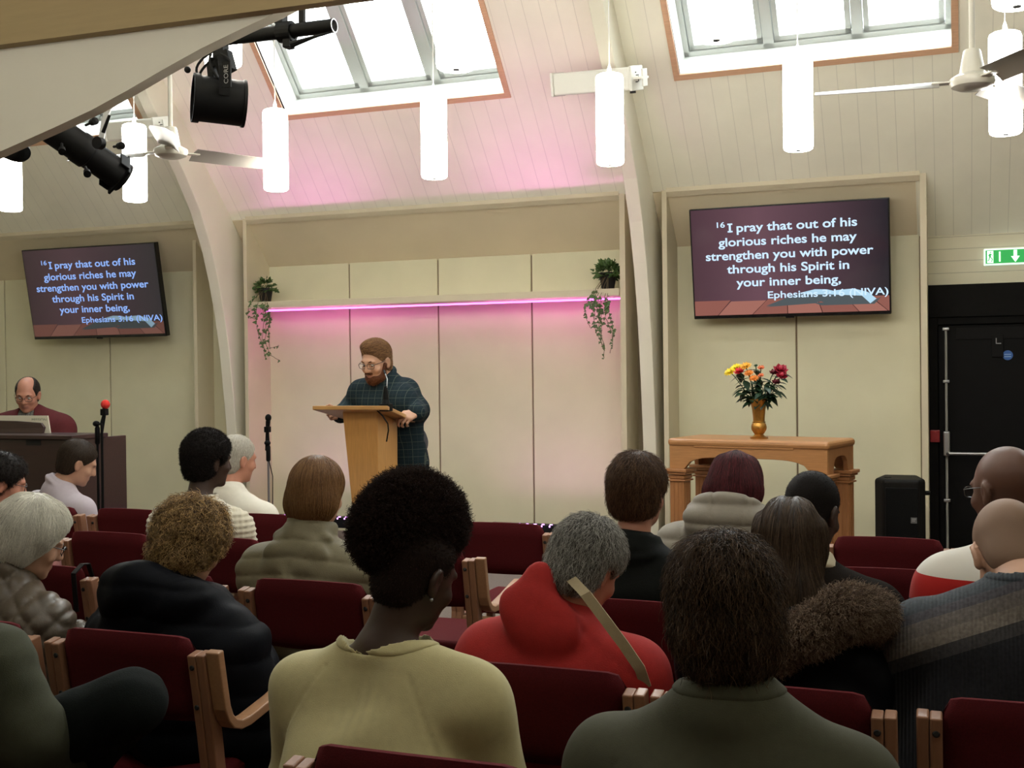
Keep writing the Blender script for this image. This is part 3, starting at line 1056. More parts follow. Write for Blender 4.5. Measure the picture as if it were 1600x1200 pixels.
make_tv('large wall screen with white bible text above the wooden communion table', [(1078.6, 326.3), (1389.9, 309.8), (1082.5, 498.6), (1392.5, 491.4)], 1.0, m_text, 0)
make_tv('large wall screen with bluish bible text above the organist', [(40.3, 390.4), (247.7, 378.3), (46.8, 531.0), (254.2, 525.4)], 0.42, m_textb, 1)

# ------------------------------------------------------------------ exit sign
p = at(1537, 389, Y=8.80)
q = at(1606, 386, Y=8.80)
zb_ = at(1537, 415, Y=8.80).z
t = thing('exit_sign', 'green and white lit exit sign over the black door', 'exit sign', (p.x, WALL_Y, zb_))
m_signw = mat('sign_white_frame', (0.7, 0.75, 0.72), 0.4, emit=(0.8, 1.0, 0.9), estr=0.42)
m_signg = mat('sign_green', (0.0, 0.25, 0.05), 0.4, emit=(0.01, 0.30, 0.05), estr=0.55)
m_signp = mat('sign_pictogram', (0.8, 0.9, 0.85), 0.4, emit=(0.75, 1.0, 0.82), estr=0.65)
SW = 0.36
b = MB(); b.box((p.x, 8.80, zb_), (p.x + SW, WALL_Y - 0.001, p.z)); b.build('sign_box', m_signw, t, bevel=0.006)
H = p.z - zb_
b = MB(); b.box((p.x + 0.012, 8.797, zb_ + 0.012), (p.x + SW - 0.012, 8.80, p.z - 0.012)); fc = b.build('face', m_signg, t)


def sgn(mb, pts):
    mb.add([(p.x + u, 8.7955, zb_ + v * H) for u, v in pts], [list(range(len(pts)))])


b = MB()
sgn(b, [(0.022, 0.14), (0.062, 0.14), (0.062, 0.86), (0.022, 0.86)])
sgn(b, [(0.098, 0.2), (0.108, 0.2), (0.108, 0.8), (0.098, 0.8)])
sgn(b, [(0.175, 0.50), (0.192, 0.50), (0.192, 0.86), (0.214, 0.86), (0.214, 0.50), (0.231, 0.50), (0.203, 0.14)])
b.build('pictogram', m_signp, fc)
b = MB()
b.slot = 0


def sg2(pts):
    b.add([(p.x + u, 8.7945, zb_ + v * H) for u, v in pts], [list(range(len(pts)))])


sg2([(0.040, 0.74), (0.047, 0.72), (0.048, 0.80), (0.042, 0.82)])
sg2([(0.034, 0.48), (0.046, 0.46), (0.047, 0.70), (0.037, 0.70)])
sg2([(0.028, 0.60), (0.036, 0.66), (0.052, 0.66), (0.058, 0.56), (0.055, 0.54), (0.050, 0.62), (0.030, 0.56)])
sg2([(0.036, 0.48), (0.030, 0.32), (0.024, 0.30), (0.025, 0.24), (0.034, 0.28), (0.042, 0.46)])
sg2([(0.042, 0.47), (0.052, 0.36), (0.048, 0.20), (0.054, 0.20), (0.058, 0.38), (0.048, 0.48)])
b.build('running_figure', m_signg, fc)

# ------------------------------------------------------------------ door with panic bolt
m_door = mat('black_door_paint', (0.0045, 0.0042, 0.0042), 0.6, noise=0.15, nscale=12)
m_doorp = mat('black_door_panel', (0.0065, 0.006, 0.006), 0.6)
t = thing('door_1', None, None, (DX0, WALL_Y, 0)); t['kind'] = 'structure'
b = MB(); b.box((DX0 + 0.004, WALL_Y + 0.0, 0.005), (DX1 - 0.004, WALL_Y + 0.045, zd - 0.004)); leaf = b.build('leaf', m_door, t, bevel=0.003)
pz0, pz1 = at(1530, 530, Y=WALL_Y).z, at(1530, 508, Y=WALL_Y).z
b = MB(); b.box((DX0 + 0.12, WALL_Y - 0.006, pz0), (DX1 - 0.1, WALL_Y + 0.001, pz1 - 0.012)); b.build('top_rail', m_doorp, leaf, bevel=0.002)
pc = at(1574.5, 555, Y=WALL_Y)
m_blue = mat('blue_sticker', (0.02, 0.10, 0.36), 0.4)
m_bluet = mat('pale_blue_print', (0.25, 0.42, 0.65), 0.5)
b = MB(); b.lathe([(0.0, 0.003), (0.034, 0.003), (0.034, 0.0)], (pc.x, WALL_Y, pc.z), (0, -1, 0), 28, cap=False); st = b.build('notice', m_blue, leaf)
b = MB()
for dz in (0.006, -0.010):
    b.box((pc.x - 0.022, WALL_Y - 0.0040, pc.z + dz - .003), (pc.x + 0.022, WALL_Y - 0.0032, pc.z + dz + .003))
b.build('notice_print', m_bluet, st)
m_alu = mat('satin_aluminium', (0.42, 0.42, 0.42), 0.35, metal=0.8)
m_alu2 = mat('grey_painted_metal', (0.34, 0.34, 0.32), 0.45)
t = thing('panic_bolt', 'silver panic bolt with push bar on the black exit door', 'door bolt', at(1479, 700, Y=WALL_Y - 0.03))
xr = at(1478.5, 600, Y=WALL_Y - .03).x
zt, zbb = at(1478, 514, Y=WALL_Y - .03).z, at(1484, 900, Y=WALL_Y - .03).z
b = MB(); b.tube([(xr, WALL_Y - .03, zbb), (xr, WALL_Y - .03, zt)], 0.009, 10); b.build('rod', m_alu2, t, smooth=True)
for py in (514, 596, 782):
    z = at(1479, py, Y=WALL_Y - .03).z
    b = MB(); b.box((xr - .022, WALL_Y - .045, z - .010), (xr + .022, WALL_Y - 0.001, z + .010)); b.build('rod_guide', m_alu, t, bevel=0.004)
z1, z2 = at(1479, 674, Y=WALL_Y - .03).z, at(1479, 712, Y=WALL_Y - .03).z
b = MB(); b.box((xr - .022, WALL_Y - .07, z2), (xr + .022, WALL_Y - .001, z1)); b.build('latch_case', m_alu, t, bevel=0.008)
zb2 = at(1500, 709, Y=WALL_Y - .10).z
b = MB(); b.tube([(xr, WALL_Y - .06, zb2), (xr + .02, WALL_Y - .10, zb2), (xr + .72, WALL_Y - .10, zb2)], 0.011, 12); b.build('push_bar', m_alu, t, smooth=True)
# door closer hook
hk = at(1557, 536, Y=WALL_Y - 0.02)
t = thing('door_hook', 'small metal hook plate near the top of the black door', 'hook', (hk.x, WALL_Y, hk.z))
b = MB(); b.box((hk.x - .03, WALL_Y - .012, hk.z - .10), (hk.x + .045, WALL_Y - .001, hk.z + .06)); b.build('plate', m_doorp, t, bevel=0.003)
b = MB(); b.box((hk.x - .004, WALL_Y - .016, hk.z - .005), (hk.x + .001, WALL_Y - .012, hk.z + .035)); b.box((hk.x - .004, WALL_Y - .016, hk.z - .005), (hk.x + .03, WALL_Y - .012, hk.z)); b.build('hook', m_alu, t)
m_redbox = mat('red_call_point', (0.34, 0.02, 0.025), 0.4)
ra, rb = at(1453.5, 672, Y=8.80), at(1468.5, 691, Y=8.80)
t = thing('call_point', 'small red alarm call point beside the panic bolt', 'alarm', ((ra.x + rb.x) / 2, WALL_Y, rb.z))
b = MB(); b.box((ra.x, 8.79, rb.z), (rb.x, WALL_Y - 0.013, ra.z)); b.build('case', m_redbox, t, bevel=0.005)
b = MB(); b.box((ra.x + .015, 8.786, rb.z + .02), (rb.x - .015, 8.79, ra.z - .02)); b.build('push_pane', m_redbox, t, bevel=0.001)

# ------------------------------------------------------------------ communion table
m_oak = wood_mat('oak_table', (0.42, 0.20, 0.075), 0.42, axis=0, contrast=0.14, coat=0.15)
m_oakv = wood_mat('oak_table_upright', (0.36, 0.16, 0.06), 0.45, axis=2, contrast=0.14)
TY = 7.25
c0, c1 = at(1046, 684, Y=TY), at(1293, 687, Y=TY)
zt = (c0.z + c1.z) / 2
TD = 0.46
TROT = rad(-14)
_r = ray(1293, 687)
tx0 = c0.x
_w = [i * 0.002 for i in range(300, 900)]
TWD = min(_w, key=lambda w: abs((c0.x + w * math.cos(TROT)) / (TY + w * math.sin(TROT)) - _r.x / _r.y))
tx1 = tx0 + TWD
t = thing('communion_table', 'carved oak communion table with arched sides below the right screen', 'table', (tx0, TY, 0))
t.rotation_euler = (0, 0, TROT)
b = MB(); b.box((tx0 - .012, TY - .012, zt - 0.05), (tx1 + .012, TY + TD + .012, zt)); b.build('table_top', m_oak, t, bevel=0.022, segs=3)


def arch_apron(mb, x0, x1, y, th, zt_, zb_, arch_h, leg, n=18):
    """apron board with an arched lower edge, in the XZ plane"""
    pts = [(x0, y, zt_), (x0, y, zb_), (x0 + leg, y, zb_)]
    for i in range(n + 1):
        f = i / n
        x = x0 + leg + (x1 - x0 - 2 * leg) * f
        e = abs(2 * f - 1)
        z = zb_ + arch_h * (1 - e ** 5) ** 0.6
        pts.append((x, y, z))
    pts += [(x1 - leg, y, zb_), (x1, y, zb_), (x1, y, zt_)]
    mb.prism(pts, (0, th, 0))


za = at(1050, 732, Y=TY).z
zar = at(1150, 719, Y=TY - .1).z
LEG = 0.098
for y in (TY, TY + TD - 0.03):
    b = MB(); arch_apron(b, tx0, tx1, y, 0.03, zt - 0.035, za, zar - za + 0.012, LEG); ap = b.build('apron', m_oak, t, bevel=0.003)
    if y == TY:
        pa_, pb_ = at(1088, 689, Y=TY), at(1244, 700, Y=TY); pb_.x = tx0 + TWD * 0.80
        b = MB()
        b.box((pa_.x, TY - .006, pb_.z), (pb_.x, TY + .001, pa_.z))
        b.build('panel_moulding', m_oak, ap, bevel=0.003)
for x in (tx0, tx1 - 0.03):
    b = MB()
    pts = [(x, TY + .03, zt - .035), (x, TY + .03, za), (x, TY + LEG, za)]
    for i in range(15):
        f = i / 14
        e = abs(2 * f - 1)
        pts.append((x, TY + LEG + (TD - 2 * LEG) * f, za + (zar - za + .03) * (1 - e ** 4) ** 0.6))
    pts += [(x, TY + TD - LEG, za), (x, TY + TD - .03, za), (x, TY + TD - .03, zt - .035)]
    b.prism(pts, (0.03, 0, 0)); b.build('side_apron', m_oakv, t, bevel=0.003)
for x in (tx0 + LEG / 2, tx1 - LEG / 2):
    for y in (TY + LEG / 2, TY + TD - LEG / 2):
        b = MB()
        h = LEG / 2
        b.box((x - h, y - h, PLAT), (x + h, y + h, za - 0.055))
        lg = b.build('leg', m_oakv, t, bevel=0.004)
        b = MB()
        for k in (-1, 0, 1):
            b.box((x + k * 0.028 - .008, y - h - .004, PLAT + .1), (x + k * 0.028 + .008, y - h + .002, za - 0.09))
            b.box((x + h - .002, y + k * 0.028 - .008, PLAT + .1), (x + h + .004, y + k * 0.028 + .008, za - 0.09))
        b.build('flute', m_oakv, lg)
        b = MB()
        for zz, e, hh in ((za - 0.008, 0.030, 0.012), (za - 0.022, 0.020, 0.014), (za - 0.040, 0.008, 0.022), (za - 0.068, 0.014, 0.010)):
            b.box((x - h - e, y - h - e, zz - hh), (x + h + e, y + h + e, zz + (0.008 if zz > za - .01 else 0)))
        b.build('capital', m_oakv, lg, bevel=0.004)

# ------------------------------------------------------------------ brass vase and its flowers
m_brass = mat('hammered_brass', (0.50, 0.26, 0.06), 0.28, metal=0.9, noise=0.15, nscale=60, bump=0.25, bscale=120)
vb = at(1186, 679.5, Y=TY + 0.05)
vb.z = zt
hpx = lambda y: at(1186, y, Y=TY + 0.05).z
hv = hpx(623) - zt
t = thing('flower_vase', 'hammered brass vase with round knop standing on the communion table', 'vase', vb)
k = hv / 0.25
b = MB()
b.lathe([(0.0, 0.0), (0.054, 0.0), (0.056, 0.006), (0.036, 0.016), (0.026, 0.026), (0.030, 0.034)], vb, n=32, cap=False)
ft = b.build('foot', m_brass, t, smooth=True)
b = MB()
b.lathe([(0.026, 0.026 * k), (0.034, 0.034 * k), (0.046, 0.055 * k), (0.048, 0.070 * k), (0.044, 0.090 * k), (0.036, 0.100 * k), (0.036, 0.106 * k),
         (0.036, 0.13 * k), (0.041, 0.18 * k), (0.050, 0.225 * k), (0.063, 0.25 * k), (0.060, 0.25 * k), (0.046, 0.22 * k), (0.03, 0.12 * k), (0.0, 0.11 * k)], vb, n=36, cap=False)
b.build('body', m_brass, t, smooth=True)
b = MB(); b.lathe([(0.036, 0.098 * k), (0.042, 0.101 * k), (0.042, 0.105 * k), (0.036, 0.108 * k)], vb, n=32, cap=False); b.build('collar_ring', mat('bright_brass', (0.75, 0.50, 0.16), 0.15, metal=1.0), t, smooth=True)

m_stem = mat('flower_stem', (0.03, 0.07, 0.02), 0.6)
m_leafd = mat('dark_leaf', (0.012, 0.035, 0.014), 0.45, noise=0.3, nscale=40)
FC = {'yellow': (0.80, 0.58, 0.01), 'red': (0.55, 0.01, 0.02), 'orange': (0.72, 0.22, 0.02), 'amber': (0.75, 0.36, 0.02), 'coral': (0.70, 0.20, 0.08), 'crimson': (0.34, 0.008, 0.03), 'maroon': (0.12, 0.006, 0.015), 'green': (0.05, 0.12, 0.05)}
rr = random.Random(4)


def leaf_shape(mb, p, d, n, L, Wd, curl=0.3, serr=0):
    """a pointed leaf with a fold, thick enough to be solid"""
    d = Vector(d).normalized()
    n = Vector(n)
    s = d.cross(n).normalized()
    n = s.cross(d).normalized()
    prof_ = [(0.0, 0.06), (0.18, 0.62), (0.40, 1.0), (0.62, 0.82), (0.82, 0.42), (1.0, 0.0)]
    vs, fs = [], []
    for f, w_ in prof_:
        c = p + d * (L * f) - n * (curl * L * f * f)
        vs += [c - s * (Wd * w_ / 2) + n * (0.12 * Wd * w_), c, c + s * (Wd * w_ / 2) + n * (0.12 * Wd * w_)]
    for i in range(5):
        for k in range(2):
            fs.append((3 * i + k, 3 * i + k + 1, 3 * i + 4 + k, 3 * i + 3 + k))
    mb.add(vs, fs)


def rim_point():
    return Vector((vb.x, vb.y, vb.z + 0.25 * k - 0.01))


def flower(px, py, kind, color, size, label, nleaf=4, dy=0.0):
    size *= 1.25
    head = at(px, py, Y=TY + 0.05 + dy)
    root = Vector((vb.x + (head.x - vb.x) * 0.12, vb.y + (head.y - vb.y) * 0.12, vb.z + 0.14 * k))
    t = thing('cut_flower', label, 'flower', root, 'cut flowers in the brass vase')
    mid = root * 0.45 + head * 0.55 + Vector((-(head.x - vb.x) * 0.22, 0, 0.01))
    path = [root * (1 - s) ** 2 + mid * 2 * s * (1 - s) + head * s * s for s in [i / 8 for i in range(9)]]
    b = MB(); b.tube(path, 0.003, 6); b.build('stem', m_stem, t, smooth=True)
    for q in range(nleaf):
        f = 0.50 + 0.42 * q / max(1, nleaf - 1)
        p = path[int(f * 8)]
        a = rr.uniform(0, 2 * PI)
        d = Vector((math.cos(a) + (head.x - vb.x) * 3, math.sin(a) * .7 - 0.2, rr.uniform(-0.5, 0.5)))
        b = MB(); leaf_shape(b, p, d, (0, 0, 1), rr.uniform(0.065, 0.105), rr.uniform(0.036, 0.056), 0.35); b.build('leaf', m_leafd, t, smooth=True)
    m = mat('petal_' + color, FC[color], 0.55, noise=0.2, nscale=80)
    fw = Vector(((head.x - vb.x) * 1.5, -0.5, 0.75)).normalized()
    b = MB()
    u = fw.cross(Vector((0, 1, 0.2))).normalized(); w_ = fw.cross(u)
    if kind == 'daisy':
        for ring, (tilt, ln) in enumerate(((0.15, 1.0), (0.6, 0.8), (1.1, 0.5))):
            npet = 12 - 3 * ring
            for q in range(npet):
                a = 2 * PI * q / npet + ring * 0.3
                o = u * math.cos(a) + w_ * math.sin(a)
                leaf_shape(b, head + o * size * 0.08, o + fw * tilt, fw, size * ln, size * 0.42, 0.15)
    else:
        for ring, (tilt, ln, wd, npet) in enumerate(((0.25, 1.0, 1.0, 6), (0.8, 0.85, 0.9, 5), (1.6, 0.7, 0.75, 5), (3.0, 0.6, 0.5, 3))):
            for q in range(npet):
                a = 2 * PI * q / npet + ring * 0.6
                o = u * math.cos(a) + w_ * math.sin(a)
                leaf_shape(b, head + o * size * 0.10 * (4 - ring) / 3 - fw * size * 0.25, o + fw * tilt, -fw if ring < 2 else o, size * ln * 0.9, size * wd, 0.2 if ring < 2 else -0.3)
        b.ball(head + fw * size * 0.1, size * 0.35, 8, 6)
    b.build('bloom', m, t, smooth=True)
    return t


flower(1141, 581, 'daisy', 'yellow', 0.034, 'yellow daisy-like flower furthest out on the left of the brass vase', 2)
flower(1150, 574, 'daisy', 'yellow', 0.030, 'yellow flower tucked behind the single red rose in the vase', 2, 0.03)
flower(1154.5, 579, 'rose', 'red', 0.030, 'single bright red rose beside the yellow flowers in the vase', 4, -0.02)
flower(1165, 572, 'daisy', 'amber', 0.032, 'amber flower at the top just right of the red rose', 3)
flower(1170, 583, 'daisy', 'orange', 0.027, 'orange flower below the amber one in the vase', 3, -0.03)
flower(1178, 591, 'daisy', 'orange', 0.026, 'lowest orange flower at the middle of the bouquet', 4, -0.05)
flower(1189, 574, 'rose', 'coral', 0.020, 'small coral bud at the top middle of the bouquet', 4)
flower(1189, 586, 'rose', 'coral', 0.017, 'small coral bud among leaves below the top coral bud', 4, -0.03)
flower(1181, 571, 'rose', 'green', 0.011, 'closed green bud standing highest in the middle of the bouquet', 5, 0.03)
flower(1220, 576, 'rose', 'crimson', 0.040, 'large crimson rose at the far right of the bouquet', 4)
flower(1222, 586, 'rose', 'crimson', 0.032, 'crimson rose just under the large crimson one', 4, -0.03)
flower(1209, 581, 'rose', 'maroon', 0.024, 'dark maroon rose left of the large crimson rose', 4, -0.02)
flower(1213, 596, 'rose', 'maroon', 0.024, 'dark maroon rose lowest on the right of the bouquet', 4, -0.04)
for j, (px, py) in enumerate([(1160, 606), (1172, 603), (1198, 600), (1205, 612), (1162, 615), (1190, 612), (1215, 608)]):
    hd = at(px, py, Y=TY + 0.03 - 0.02 * (j % 3))
    t = thing('leaf_sprig', 'dark green leaf sprig spreading over the rim of the brass vase', 'leaf sprig', rim_point(), 'dark leaf sprigs round the vase rim')
    b = MB(); rp = rim_point() - Vector((0, 0, 0.05)); b.tube([rp, rp * 0.5 + hd * 0.5 + Vector((0, 0, 0.02)), hd], 0.0022, 5); b.build('stem', m_stem, t, smooth=True)
    for q in range(7):
        s = 0.35 + 0.65 * q / 6
        p_ = rp * (1 - s) + hd * s
        a = rr.uniform(0, 2 * PI)
        b = MB(); leaf_shape(b, p_, (math.cos(a) + (hd.x - vb.x) * 6, -0.4 + math.sin(a) * .5, rr.uniform(-0.6, 0.4)), (0, -0.3, 1), rr.uniform(0.055, 0.085), rr.uniform(0.032, 0.048), 0.4)
        b.build('leaf', m_leafd, t, smooth=True)

# ------------------------------------------------------------------ loudspeaker on the floor
m_spk = mat('black_speaker_plastic', (0.010, 0.009, 0.008), 0.6, noise=0.1, nscale=60)
m_grille = mat('black_speaker_grille', (0.003, 0.003, 0.003), 0.6, bump=0.4, bscale=400)
SY = 7.55
a0, a1 = at(1380, 757, Y=SY), at(1437, 757, Y=SY)
ztop = at(1400, 746, Y=SY + 0.15).z
t = thing('loudspeaker', 'black floor loudspeaker between the communion table and the black door', 'loudspeaker', ((a0.x + a1.x) / 2, SY + .2, PLAT))
b = MB()
x0, x1 = a0.x, a1.x
poly = [(x0, SY, PLAT), (x1, SY, PLAT), (x1 + 0.03, SY + 0.10, PLAT), (x1 - .02, SY + 0.36, PLAT), (x0 - .02, SY + 0.36, PLAT), (x0 - 0.055, SY + 0.10, PLAT)]
b.prism(poly, (0, 0, ztop - PLAT)); b.build('cabinet', m_spk, t, bevel=0.02, segs=3)
b = MB(); b.box((x0 + 0.012, SY - 0.008, PLAT + 0.04), (x1 - 0.012, SY + 0.003, ztop - 0.05)); gr = b.build('grille', m_grille, t, bevel=0.004)
lg = at(1428, 813, Y=SY)
b = MB(); b.box((lg.x - .018, SY - .010, lg.z - .018), (lg.x + .018, SY - .008, lg.z + .018)); lgo = b.build('badge', mat('grey_badge', (0.12, 0.12, 0.12), 0.5), gr)
b = MB(); b.box((lg.x - .012, SY - .0115, lg.z + .004), (lg.x + .012, SY - .010, lg.z + .012)); b.box((lg.x - .012, SY - .0115, lg.z - .006), (lg.x + .008, SY - .010, lg.z + .000)); b.build('badge_mark', mat('pale_badge_mark', (0.3, 0.3, 0.3), 0.5), lgo)
b = MB(); b.lathe([(0.0, 0.004), (0.022, 0.004), (0.022, -0.004)], (x0 + .02, SY + 0.14, ztop), (0, 0, 1), 18, cap=False); b.build('top_socket', m_dark, t)
b = MB(); b.tube([(x1 + .03, SY + 0.12, ztop - 0.09), (x1 + .055, SY + 0.13, ztop - 0.09)], 0.014, 12); b.build('side_knob', m_spk, t, smooth=True)

# ------------------------------------------------------------------ LED battens on the platform
m_bat = mat('black_batten_case', (0.012, 0.011, 0.013), 0.5)
m_batled = mat('violet_batten_led', (0.3, 0.1, 0.4), 0.3, emit=(0.75, 0.25, 1.0), estr=4.0)
for i, (xa, xb) in enumerate(BATTENS):
    zt_, yb_ = 0.375, 8.42
    t = thing('led_batten', ['black LED batten with violet lamps on the platform right of the lectern', 'black LED batten with violet lamps on the platform left of the lectern'][i], 'stage light', ((xa + xb) / 2, yb_, PLAT))
    b = MB(); b.box((xa, yb_ - 0.05, zt_ - 0.085), (xb, yb_ + 0.05, zt_)); cs = b.build('case', m_bat, t, bevel=0.006)
    b = MB()
    for q in range(14):
        x = xa + 0.05 + (xb - xa - 0.1) * q / 13
        b.lathe([(0.0, 0.002), (0.011, 0.002), (0.012, -0.002)], (x, yb_ - 0.015, zt_ + 0.001), (0, 0, 1), 10, cap=False)
        b.lathe([(0.0, 0.001), (0.006, 0.001), (0.007, -0.002)], (x, yb_ - 0.0505, zt_ - 0.008), (0, -1, 0), 8, cap=False)
    b.build('lamp_row', m_batled, t)
    for x in (xa + 0.12, xb - 0.12):
        b = MB(); b.box((x - .02, yb_ - .07, PLAT), (x + .02, yb_ + .07, PLAT + 0.012)); b.box((x - .02, yb_ - .012, PLAT), (x + .02, yb_ + .012, zt_ - 0.08)); b.build('foot', m_bat, t, bevel=0.002)

# ------------------------------------------------------------------ lectern with gooseneck microphone
m_lec = wood_mat('oak_lectern', (0.50, 0.25, 0.07), 0.4, axis=2, contrast=0.12, coat=0.2)
m_lec2 = wood_mat('oak_lectern_top', (0.48, 0.26, 0.09), 0.4, axis=0, contrast=0.12, coat=0.2)
LY = 6.0
l0, l1 = at(488, 634, Y=LY), at(603, 633, Y=LY)
zl = l0.z
t = thing('lectern', 'oak lectern with tapering column and sloped top on the platform', 'lectern', ((l0.x + l1.x) / 2, LY + 0.25, PLAT))
e0 = at(649, 654, Y=LY + 0.46)
dz = e0.z - zl
tx = [(l0.x, LY, zl), (l1.x + .012, LY, zl), (e0.x, LY + 0.46, zl + dz), (l0.x + 0.02, LY + 0.46, zl + dz)]
b = MB(); b.hexa([Vector(q) - Vector((0, 0, 0.024)) for q in tx] + [Vector(q) for q in tx]); topo = b.build('reading_top', m_lec2, t, bevel=0.004)
b = MB()
n_ = Vector((0, -dz, 0.46)).normalized()
b.obox(Vector(tx[2]) * 0.5 + Vector(tx[3]) * 0.5 + n_ * 0.012, Vector((0.24, 0, 0)), Vector((0, 0.008, 0)), Vector((0, 0, 0.012)))
b.build('book_ledge', m_lec2, topo, bevel=0.003)
ca, cb_ = at(535, 650, Y=LY + .09), at(590, 650, Y=LY + .09)
cc, cd = at(544, 740, Y=LY + .09), at(590, 740, Y=LY + .09)
zc0, zc1 = PLAT + 0.06, zl - 0.035
fx = lambda z, p_, q_: p_.x + (q_.x - p_.x) * (z - p_.z) / (q_.z - p_.z)
b = MB()
D_ = 0.26
b.hexa([(fx(zc0, ca, cc), LY + .10, zc0), (fx(zc0, cb_, cd), LY + .10, zc0), (fx(zc0, cb_, cd), LY + .10 + D_, zc0), (fx(zc0, ca, cc), LY + .10 + D_, zc0),
        (ca.x, LY + .09, zc1), (cb_.x, LY + .09, zc1), (cb_.x + .0, LY + .09 + D_, zc1 + dz * (0.09 + D_) / 0.46), (ca.x, LY + .09 + D_, zc1 + dz * (0.09 + D_) / 0.46)])
b.build('column', m_lec, t, bevel=0.004)
mx_ = (ca.x + cb_.x) / 2
b = MB(); b.box((mx_ - 0.24, LY + .0, PLAT), (mx_ + 0.24, LY + 0.46, PLAT + 0.06)); b.build('base', m_lec2, t, bevel=0.006)
g0 = at(603, 638, Y=LY + 0.04)
t = thing('gooseneck_microphone', 'black gooseneck microphone clipped to the right corner of the lectern', 'microphone', g0)
b = MB(); b.obox(g0 + Vector((0, 0, 0.005)), Vector((0.03, 0, 0)), Vector((0, 0.03, 0)), Vector((0, 0, 0.022))); b.lathe([(0.03, 0.02), (0.018, 0.05), (0.014, 0.10), (0.008, 0.13), (0, 0.13)], g0, n=14, cap=False); b.build('base', m_blackmetal, t, bevel=0.003)
gp = [at(x, y, Y=LY + 0.04 + j) for x, y, j in ((602, 622, 0), (604.5, 605, 0.0), (605, 592, 0.02), (602, 584, 0.06))]
b = MB(); b.tube([g0 + Vector((0, 0, 0.12))] + gp, 0.0032, 8); b.build('neck', m_steel, t, smooth=True)
b = MB(); b.tube([gp[-1], gp[-1] + (gp[-1] - gp[-2]).normalized() * 0.035], 0.007, 10); b.build('capsule', m_blackmetal, t, smooth=True)
b = MB(); cpt = [at(x, y, Y=LY + 0.03) for x, y in ((588, 640), (598, 650), (606, 662), (607, 672), (604, 690))]; b.tube(cpt, 0.004, 6); b.build('cable', m_blackmetal, t, smooth=True)

# ------------------------------------------------------------------ microphone stands
m_red_foam = mat('red_foam', (0.62, 0.03, 0.02), 0.9, noise=0.1, nscale=200)


def mic_stand(pxs, Y, foam, label, name='microphone_stand', fork=True):
    """pxs: px of mic top, mic bottom (clip), stand head"""
    p_top, p_bot, p_hd = [at(x, y, Y=Y) for x, y in pxs]
    z0_ = PLAT if Y > 5.72 else 0.0
    t = thing(name, label, 'microphone stand', (p_hd.x, Y, z0_))
    b = MB(); b.tube([(p_hd.x, Y, z0_ + .06), (p_hd.x, Y, p_hd.z - 0.12)], 0.009, 10); b.build('lower_pole', m_blackmetal if fork else m_steel, t, smooth=True)
    b = MB(); b.lathe([(0.012, -0.14), (0.017, -0.13), (0.017, -0.03), (0.012, -0.02), (0.012, 0.0), (0.0, 0.0)], p_hd, n=12, cap=False); b.ball(p_hd + Vector((0, -0.01, 0.0)), (0.026, 0.02, 0.02)); b.build('clutch', m_blackmetal, t, smooth=True)
    b = MB()
    if fork:
        q = at(pxs[2][0] + 8, pxs[2][1] + 8, Y=Y - .02)
        b.tube([p_hd, at(pxs[2][0] + 6, pxs[2][1] + 1, Y=Y - .02), p_bot + Vector((0, 0, -0.0))], 0.010, 8)
        b.tube([at(pxs[2][0] + 7, pxs[2][1], Y=Y - .03), Vector((at(pxs[2][0] + 9, 800, Y=Y - .03).x, Y - .03, z0_ + 0.25))], 0.009, 8)
    else:
        b.tube([p_hd, p_bot], 0.012, 8)
    b.build('boom', m_blackmetal, t, smooth=True)
    d = (p_top - p_bot).normalized()
    L_ = (p_top - p_bot).length
    b = MB(); b.lathe([(0.0, -0.16), (0.009, -0.155), (0.013, -0.02), (0.018, L_ * 0.6), (0.0, L_ * 0.6)], p_bot, d, 14, cap=False)
    mi = b.build('microphone', m_blackmetal, t, smooth=True)
    b = MB(); hr = 0.030 if foam else 0.024
    b.ball(p_bot + d * (L_ - hr), (hr, hr, hr * (1.05 if foam else 1.2)), 18, 12)
    b.build('windshield' if foam else 'grille', m_red_foam if foam else m_blackmetal, mi, smooth=True)
    if foam:
        mi.children[0]['label'] = 'red foam windshield'
    b = MB(); b.obox(p_bot + d * 0.005, Vector((0.02, 0, 0)), Vector((0, 0.02, 0)), Vector((0, 0, 0.022))); b.build('clip', m_blackmetal, t, bevel=0.004)
    for k_ in range(3):
        a = rad(30 + 120 * k_)
        b = MB(); b.tube([(p_hd.x, Y, z0_ + 0.075), (p_hd.x + 0.3 * math.cos(a), Y + 0.3 * math.sin(a), z0_ + 0.008)], 0.007, 8); b.build('leg', m_blackmetal, t, smooth=True)
    b = MB(); b.lathe([(0.0, 0.05), (0.02, 0.05), (0.02, 0.1), (0.0, 0.1)], (p_hd.x, Y, z0_), n=12, cap=False); b.build('hub', m_blackmetal, t, smooth=True)
    cb = [p_bot - d * 0.15, Vector((p_hd.x + 0.055, Y - .03, p_hd.z - 0.25)), Vector((p_hd.x + 0.05, Y - .03, z0_ + 0.3)), Vector((p_hd.x + .02, Y - .02, z0_ + .08))]
    b = MB(); b.tube(cb, 0.0035, 6); b.build('cable', m_blackmetal, t, smooth=True)


mic_stand(((165.5, 625), (163, 645), (152, 662)), 6.35, True, 'microphone stand with red foam windshield beside the organ')
mic_stand(((419.5, 648), (418, 672), (419, 692)), 7.6, False, 'black microphone on a straight stand left of the lectern', fork=False)

# ------------------------------------------------------------------ trailing ivy in pots on the shelf
m_pot = mat('black_plastic_pot', (0.018, 0.016, 0.016), 0.4)
m_ivy = mat('ivy_leaf', (0.055, 0.11, 0.025), 0.5, noise=0.35, nscale=30)
m_ivys = mat('ivy_stem', (0.10, 0.07, 0.03), 0.7)


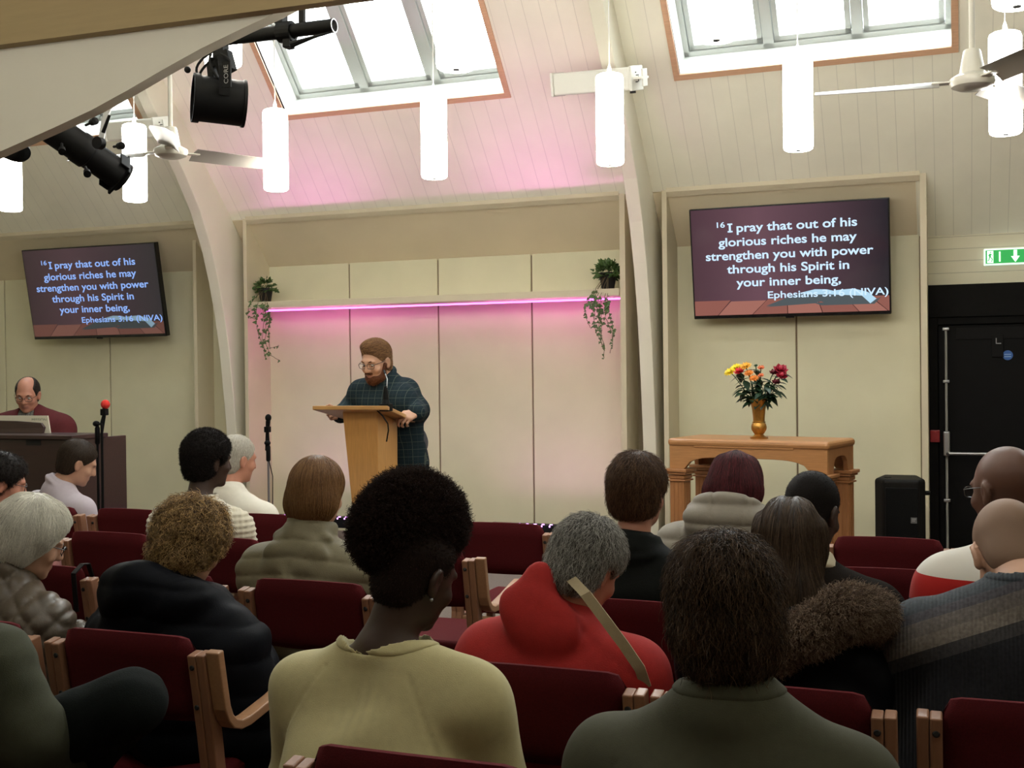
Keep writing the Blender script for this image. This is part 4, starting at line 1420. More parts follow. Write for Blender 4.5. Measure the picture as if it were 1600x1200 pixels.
def ivy_leaf(mb, p, d, n, s):
    d = Vector(d).normalized(); n = Vector(n)
    if abs(d.dot(n.normalized())) > 0.95:
        n = Vector((0.3, -1, 0.2))
    sd_ = d.cross(n).normalized(); n = sd_.cross(d)
    pts = [(0, 0.0), (-0.32, -0.10), (-0.52, 0.22), (-0.26, 0.42), (-0.20, 0.72), (0, 1.0), (0.20, 0.72), (0.26, 0.42), (0.52, 0.22), (0.32, -0.10)]
    vs = [p + sd_ * (x * s) + d * (y * s) + n * (-abs(x) * 0.35 * s) for x, y in pts] + [p + d * 0.35 * s]
    mb.add(vs, [(10, i, (i + 1) % 10) for i in range(10)])


def ivy(px, py, Y, r, trails, label, seed, crown):
    rg = random.Random(seed)
    base = at(px, py, Y=Y); base.z = SHELF_TOP
    t = thing('potted_ivy', label, 'plant', base)
    b = MB(); b.lathe([(0.0, 0), (r * 0.72, 0), (r * 1.0, r * 1.75), (r * 1.08, r * 1.75), (r * 1.08, r * 2.0), (r * 0.95, r * 2.0), (r * .9, r * 1.7), (0, r * 1.7)], base, n=24, cap=False); b.build('pot', m_pot, t, smooth=True)
    b = MB()
    for _ in range(crown):
        a, e = rg.uniform(0, 2 * PI), rg.uniform(-0.35, 1.3)
        q = Vector((math.cos(a) * math.cos(e), math.sin(a) * math.cos(e), math.sin(e) * 0.95))
        p_ = base + Vector((0, 0, r * 2.0)) + Vector((q.x * r * 1.65, q.y * r * 1.3, q.z * r * 1.45)) * rg.uniform(0.55, 1.05)
        ivy_leaf(b, p_, q + Vector((rg.uniform(-.5, .5), rg.uniform(-.6, .2), rg.uniform(-0.8, 0.1))), (rg.uniform(-.4, .4), -0.7, 0.7), rg.uniform(0.028, 0.048))
    b.build('leaves', m_ivy, t)
    for tr in trails:
        pts = [base + Vector((rg.uniform(-.02, .02), -r * 0.4, r * 2.0))] + [at(x, y, Y=8.41 - 0.012 * q) for q, (x, y) in enumerate(tr)]
        path = []
        for i in range(len(pts) - 1):
            for s in range(4):
                path.append(pts[i].lerp(pts[i + 1], s / 4) + Vector((rg.uniform(-.006, .006), rg.uniform(-.006, .006), 0)))
        path.append(pts[-1])
        b = MB(); b.tube(path, 0.0022, 5); st_ = b.build('trailing_stem', m_ivys, t, smooth=True)
        b = MB()
        for i in range(3, len(path)):
            f = i / len(path)
            for _ in range(2 if f < 0.7 else 1):
                if rg.random() < 0.80 - 0.35 * f:
                    a = rg.uniform(0, 2 * PI)
                    ivy_leaf(b, path[i] + Vector((rg.uniform(-.012, .012), -.004, 0)), (math.cos(a), -0.3, -0.5 + 0.6 * math.sin(a)), (rg.uniform(-.3, .3), -1, 0.3), rg.uniform(0.022, 0.046) * (1.05 - 0.5 * f))
        b.build('stem_leaves', m_ivy, st_)


ivy(415, 470, 8.60, 0.062, [[(409, 478), (412, 500), (409, 530), (416, 552), (437, 563)], [(414, 478), (417, 505), (414, 530), (420, 548), (424, 555)],
                            [(401, 478), (400, 498), (404, 520), (412, 548), (415, 560)], [(396, 468), (388, 480), (386, 492), (400, 500)], [(418, 478), (421, 498), (420, 520), (421, 545), (436, 540)]],
    'potted ivy trailing from the left end of the stage shelf', 3, 95)
ivy(950, 455, 8.60, 0.066, [[(930, 463), (926, 490), (930, 515), (941, 538), (945, 548)], [(938, 465), (940, 490), (936, 515), (945, 540), (944, 560)], [(922, 462), (915, 480), (917, 500), (922, 512)],
                            [(945, 466), (952, 490), (958, 515), (958, 535), (953, 552)], [(932, 465), (934, 490), (940, 505), (938, 530), (943, 545)], [(950, 466), (944, 485), (947, 500), (956, 518), (957, 530)], [(926, 462), (922, 478), (928, 488), (930, 500)]],
    'bushy potted ivy trailing from the right end of the stage shelf', 5, 190)

# ------------------------------------------------------------------ organ with music desk and hymn book
m_org = wood_mat('dark_organ_wood', (0.030, 0.010, 0.008), 0.45, axis=0, contrast=0.25, scale=3, coat=0.2)
m_paper = mat('cream_paper', (0.62, 0.58, 0.46), 0.8)
m_ink = mat('grey_green_ink', (0.18, 0.22, 0.16), 0.8)
OY = 6.55
oz = at(60, 680, Y=OY).z
ox1, ox0 = at(115, 690, Y=OY).x, at(-260, 690, Y=OY).x
t = thing('organ', 'dark wooden organ console in front of the organist', 'organ', ((ox0 + ox1) / 2, OY + .3, PLAT))
b = MB(); b.box((ox0, OY, PLAT), (ox1 - .02, OY + 0.05, oz - 0.03)); b.build('front_panel', m_org, t, bevel=0.004)
for xa in (ox0, ox1 - .06):
    b = MB(); b.box((xa, OY + .05, PLAT), (xa + .04, OY + 0.58, oz - 0.03)); b.build('side_panel', m_org, t, bevel=0.004)
b = MB(); b.box((ox0 + .04, OY + .30, oz - 0.22), (ox1 - .06, OY + 0.58, oz - 0.16)); b.build('keyboard', mat('ivory_keys', (0.6, 0.56, 0.45), 0.4), t, bevel=0.004)
b = MB(); b.box((ox0 - .02, OY - .02, oz - 0.03), (ox1, OY + 0.36, oz)); b.build('top_board', m_org, t, bevel=0.005)
va, vc = at(41, 682, Y=OY), at(64, 696, Y=OY)
b = MB(); b.box((va.x, OY - 0.004, vc.z), (vc.x, OY + 0.002, oz - .032)); b.build('socket_panel', m_dark, t)
rA, rB = at(-120, 660, Y=OY + .22), at(66, 665, Y=OY + .22)
b = MB()
poly = [(rA.x, OY + .22, oz), (rB.x, OY + .22, oz), (rB.x, OY + .24, at(66, 668, Y=OY + .22).z), (rB.x - .04, OY + .25, at(60, 661, Y=OY + .22).z), (at(20, 658, Y=OY + .22).x, OY + .25, at(20, 658, Y=OY + .22).z), (rA.x, OY + .25, at(20, 656, Y=OY + .22).z)]
b.prism(poly, (0, 0.02, 0)); b.build('music_desk', m_org, t, bevel=0.004)
bk = [at(-60, 649, Y=OY + .30), at(74.5, 649.5, Y=OY + .30), at(79, 678, Y=OY + .27), at(-60, 678, Y=OY + .27)]
t = thing('hymn_book', 'open cream hymn book standing on the organ music desk', 'book', (bk[2].x, OY + .27, oz))
b = MB(); b.prism(bk, (0, 0.008, 0)); cov = b.build('cover', m_paper, t)
def book_text(s, x, y, wpx):
    a_ = at(x, y, Y=OY + .294); c_ = at(x + wpx, y, Y=OY + .294)
    vs, fs, _ = text_mesh(s, c_.x - a_.x, 0.022)
    return [Vector((a_.x + v.x, OY + .292, a_.z + v.y)) for v in vs], fs
b = MB(); b.add(*book_text('MISSION', 50, 658, 23)); b.build('title_lettering', m_ink, cov)
b = MB(); b.add(*book_text('songs', 20, 657, 11)); b.build('small_lettering', m_ink, cov) if False else None
# organ bench
bc = at(43, 700, Y=7.35)
t = thing('organ_bench', 'dark organ bench under the organist behind the console', 'bench', (bc.x, 7.35, PLAT))
b = MB(); b.box((bc.x - .45, 7.2, PLAT + .47), (bc.x + .45, 7.52, PLAT + .51)); b.build('seat', m_org, t, bevel=0.006)
for s in (-1, 1):
    b = MB(); b.box((bc.x + s * .42 - .02, 7.22, PLAT), (bc.x + s * .42 + .02, 7.5, PLAT + .47)); b.build('leg', m_org, t, bevel=0.004)
# ------------------------------------------------------------------ congregation chairs
m_beech = wood_mat('beech_chair', (0.26, 0.125, 0.068), 0.48, axis=2, contrast=0.10, scale=4, coat=0.1)
m_beecht = wood_mat('beech_rail', (0.33, 0.175, 0.088), 0.45, axis=1, contrast=0.10, scale=4, coat=0.1)
m_red = mat('maroon_upholstery', (0.065, 0.004, 0.006), 0.92, noise=0.22, nscale=260, bump=0.25, bscale=500, sheen=0.14, spec=0.2)
m_red.node_tree.nodes['Principled BSDF'].inputs['Sheen Tint'].default_value = (0.75, 0.06, 0.07, 1)
m_bolt = mat('dark_bolt', (0.03, 0.03, 0.03), 0.4, metal=0.6)
CW = 0.44            # upholstered back width
_protos = {}


def make_chair(arm_l, arm_r):
    t = thing('stacking_chair', None, 'chair', (0, 0, 0))
    # backrest pad: rounded top corners, slightly hollow, leaning back
    b = MB()
    n = 20
    prof_ = []
    for i in range(n + 1):
        x = -CW / 2 + CW * i / n
        e = abs(x) / (CW / 2)
        zt_ = 0.858 - 0.010 * e ** 2 - (0.045 * max(0, (e - 0.84) / 0.16) ** 2.2)
        prof_.append((x, zt_))
    zb_ = 0.615
    rows = 8
    vs, fs = [], []
    th = 0.045
    for side in (0, 1):
        for r in range(rows + 1):
            f = r / rows
            for x, zt_ in prof_:
                z = zb_ + (zt_ - zb_) * f
                e = abs(x) / (CW / 2)
                rnd = 0.016 * (max(0, abs(2 * f - 1) - 0.85) / 0.15) ** 2 + 0.012 * (max(0, e - 0.9) / 0.1) ** 2
                hollow = -0.030 * (1 - e * e)
                y = -(z - 0.60) * 0.17 + hollow + (rnd if side == 0 else th - rnd)
                vs.append((x, y, z))
    m_ = n + 1
    K = (rows + 1) * m_
    for r in range(rows):
        for i in range(n):
            a = r * m_ + i
            fs.append((a, a + 1, a + m_ + 1, a + m_))
            fs.append((K + a + m_, K + a + m_ + 1, K + a + 1, K + a))
    for i in range(n):
        fs.append((i + 1, i, K + i, K + i + 1)); a = rows * m_ + i; fs.append((a, a + 1, K + a + 1, K + a))
    for r in range(rows):
        a = r * m_; fs.append((a, a + m_, K + a + m_, K + a)); a = r * m_ + n; fs.append((a + m_, a, K + a, K + a + m_))
    b.add(vs, fs)
    b.build('backrest', m_red, t, smooth=True, sharp=60)
    # seat
    b = MB(); b.box((-CW / 2, 0.03, 0.415), (CW / 2, 0.47, 0.465)); b.build('seat', m_red, t, bevel=0.022, segs=3, smooth=True)
    b = MB(); b.box((-CW / 2 - .005, 0.02, 0.36), (CW / 2 + .005, 0.05, 0.40)); b.build('seat_rail', m_beecht, t, bevel=0.004)
    b = MB(); b.box((-CW / 2 - .005, 0.42, 0.36), (CW / 2 + .005, 0.45, 0.40)); b.build('seat_rail', m_beecht, t, bevel=0.004)
    for s in (-1, 1):
        x = s * (CW / 2 + 0.020)
        y_at = lambda z: -(z - 0.60) * 0.17 + 0.004
        b = MB()
        path = [(x, y_at(0.812), 0.812), (x, y_at(0.70), 0.70), (x, y_at(0.58), 0.58), (x, 0.03, 0.42), (x, 0.0, 0.20), (x, -0.06, 0.0)]
        b.strip([Vector(q) - Vector((s * 0.0135, 0, 0)) for q in path], Vector((0.0128, 0, 0)), 0.022)
        b.strip([Vector(q) + Vector((s * 0.0135, 0.001, 0.002)) for q in path], Vector((0.0128, 0, 0)), 0.022)
        lg = b.build('leg', m_beech, t, bevel=0.004)
        for z in (0.775, 0.665):
            q = MB(); q.lathe([(0.0, 0.006), (0.005, 0.006), (0.008, 0.003), (0.008, 0.0)], (x - s * .0135, y_at(z) - 0.020, z), (0, -1, 0.15), 12, cap=False); q.build('bolt', m_bolt, lg, smooth=True)
        b = MB(); b.strip([(x, 0.45, 0.0), (x, 0.44, 0.42)], Vector((0.018, 0, 0)), 0.02); b.build('leg', m_beech, t, bevel=0.004)
        b = MB(); b.box((x - 0.017, 0.03, 0.355), (x + 0.017, 0.43, 0.40)); b.build('side_rail', m_beecht, t, bevel=0.004)
        if (s < 0 and arm_l) or (s > 0 and arm_r):
            xa = x + s * 0.049
            pth = [(xa, y_at(0.822) - .002, 0.822), (xa, y_at(0.72), 0.72), (xa, y_at(0.665) + 0.002, 0.665), (xa, 0.008, 0.635), (xa, 0.028, 0.614), (xa, 0.060, 0.602), (xa, 0.10, 0.602), (xa, 0.22, 0.622), (xa, 0.32, 0.645), (xa, 0.38, 0.655), (xa, 0.41, 0.650), (xa, 0.43, 0.63), (xa, 0.44, 0.58), (xa, 0.445, 0.40)]
            b = MB(); b.strip(pth, Vector((0.021, 0, 0)), 0.013)
            b.build('armrest', m_beecht, t, bevel=0.004)
    return t


def chair(x, y, label, arms='', rot=0.0, group='maroon congregation chairs in rows'):
    if arms not in _protos:
        c = make_chair('l' in arms, 'r' in arms)
        _protos[arms] = c
    else:
        c = copy_tree(_protos[arms])
    c.location = (x, y, 0)
    c.rotation_euler = (0, 0, rad(rot))
    c['label'] = label
    c['group'] = group
    return c


def cx(px, Y):
    return at(px, 700, Y=Y).x


RA, RB, RC, RD, RE = 5.02, 4.25, 3.45, 2.62, 1.95
# row A, nearest the platform
chair(-4.62, RA, 'maroon chair behind the man in the lilac shirt, foremost row on the left')
chair(-4.05, RA, 'empty maroon chair right of the man in the lilac shirt')
chair(-3.23, RA, 'maroon chair under the white haired man in white polo shirt')
chair(-1.965, RA, 'empty maroon chair standing alone below the right LED batten')
chair(-0.87, RA + .1, 'maroon chair under the woman with reddish hair')
chair(-0.26, RA, 'maroon chair in front of the floor loudspeaker')
# row B
chair(-4.26, RB, 'maroon chair under the man in glasses cut by the left edge')
chair(-3.54, RB, 'maroon chair right of the white haired woman, second row from front')
chair(-2.97, RB, 'maroon chair under the man in white waffle jumper', 'r')
chair(-2.03, RB, 'maroon armchair just right of the afro haired woman with bare seat', 'r')
chair(-0.21, RB, 'maroon chair between the dark jumper man and the white jacketed man')
# row C
chair(-3.20, RC, 'maroon chair with a bag strap over it behind the white haired woman')
chair(-2.64, RC, 'maroon chair hidden in front of the curly haired woman')
chair(-2.045, RC, 'maroon chair behind the woman in the beige jacket')
chair(-0.95, RC, 'maroon chair behind the man in the black jacket')
chair(-0.36, RC, 'maroon chair behind the man in dark jumper and cream collar')
chair(0.21, RC, 'maroon chair behind the man in the white and red jacket')
# row D
chair(-2.70, RD, 'maroon chair behind the white haired woman in quilted jacket')
chair(-2.12, RD, 'maroon armchair behind the woman in the black puffer coat', 'r')
chair(-0.93, RD, 'maroon chair behind the person in the red hoodie')
chair(-0.385, RD, 'maroon chair behind the woman with long hair and fur hood')
chair(0.185, RD + .03, 'maroon chair behind the bald man in the striped jumper')
# row E
chair(-0.93, RE, 'nearest maroon chair behind the woman in the cream sweatshirt')
chair(-0.36, 1.72, 'maroon chair under the person in the olive top')
chair(-2.55, RE - .1, 'maroon chair under the seated person with crossed legs')

# shoulder bag hung over a chair back
m_bag = mat('black_bag_leather', (0.008, 0.007, 0.007), 0.4, bump=0.1, bscale=200)
bx_ = at(141, 886, Y=RC).x
t = thing('shoulder_bag', 'black shoulder bag hung by its strap over a chair back beside the white haired woman', 'bag', (bx_, RC + 0.06, 0.5))
b = MB(); b.strip([(bx_ - .012, RC + .055, 0.66), (bx_ - .006, RC + .02, 0.80), (bx_, RC - .01, 0.862), (bx_ + .002, RC - .045, 0.866), (bx_ + .004, RC - .092, 0.84), (bx_ + .004, RC - .08, 0.70)], Vector((0.010, 0, 0)), 0.003); b.build('strap', m_bag, t, bevel=0.001)
b = MB(); b.box((bx_ - .13, RC + .055, 0.475), (bx_ + .11, RC + .13, 0.665)); b.build('pouch', m_bag, t, bevel=0.025, segs=3)
# ------------------------------------------------------------------ smooth solid modelling (signed distances on a grid, meshed by surface nets)
def V3(*a):
    return np.array(a if len(a) == 3 else a[0], dtype=np.float64)


class Solid:
    def __init__(self):
        self.p = []

    def _add(self, fn, lo, hi, k, op):
        self.p.append((fn, np.array(lo, float), np.array(hi, float), k, op))

    def cone(self, a, b, r1, r2=None, k=0.02, op='u'):
        a, b = V3(*a), V3(*b)
        r2 = r1 if r2 is None else r2
        ba = b - a
        L2 = max(1e-9, ba @ ba)

        def fn(X, Y, Z):
            px, py, pz = X - a[0], Y - a[1], Z - a[2]
            t = np.clip((px * ba[0] + py * ba[1] + pz * ba[2]) / L2, 0, 1)
            return np.sqrt((px - t * ba[0]) ** 2 + (py - t * ba[1]) ** 2 + (pz - t * ba[2]) ** 2) - (r1 + (r2 - r1) * t)
        r = max(r1, r2)
        self._add(fn, np.minimum(a, b) - r, np.maximum(a, b) + r, k, op)

    def ell(self, c, r, R=None, k=0.02, op='u'):
        c, r = V3(*c), V3(*r)
        M = np.eye(3) if R is None else np.array(R)

        def fn(X, Y, Z):
            px, py, pz = X - c[0], Y - c[1], Z - c[2]
            q = [M[0, i] * px + M[1, i] * py + M[2, i] * pz for i in range(3)]
            k0 = np.sqrt(sum((q[i] / r[i]) ** 2 for i in range(3)))
            k1 = np.sqrt(sum((q[i] / r[i] ** 2) ** 2 for i in range(3))) + 1e-9
            return k0 * (k0 - 1) / k1
        e = np.sqrt(((M * r) ** 2).sum(axis=1))
        self._add(fn, c - e, c + e, k, op)

    def ring(self, c, R, major, minor, k=0.01, op='u', sx=1.0, sy=1.0):
        """torus in the local XY plane of R"""
        c = V3(*c); M = np.array(R)

        def fn(X, Y, Z):
            px, py, pz = X - c[0], Y - c[1], Z - c[2]
            q = [M[0, i] * px + M[1, i] * py + M[2, i] * pz for i in range(3)]
            d = np.sqrt((q[0] / sx) ** 2 + (q[1] / sy) ** 2) - major
            return np.sqrt(d * d + q[2] ** 2) - minor
        e = major * max(sx, sy) + minor
        self._add(fn, c - e, c + e, k, op)

    def plane(self, c, n, k=0.01):
        """keep the side the normal points away from"""
        c, n = V3(*c), V3(*n)
        n = n / np.linalg.norm(n)
        self._add(lambda X, Y, Z: (X - c[0]) * n[0] + (Y - c[1]) * n[1] + (Z - c[2]) * n[2], [-9] * 3, [9] * 3, k, 'i')

    def mesh(self, res=0.008, disp=None):
        adds = [q for q in self.p if q[4] == 'u']
        lo = np.min([q[1] for q in adds], axis=0) - 3 * res - 0.012
        hi = np.max([q[2] for q in adds], axis=0) + 3 * res + 0.012
        n = np.ceil((hi - lo) / res).astype(int) + 1
        ax = [lo[i] + res * np.arange(n[i]) for i in range(3)]
        f = np.full(n, 0.5)
        for fn, a, b, k, op in self.p:
            m = k + 3 * res if op != 'i' else 0
            i0 = np.clip(np.floor((a - m - lo) / res).astype(int), 0, n)
            i1 = np.clip(np.ceil((b + m - lo) / res).astype(int) + 1, 0, n)
            if (i1 <= i0).any():
                continue
            sl = tuple(slice(i0[i], i1[i]) for i in range(3))
            X = ax[0][sl[0]][:, None, None]; Y = ax[1][sl[1]][None, :, None]; Z = ax[2][sl[2]][None, None, :]
            d = fn(X, Y, Z)
            g = f[sl]
            if op == 'u':
                if k > 1e-6:
                    h = np.maximum(k - np.abs(g - d), 0) / k
                    f[sl] = np.minimum(g, d) - h * h * k * 0.25
                else:
                    f[sl] = np.minimum(g, d)
            else:
                if op == 's':
                    d = -d
                if k > 1e-6:
                    h = np.maximum(k - np.abs(g - d), 0) / k
                    f[sl] = np.maximum(g, d) + h * h * k * 0.25
                else:
                    f[sl] = np.maximum(g, d)
        if disp is not None:
            idx = np.nonzero(np.abs(f) < 0.05)
            P = [ax[i][idx[i]] for i in range(3)]
            f[idx] += disp(*P)
        return surface_nets(f, lo, res)


def surface_nets(f, lo, res):
    s = f < 0
    n = np.array(f.shape)
    c = np.zeros(n - 1, dtype=np.int8)
    offs = [(i, j, k) for i in (0, 1) for j in (0, 1) for k in (0, 1)]

    def sub(a, o):
        return a[o[0]:n[0] - 1 + o[0], o[1]:n[1] - 1 + o[1], o[2]:n[2] - 1 + o[2]]
    for o in offs:
        c += sub(s, o)
    act = (c > 0) & (c < 8)
    I = np.nonzero(act)
    idx = np.full(n - 1, -1, dtype=np.int64)
    idx[I] = np.arange(len(I[0]))
    acc = np.zeros((len(I[0]), 3)); cnt = np.zeros(len(I[0]))
    for a in offs:
        for d in range(3):
            if a[d] == 0:
                b = list(a); b[d] = 1
                fa = f[I[0] + a[0], I[1] + a[1], I[2] + a[2]]; fb = f[I[0] + b[0], I[1] + b[1], I[2] + b[2]]
                cr = (fa < 0) != (fb < 0)
                t = np.where(cr, fa / np.where(cr, fa - fb, 1), 0)
                for q in range(3):
                    acc[:, q] += cr * (a[q] + (t if q == d else 0))
                cnt += cr
    v = (np.stack(I, 1) + acc / cnt[:, None]) * res + lo
    quads = []
    for d in range(3):
        e1, e2 = [(1, 2), (2, 0), (0, 1)][d]
        sa = [slice(0, n[i]) for i in range(3)]; sb = list(sa)
        sa[d] = slice(0, n[d] - 1); sb[d] = slice(1, n[d])
        A, B = s[tuple(sa)], s[tuple(sb)]
        E = np.nonzero(A != B)
        E = np.stack(E, 1)
        ok = (E[:, e1] > 0) & (E[:, e2] > 0) & (E[:, e1] < n[e1] - 1) & (E[:, e2] < n[e2] - 1)
        E = E[ok]
        flip = A[E[:, 0], E[:, 1], E[:, 2]]
        q = []
        for o1, o2 in ((-1, -1), (0, -1), (0, 0), (-1, 0)):
            C = E.copy(); C[:, e1] += o1; C[:, e2] += o2
            q.append(idx[C[:, 0], C[:, 1], C[:, 2]])
        q = np.stack(q, 1)
        q = np.where(flip[:, None], q, q[:, ::-1])
        quads.append(q)
    return v, np.concatenate(quads)


def np_object(name, v, q, mats, parent=None, slots=None, loc=None):
    me = bpy.data.meshes.new(name)
    me.vertices.add(len(v))
    me.vertices.foreach_set('co', np.asarray(v, dtype=np.float32).ravel())
    me.loops.add(q.size)
    me.loops.foreach_set('vertex_index', q.astype(np.int32).ravel())
    me.polygons.add(len(q))
    me.polygons.foreach_set('loop_start', (np.arange(len(q)) * 4).astype(np.int32))
    me.polygons.foreach_set('use_smooth', np.ones(len(q), dtype=bool))
    for m in (mats if isinstance(mats, (list, tuple)) else [mats]):
        me.materials.append(m)
    if slots is not None:
        me.polygons.foreach_set('material_index', slots.astype(np.int32))
    me.update(calc_edges=True)
    me.validate()
    o = bpy.data.objects.new(name, me)
    COL.objects.link(o)
    if parent is not None:
        o.parent = parent
    if loc is not None:
        o.location = loc
    return o


def vert_normals(v, q):
    n = np.zeros_like(v)
    fn = np.cross(v[q[:, 2]] - v[q[:, 0]], v[q[:, 3]] - v[q[:, 1]])
    for i in range(4):
        np.add.at(n, q[:, i], fn)
    return n / (np.linalg.norm(n, axis=1, keepdims=True) + 1e-12)


def hair_curves(name, paths, r0, r1, m, parent):
    """paths: array (strands, points, 3)"""
    ns, npnt, _ = paths.shape
    hc = bpy.data.hair_curves.new(name)
    hc.add_curves([npnt] * ns)
    hc.attributes['position'].data.foreach_set('vector', paths.astype(np.float32).ravel())
    ra = hc.attributes.get('radius') or hc.attributes.new('radius', 'FLOAT', 'POINT')
    ra.data.foreach_set('value', np.tile(np.linspace(r0, r1, npnt), ns).astype(np.float32))
    hc.materials.append(m)
    o = bpy.data.objects.new(name, hc)
    COL.objects.link(o)
    o.parent = parent
    return o


def hair_mat(name, color, rough=0.42, var=0.35, tip=None):
    if name in MATS:
        return MATS[name]
    m = mat(name, color, rough + 0.1, spec=0.2)
    nt = m.node_tree
    b = nt.nodes['Principled BSDF']
    ci = N(nt, 'ShaderNodeHairInfo')
    r = N(nt, 'ShaderNodeMapRange')
    r.inputs['To Min'].default_value = 1 - var
    r.inputs['To Max'].default_value = 1 + var
    nt.links.new(ci.outputs['Random'], r.inputs['Value'])
    mx = N(nt, 'ShaderNodeVectorMath', operation='SCALE')
    nt.links.new(r.outputs[0], mx.inputs['Scale'])
    if tip is not None:
        cr = N(nt, 'ShaderNodeMix', data_type='RGBA')
        nt.links.new(ci.outputs['Random'], cr.inputs['Factor'])
        cr.inputs['A'].default_value = (*color, 1)
        cr.inputs['B'].default_value = (*tip, 1)
        nt.links.new(cr.outputs['Result'], mx.inputs[0])
    else:
        mx.inputs[0].default_value = color
    nt.links.new(mx.outputs[0], b.inputs['Base Color'])
    return m


def strands(v, q, n, length, flow, lift=0.15, grav=0.0, curl=0.0, cfreq=3.0, seg=7, seed=0, jitter=0.15, keep=None, rise=None):
    """paths growing from random surface points; flow(p, nrm) gives the combing direction"""
    g = np.random.default_rng(seed)
    nr = vert_normals(v, q)
    area = np.linalg.norm(np.cross(v[q[:, 2]] - v[q[:, 0]], v[q[:, 3]] - v[q[:, 1]]), axis=1)
    if keep is not None:
        cen = v[q].mean(axis=1)
        area = area * keep(cen)
    pick = g.choice(len(q), size=n, p=area / area.sum())
    a, b = g.random((n, 1)), g.random((n, 1))
    w = [(1 - a) * (1 - b), a * (1 - b), a * b, (1 - a) * b]
    p = sum(w[i] * v[q[pick, i]] for i in range(4))
    nn = sum(w[i] * nr[q[pick, i]] for i in range(4))
    nn /= np.linalg.norm(nn, axis=1, keepdims=True) + 1e-9
    L = length * g.uniform(0.6, 1.15, (n, 1))
    ph = g.uniform(0, 2 * PI, (n, 1)); ph2 = g.uniform(0, 2 * PI, (n, 1))
    jit = g.normal(0, jitter, (n, 3))
    bvh = None
    if rise is not None:
        from mathutils.bvhtree import BVHTree
        bvh = BVHTree.FromPolygons([tuple(x) for x in v], [tuple(int(t) for t in x) for x in q])
        ris = rise * g.uniform(0.1, 1.0, (n, 1))
    out = [p - nn * 0.004]
    cur = p - nn * 0.004
    for i in range(seg):
        fl = flow(cur, nn)
        fl = fl - nn * (fl * nn).sum(1, keepdims=True) * 0.9
        fl /= np.linalg.norm(fl, axis=1, keepdims=True) + 1e-9
        d = fl + nn * lift * (1 - 0.5 * i / seg) + jit
        d[:, 2] -= grav * i / seg
        d /= np.linalg.norm(d, axis=1, keepdims=True) + 1e-9
        cur = cur + d * L / seg
        if bvh is not None:
            for a_ in range(n):
                lo_, no_, _, _ = bvh.find_nearest(cur[a_])
                if lo_ is not None:
                    cur[a_] = lo_
                    nn[a_] = no_
            cur = cur + nn * ris * ((i + 1) / seg)
        if curl:
            t = (i + 1) / seg
            s1 = np.cross(nn, d)
            off = curl * (s1 * np.sin(ph + cfreq * 2 * PI * t) + nn * np.cos(ph2 + cfreq * 2 * PI * t) * 0.8)
            out.append(cur + off)
        else:
            out.append(cur)
    return np.stack(out, 1)


def folds(amp, scale=1.0, seed=0, vert=0.4):
    """soft cloth folds as a displacement"""
    g = np.random.default_rng(seed)
    W_ = [(g.normal(0, 1, 3) * np.array([1, 1, vert]) * 13 * scale, g.uniform(0, 6.28), 1.0) for _ in range(4)]
    W_ += [(g.normal(0, 1, 3) * 32 * scale, g.uniform(0, 6.28), 0.35) for _ in range(4)]

    def fn(X, Y, Z):
        o = 0
        wx = 0.05 * np.sin(9 * Z + seed); wy = 0.05 * np.sin(11 * X + seed)
        for w, p, a in W_:
            o = o + a * np.sin(w[0] * (X + wx) + w[1] * (Y + wy) + w[2] * Z + p)
        return amp * o / 3
    return fn


def quilt(amp, pitch, tilt=0.0, extra=None):
    def fn(X, Y, Z):
        d = -amp * np.abs(np.sin(PI * (Z + tilt * np.abs(X)) / pitch)) ** 0.6 + amp * 0.5
        return d + (extra(X, Y, Z) if extra else 0)
    return fn


def diamond(amp, pitch, extra=None):
    def fn(X, Y, Z):
        u, w = (Z + X * 0.9 + Y * .4) / pitch, (Z - X * 0.9 - Y * .4) / pitch
        d = -amp * (np.abs(np.sin(PI * u)) * np.abs(np.sin(PI * w))) ** 0.5 + amp * 0.5
        return d + (extra(X, Y, Z) if extra else 0)
    return fn
# ------------------------------------------------------------------ people
SKIN = {'pale': (0.46, 0.26, 0.17), 'ruddy': (0.46, 0.21, 0.14), 'brown': (0.10, 0.045, 0.028), 'dark': (0.042, 0.022, 0.015)}


def skin(name):
    return mat('skin_' + name, SKIN[name], 0.48, noise=0.06, nscale=30, spec=0.4)


m_lip = mat('lips', (0.34, 0.15, 0.115), 0.5)
m_eye = mat('eye_white', (0.65, 0.62, 0.58), 0.2)
m_iris = mat('eye_iris', (0.06, 0.05, 0.04), 0.15)
m_shoe = mat('black_shoe_leather', (0.015, 0.013, 0.012), 0.4)
m_jean = mat('dark_jeans', (0.012, 0.014, 0.02), 0.85, noise=0.2, nscale=150)
m_trou = mat('charcoal_trousers', (0.03, 0.03, 0.034), 0.85, noise=0.15, nscale=120)
m_khaki = mat('khaki_trousers', (0.20, 0.15, 0.09), 0.85, noise=0.1, nscale=120)


def rot_m(yaw, pitch, roll):
    return np.array(Matrix.Rotation(rad(yaw), 3, 'Z') @ Matrix.Rotation(rad(-pitch), 3, 'X') @ Matrix.Rotation(rad(roll), 3, 'Y'))


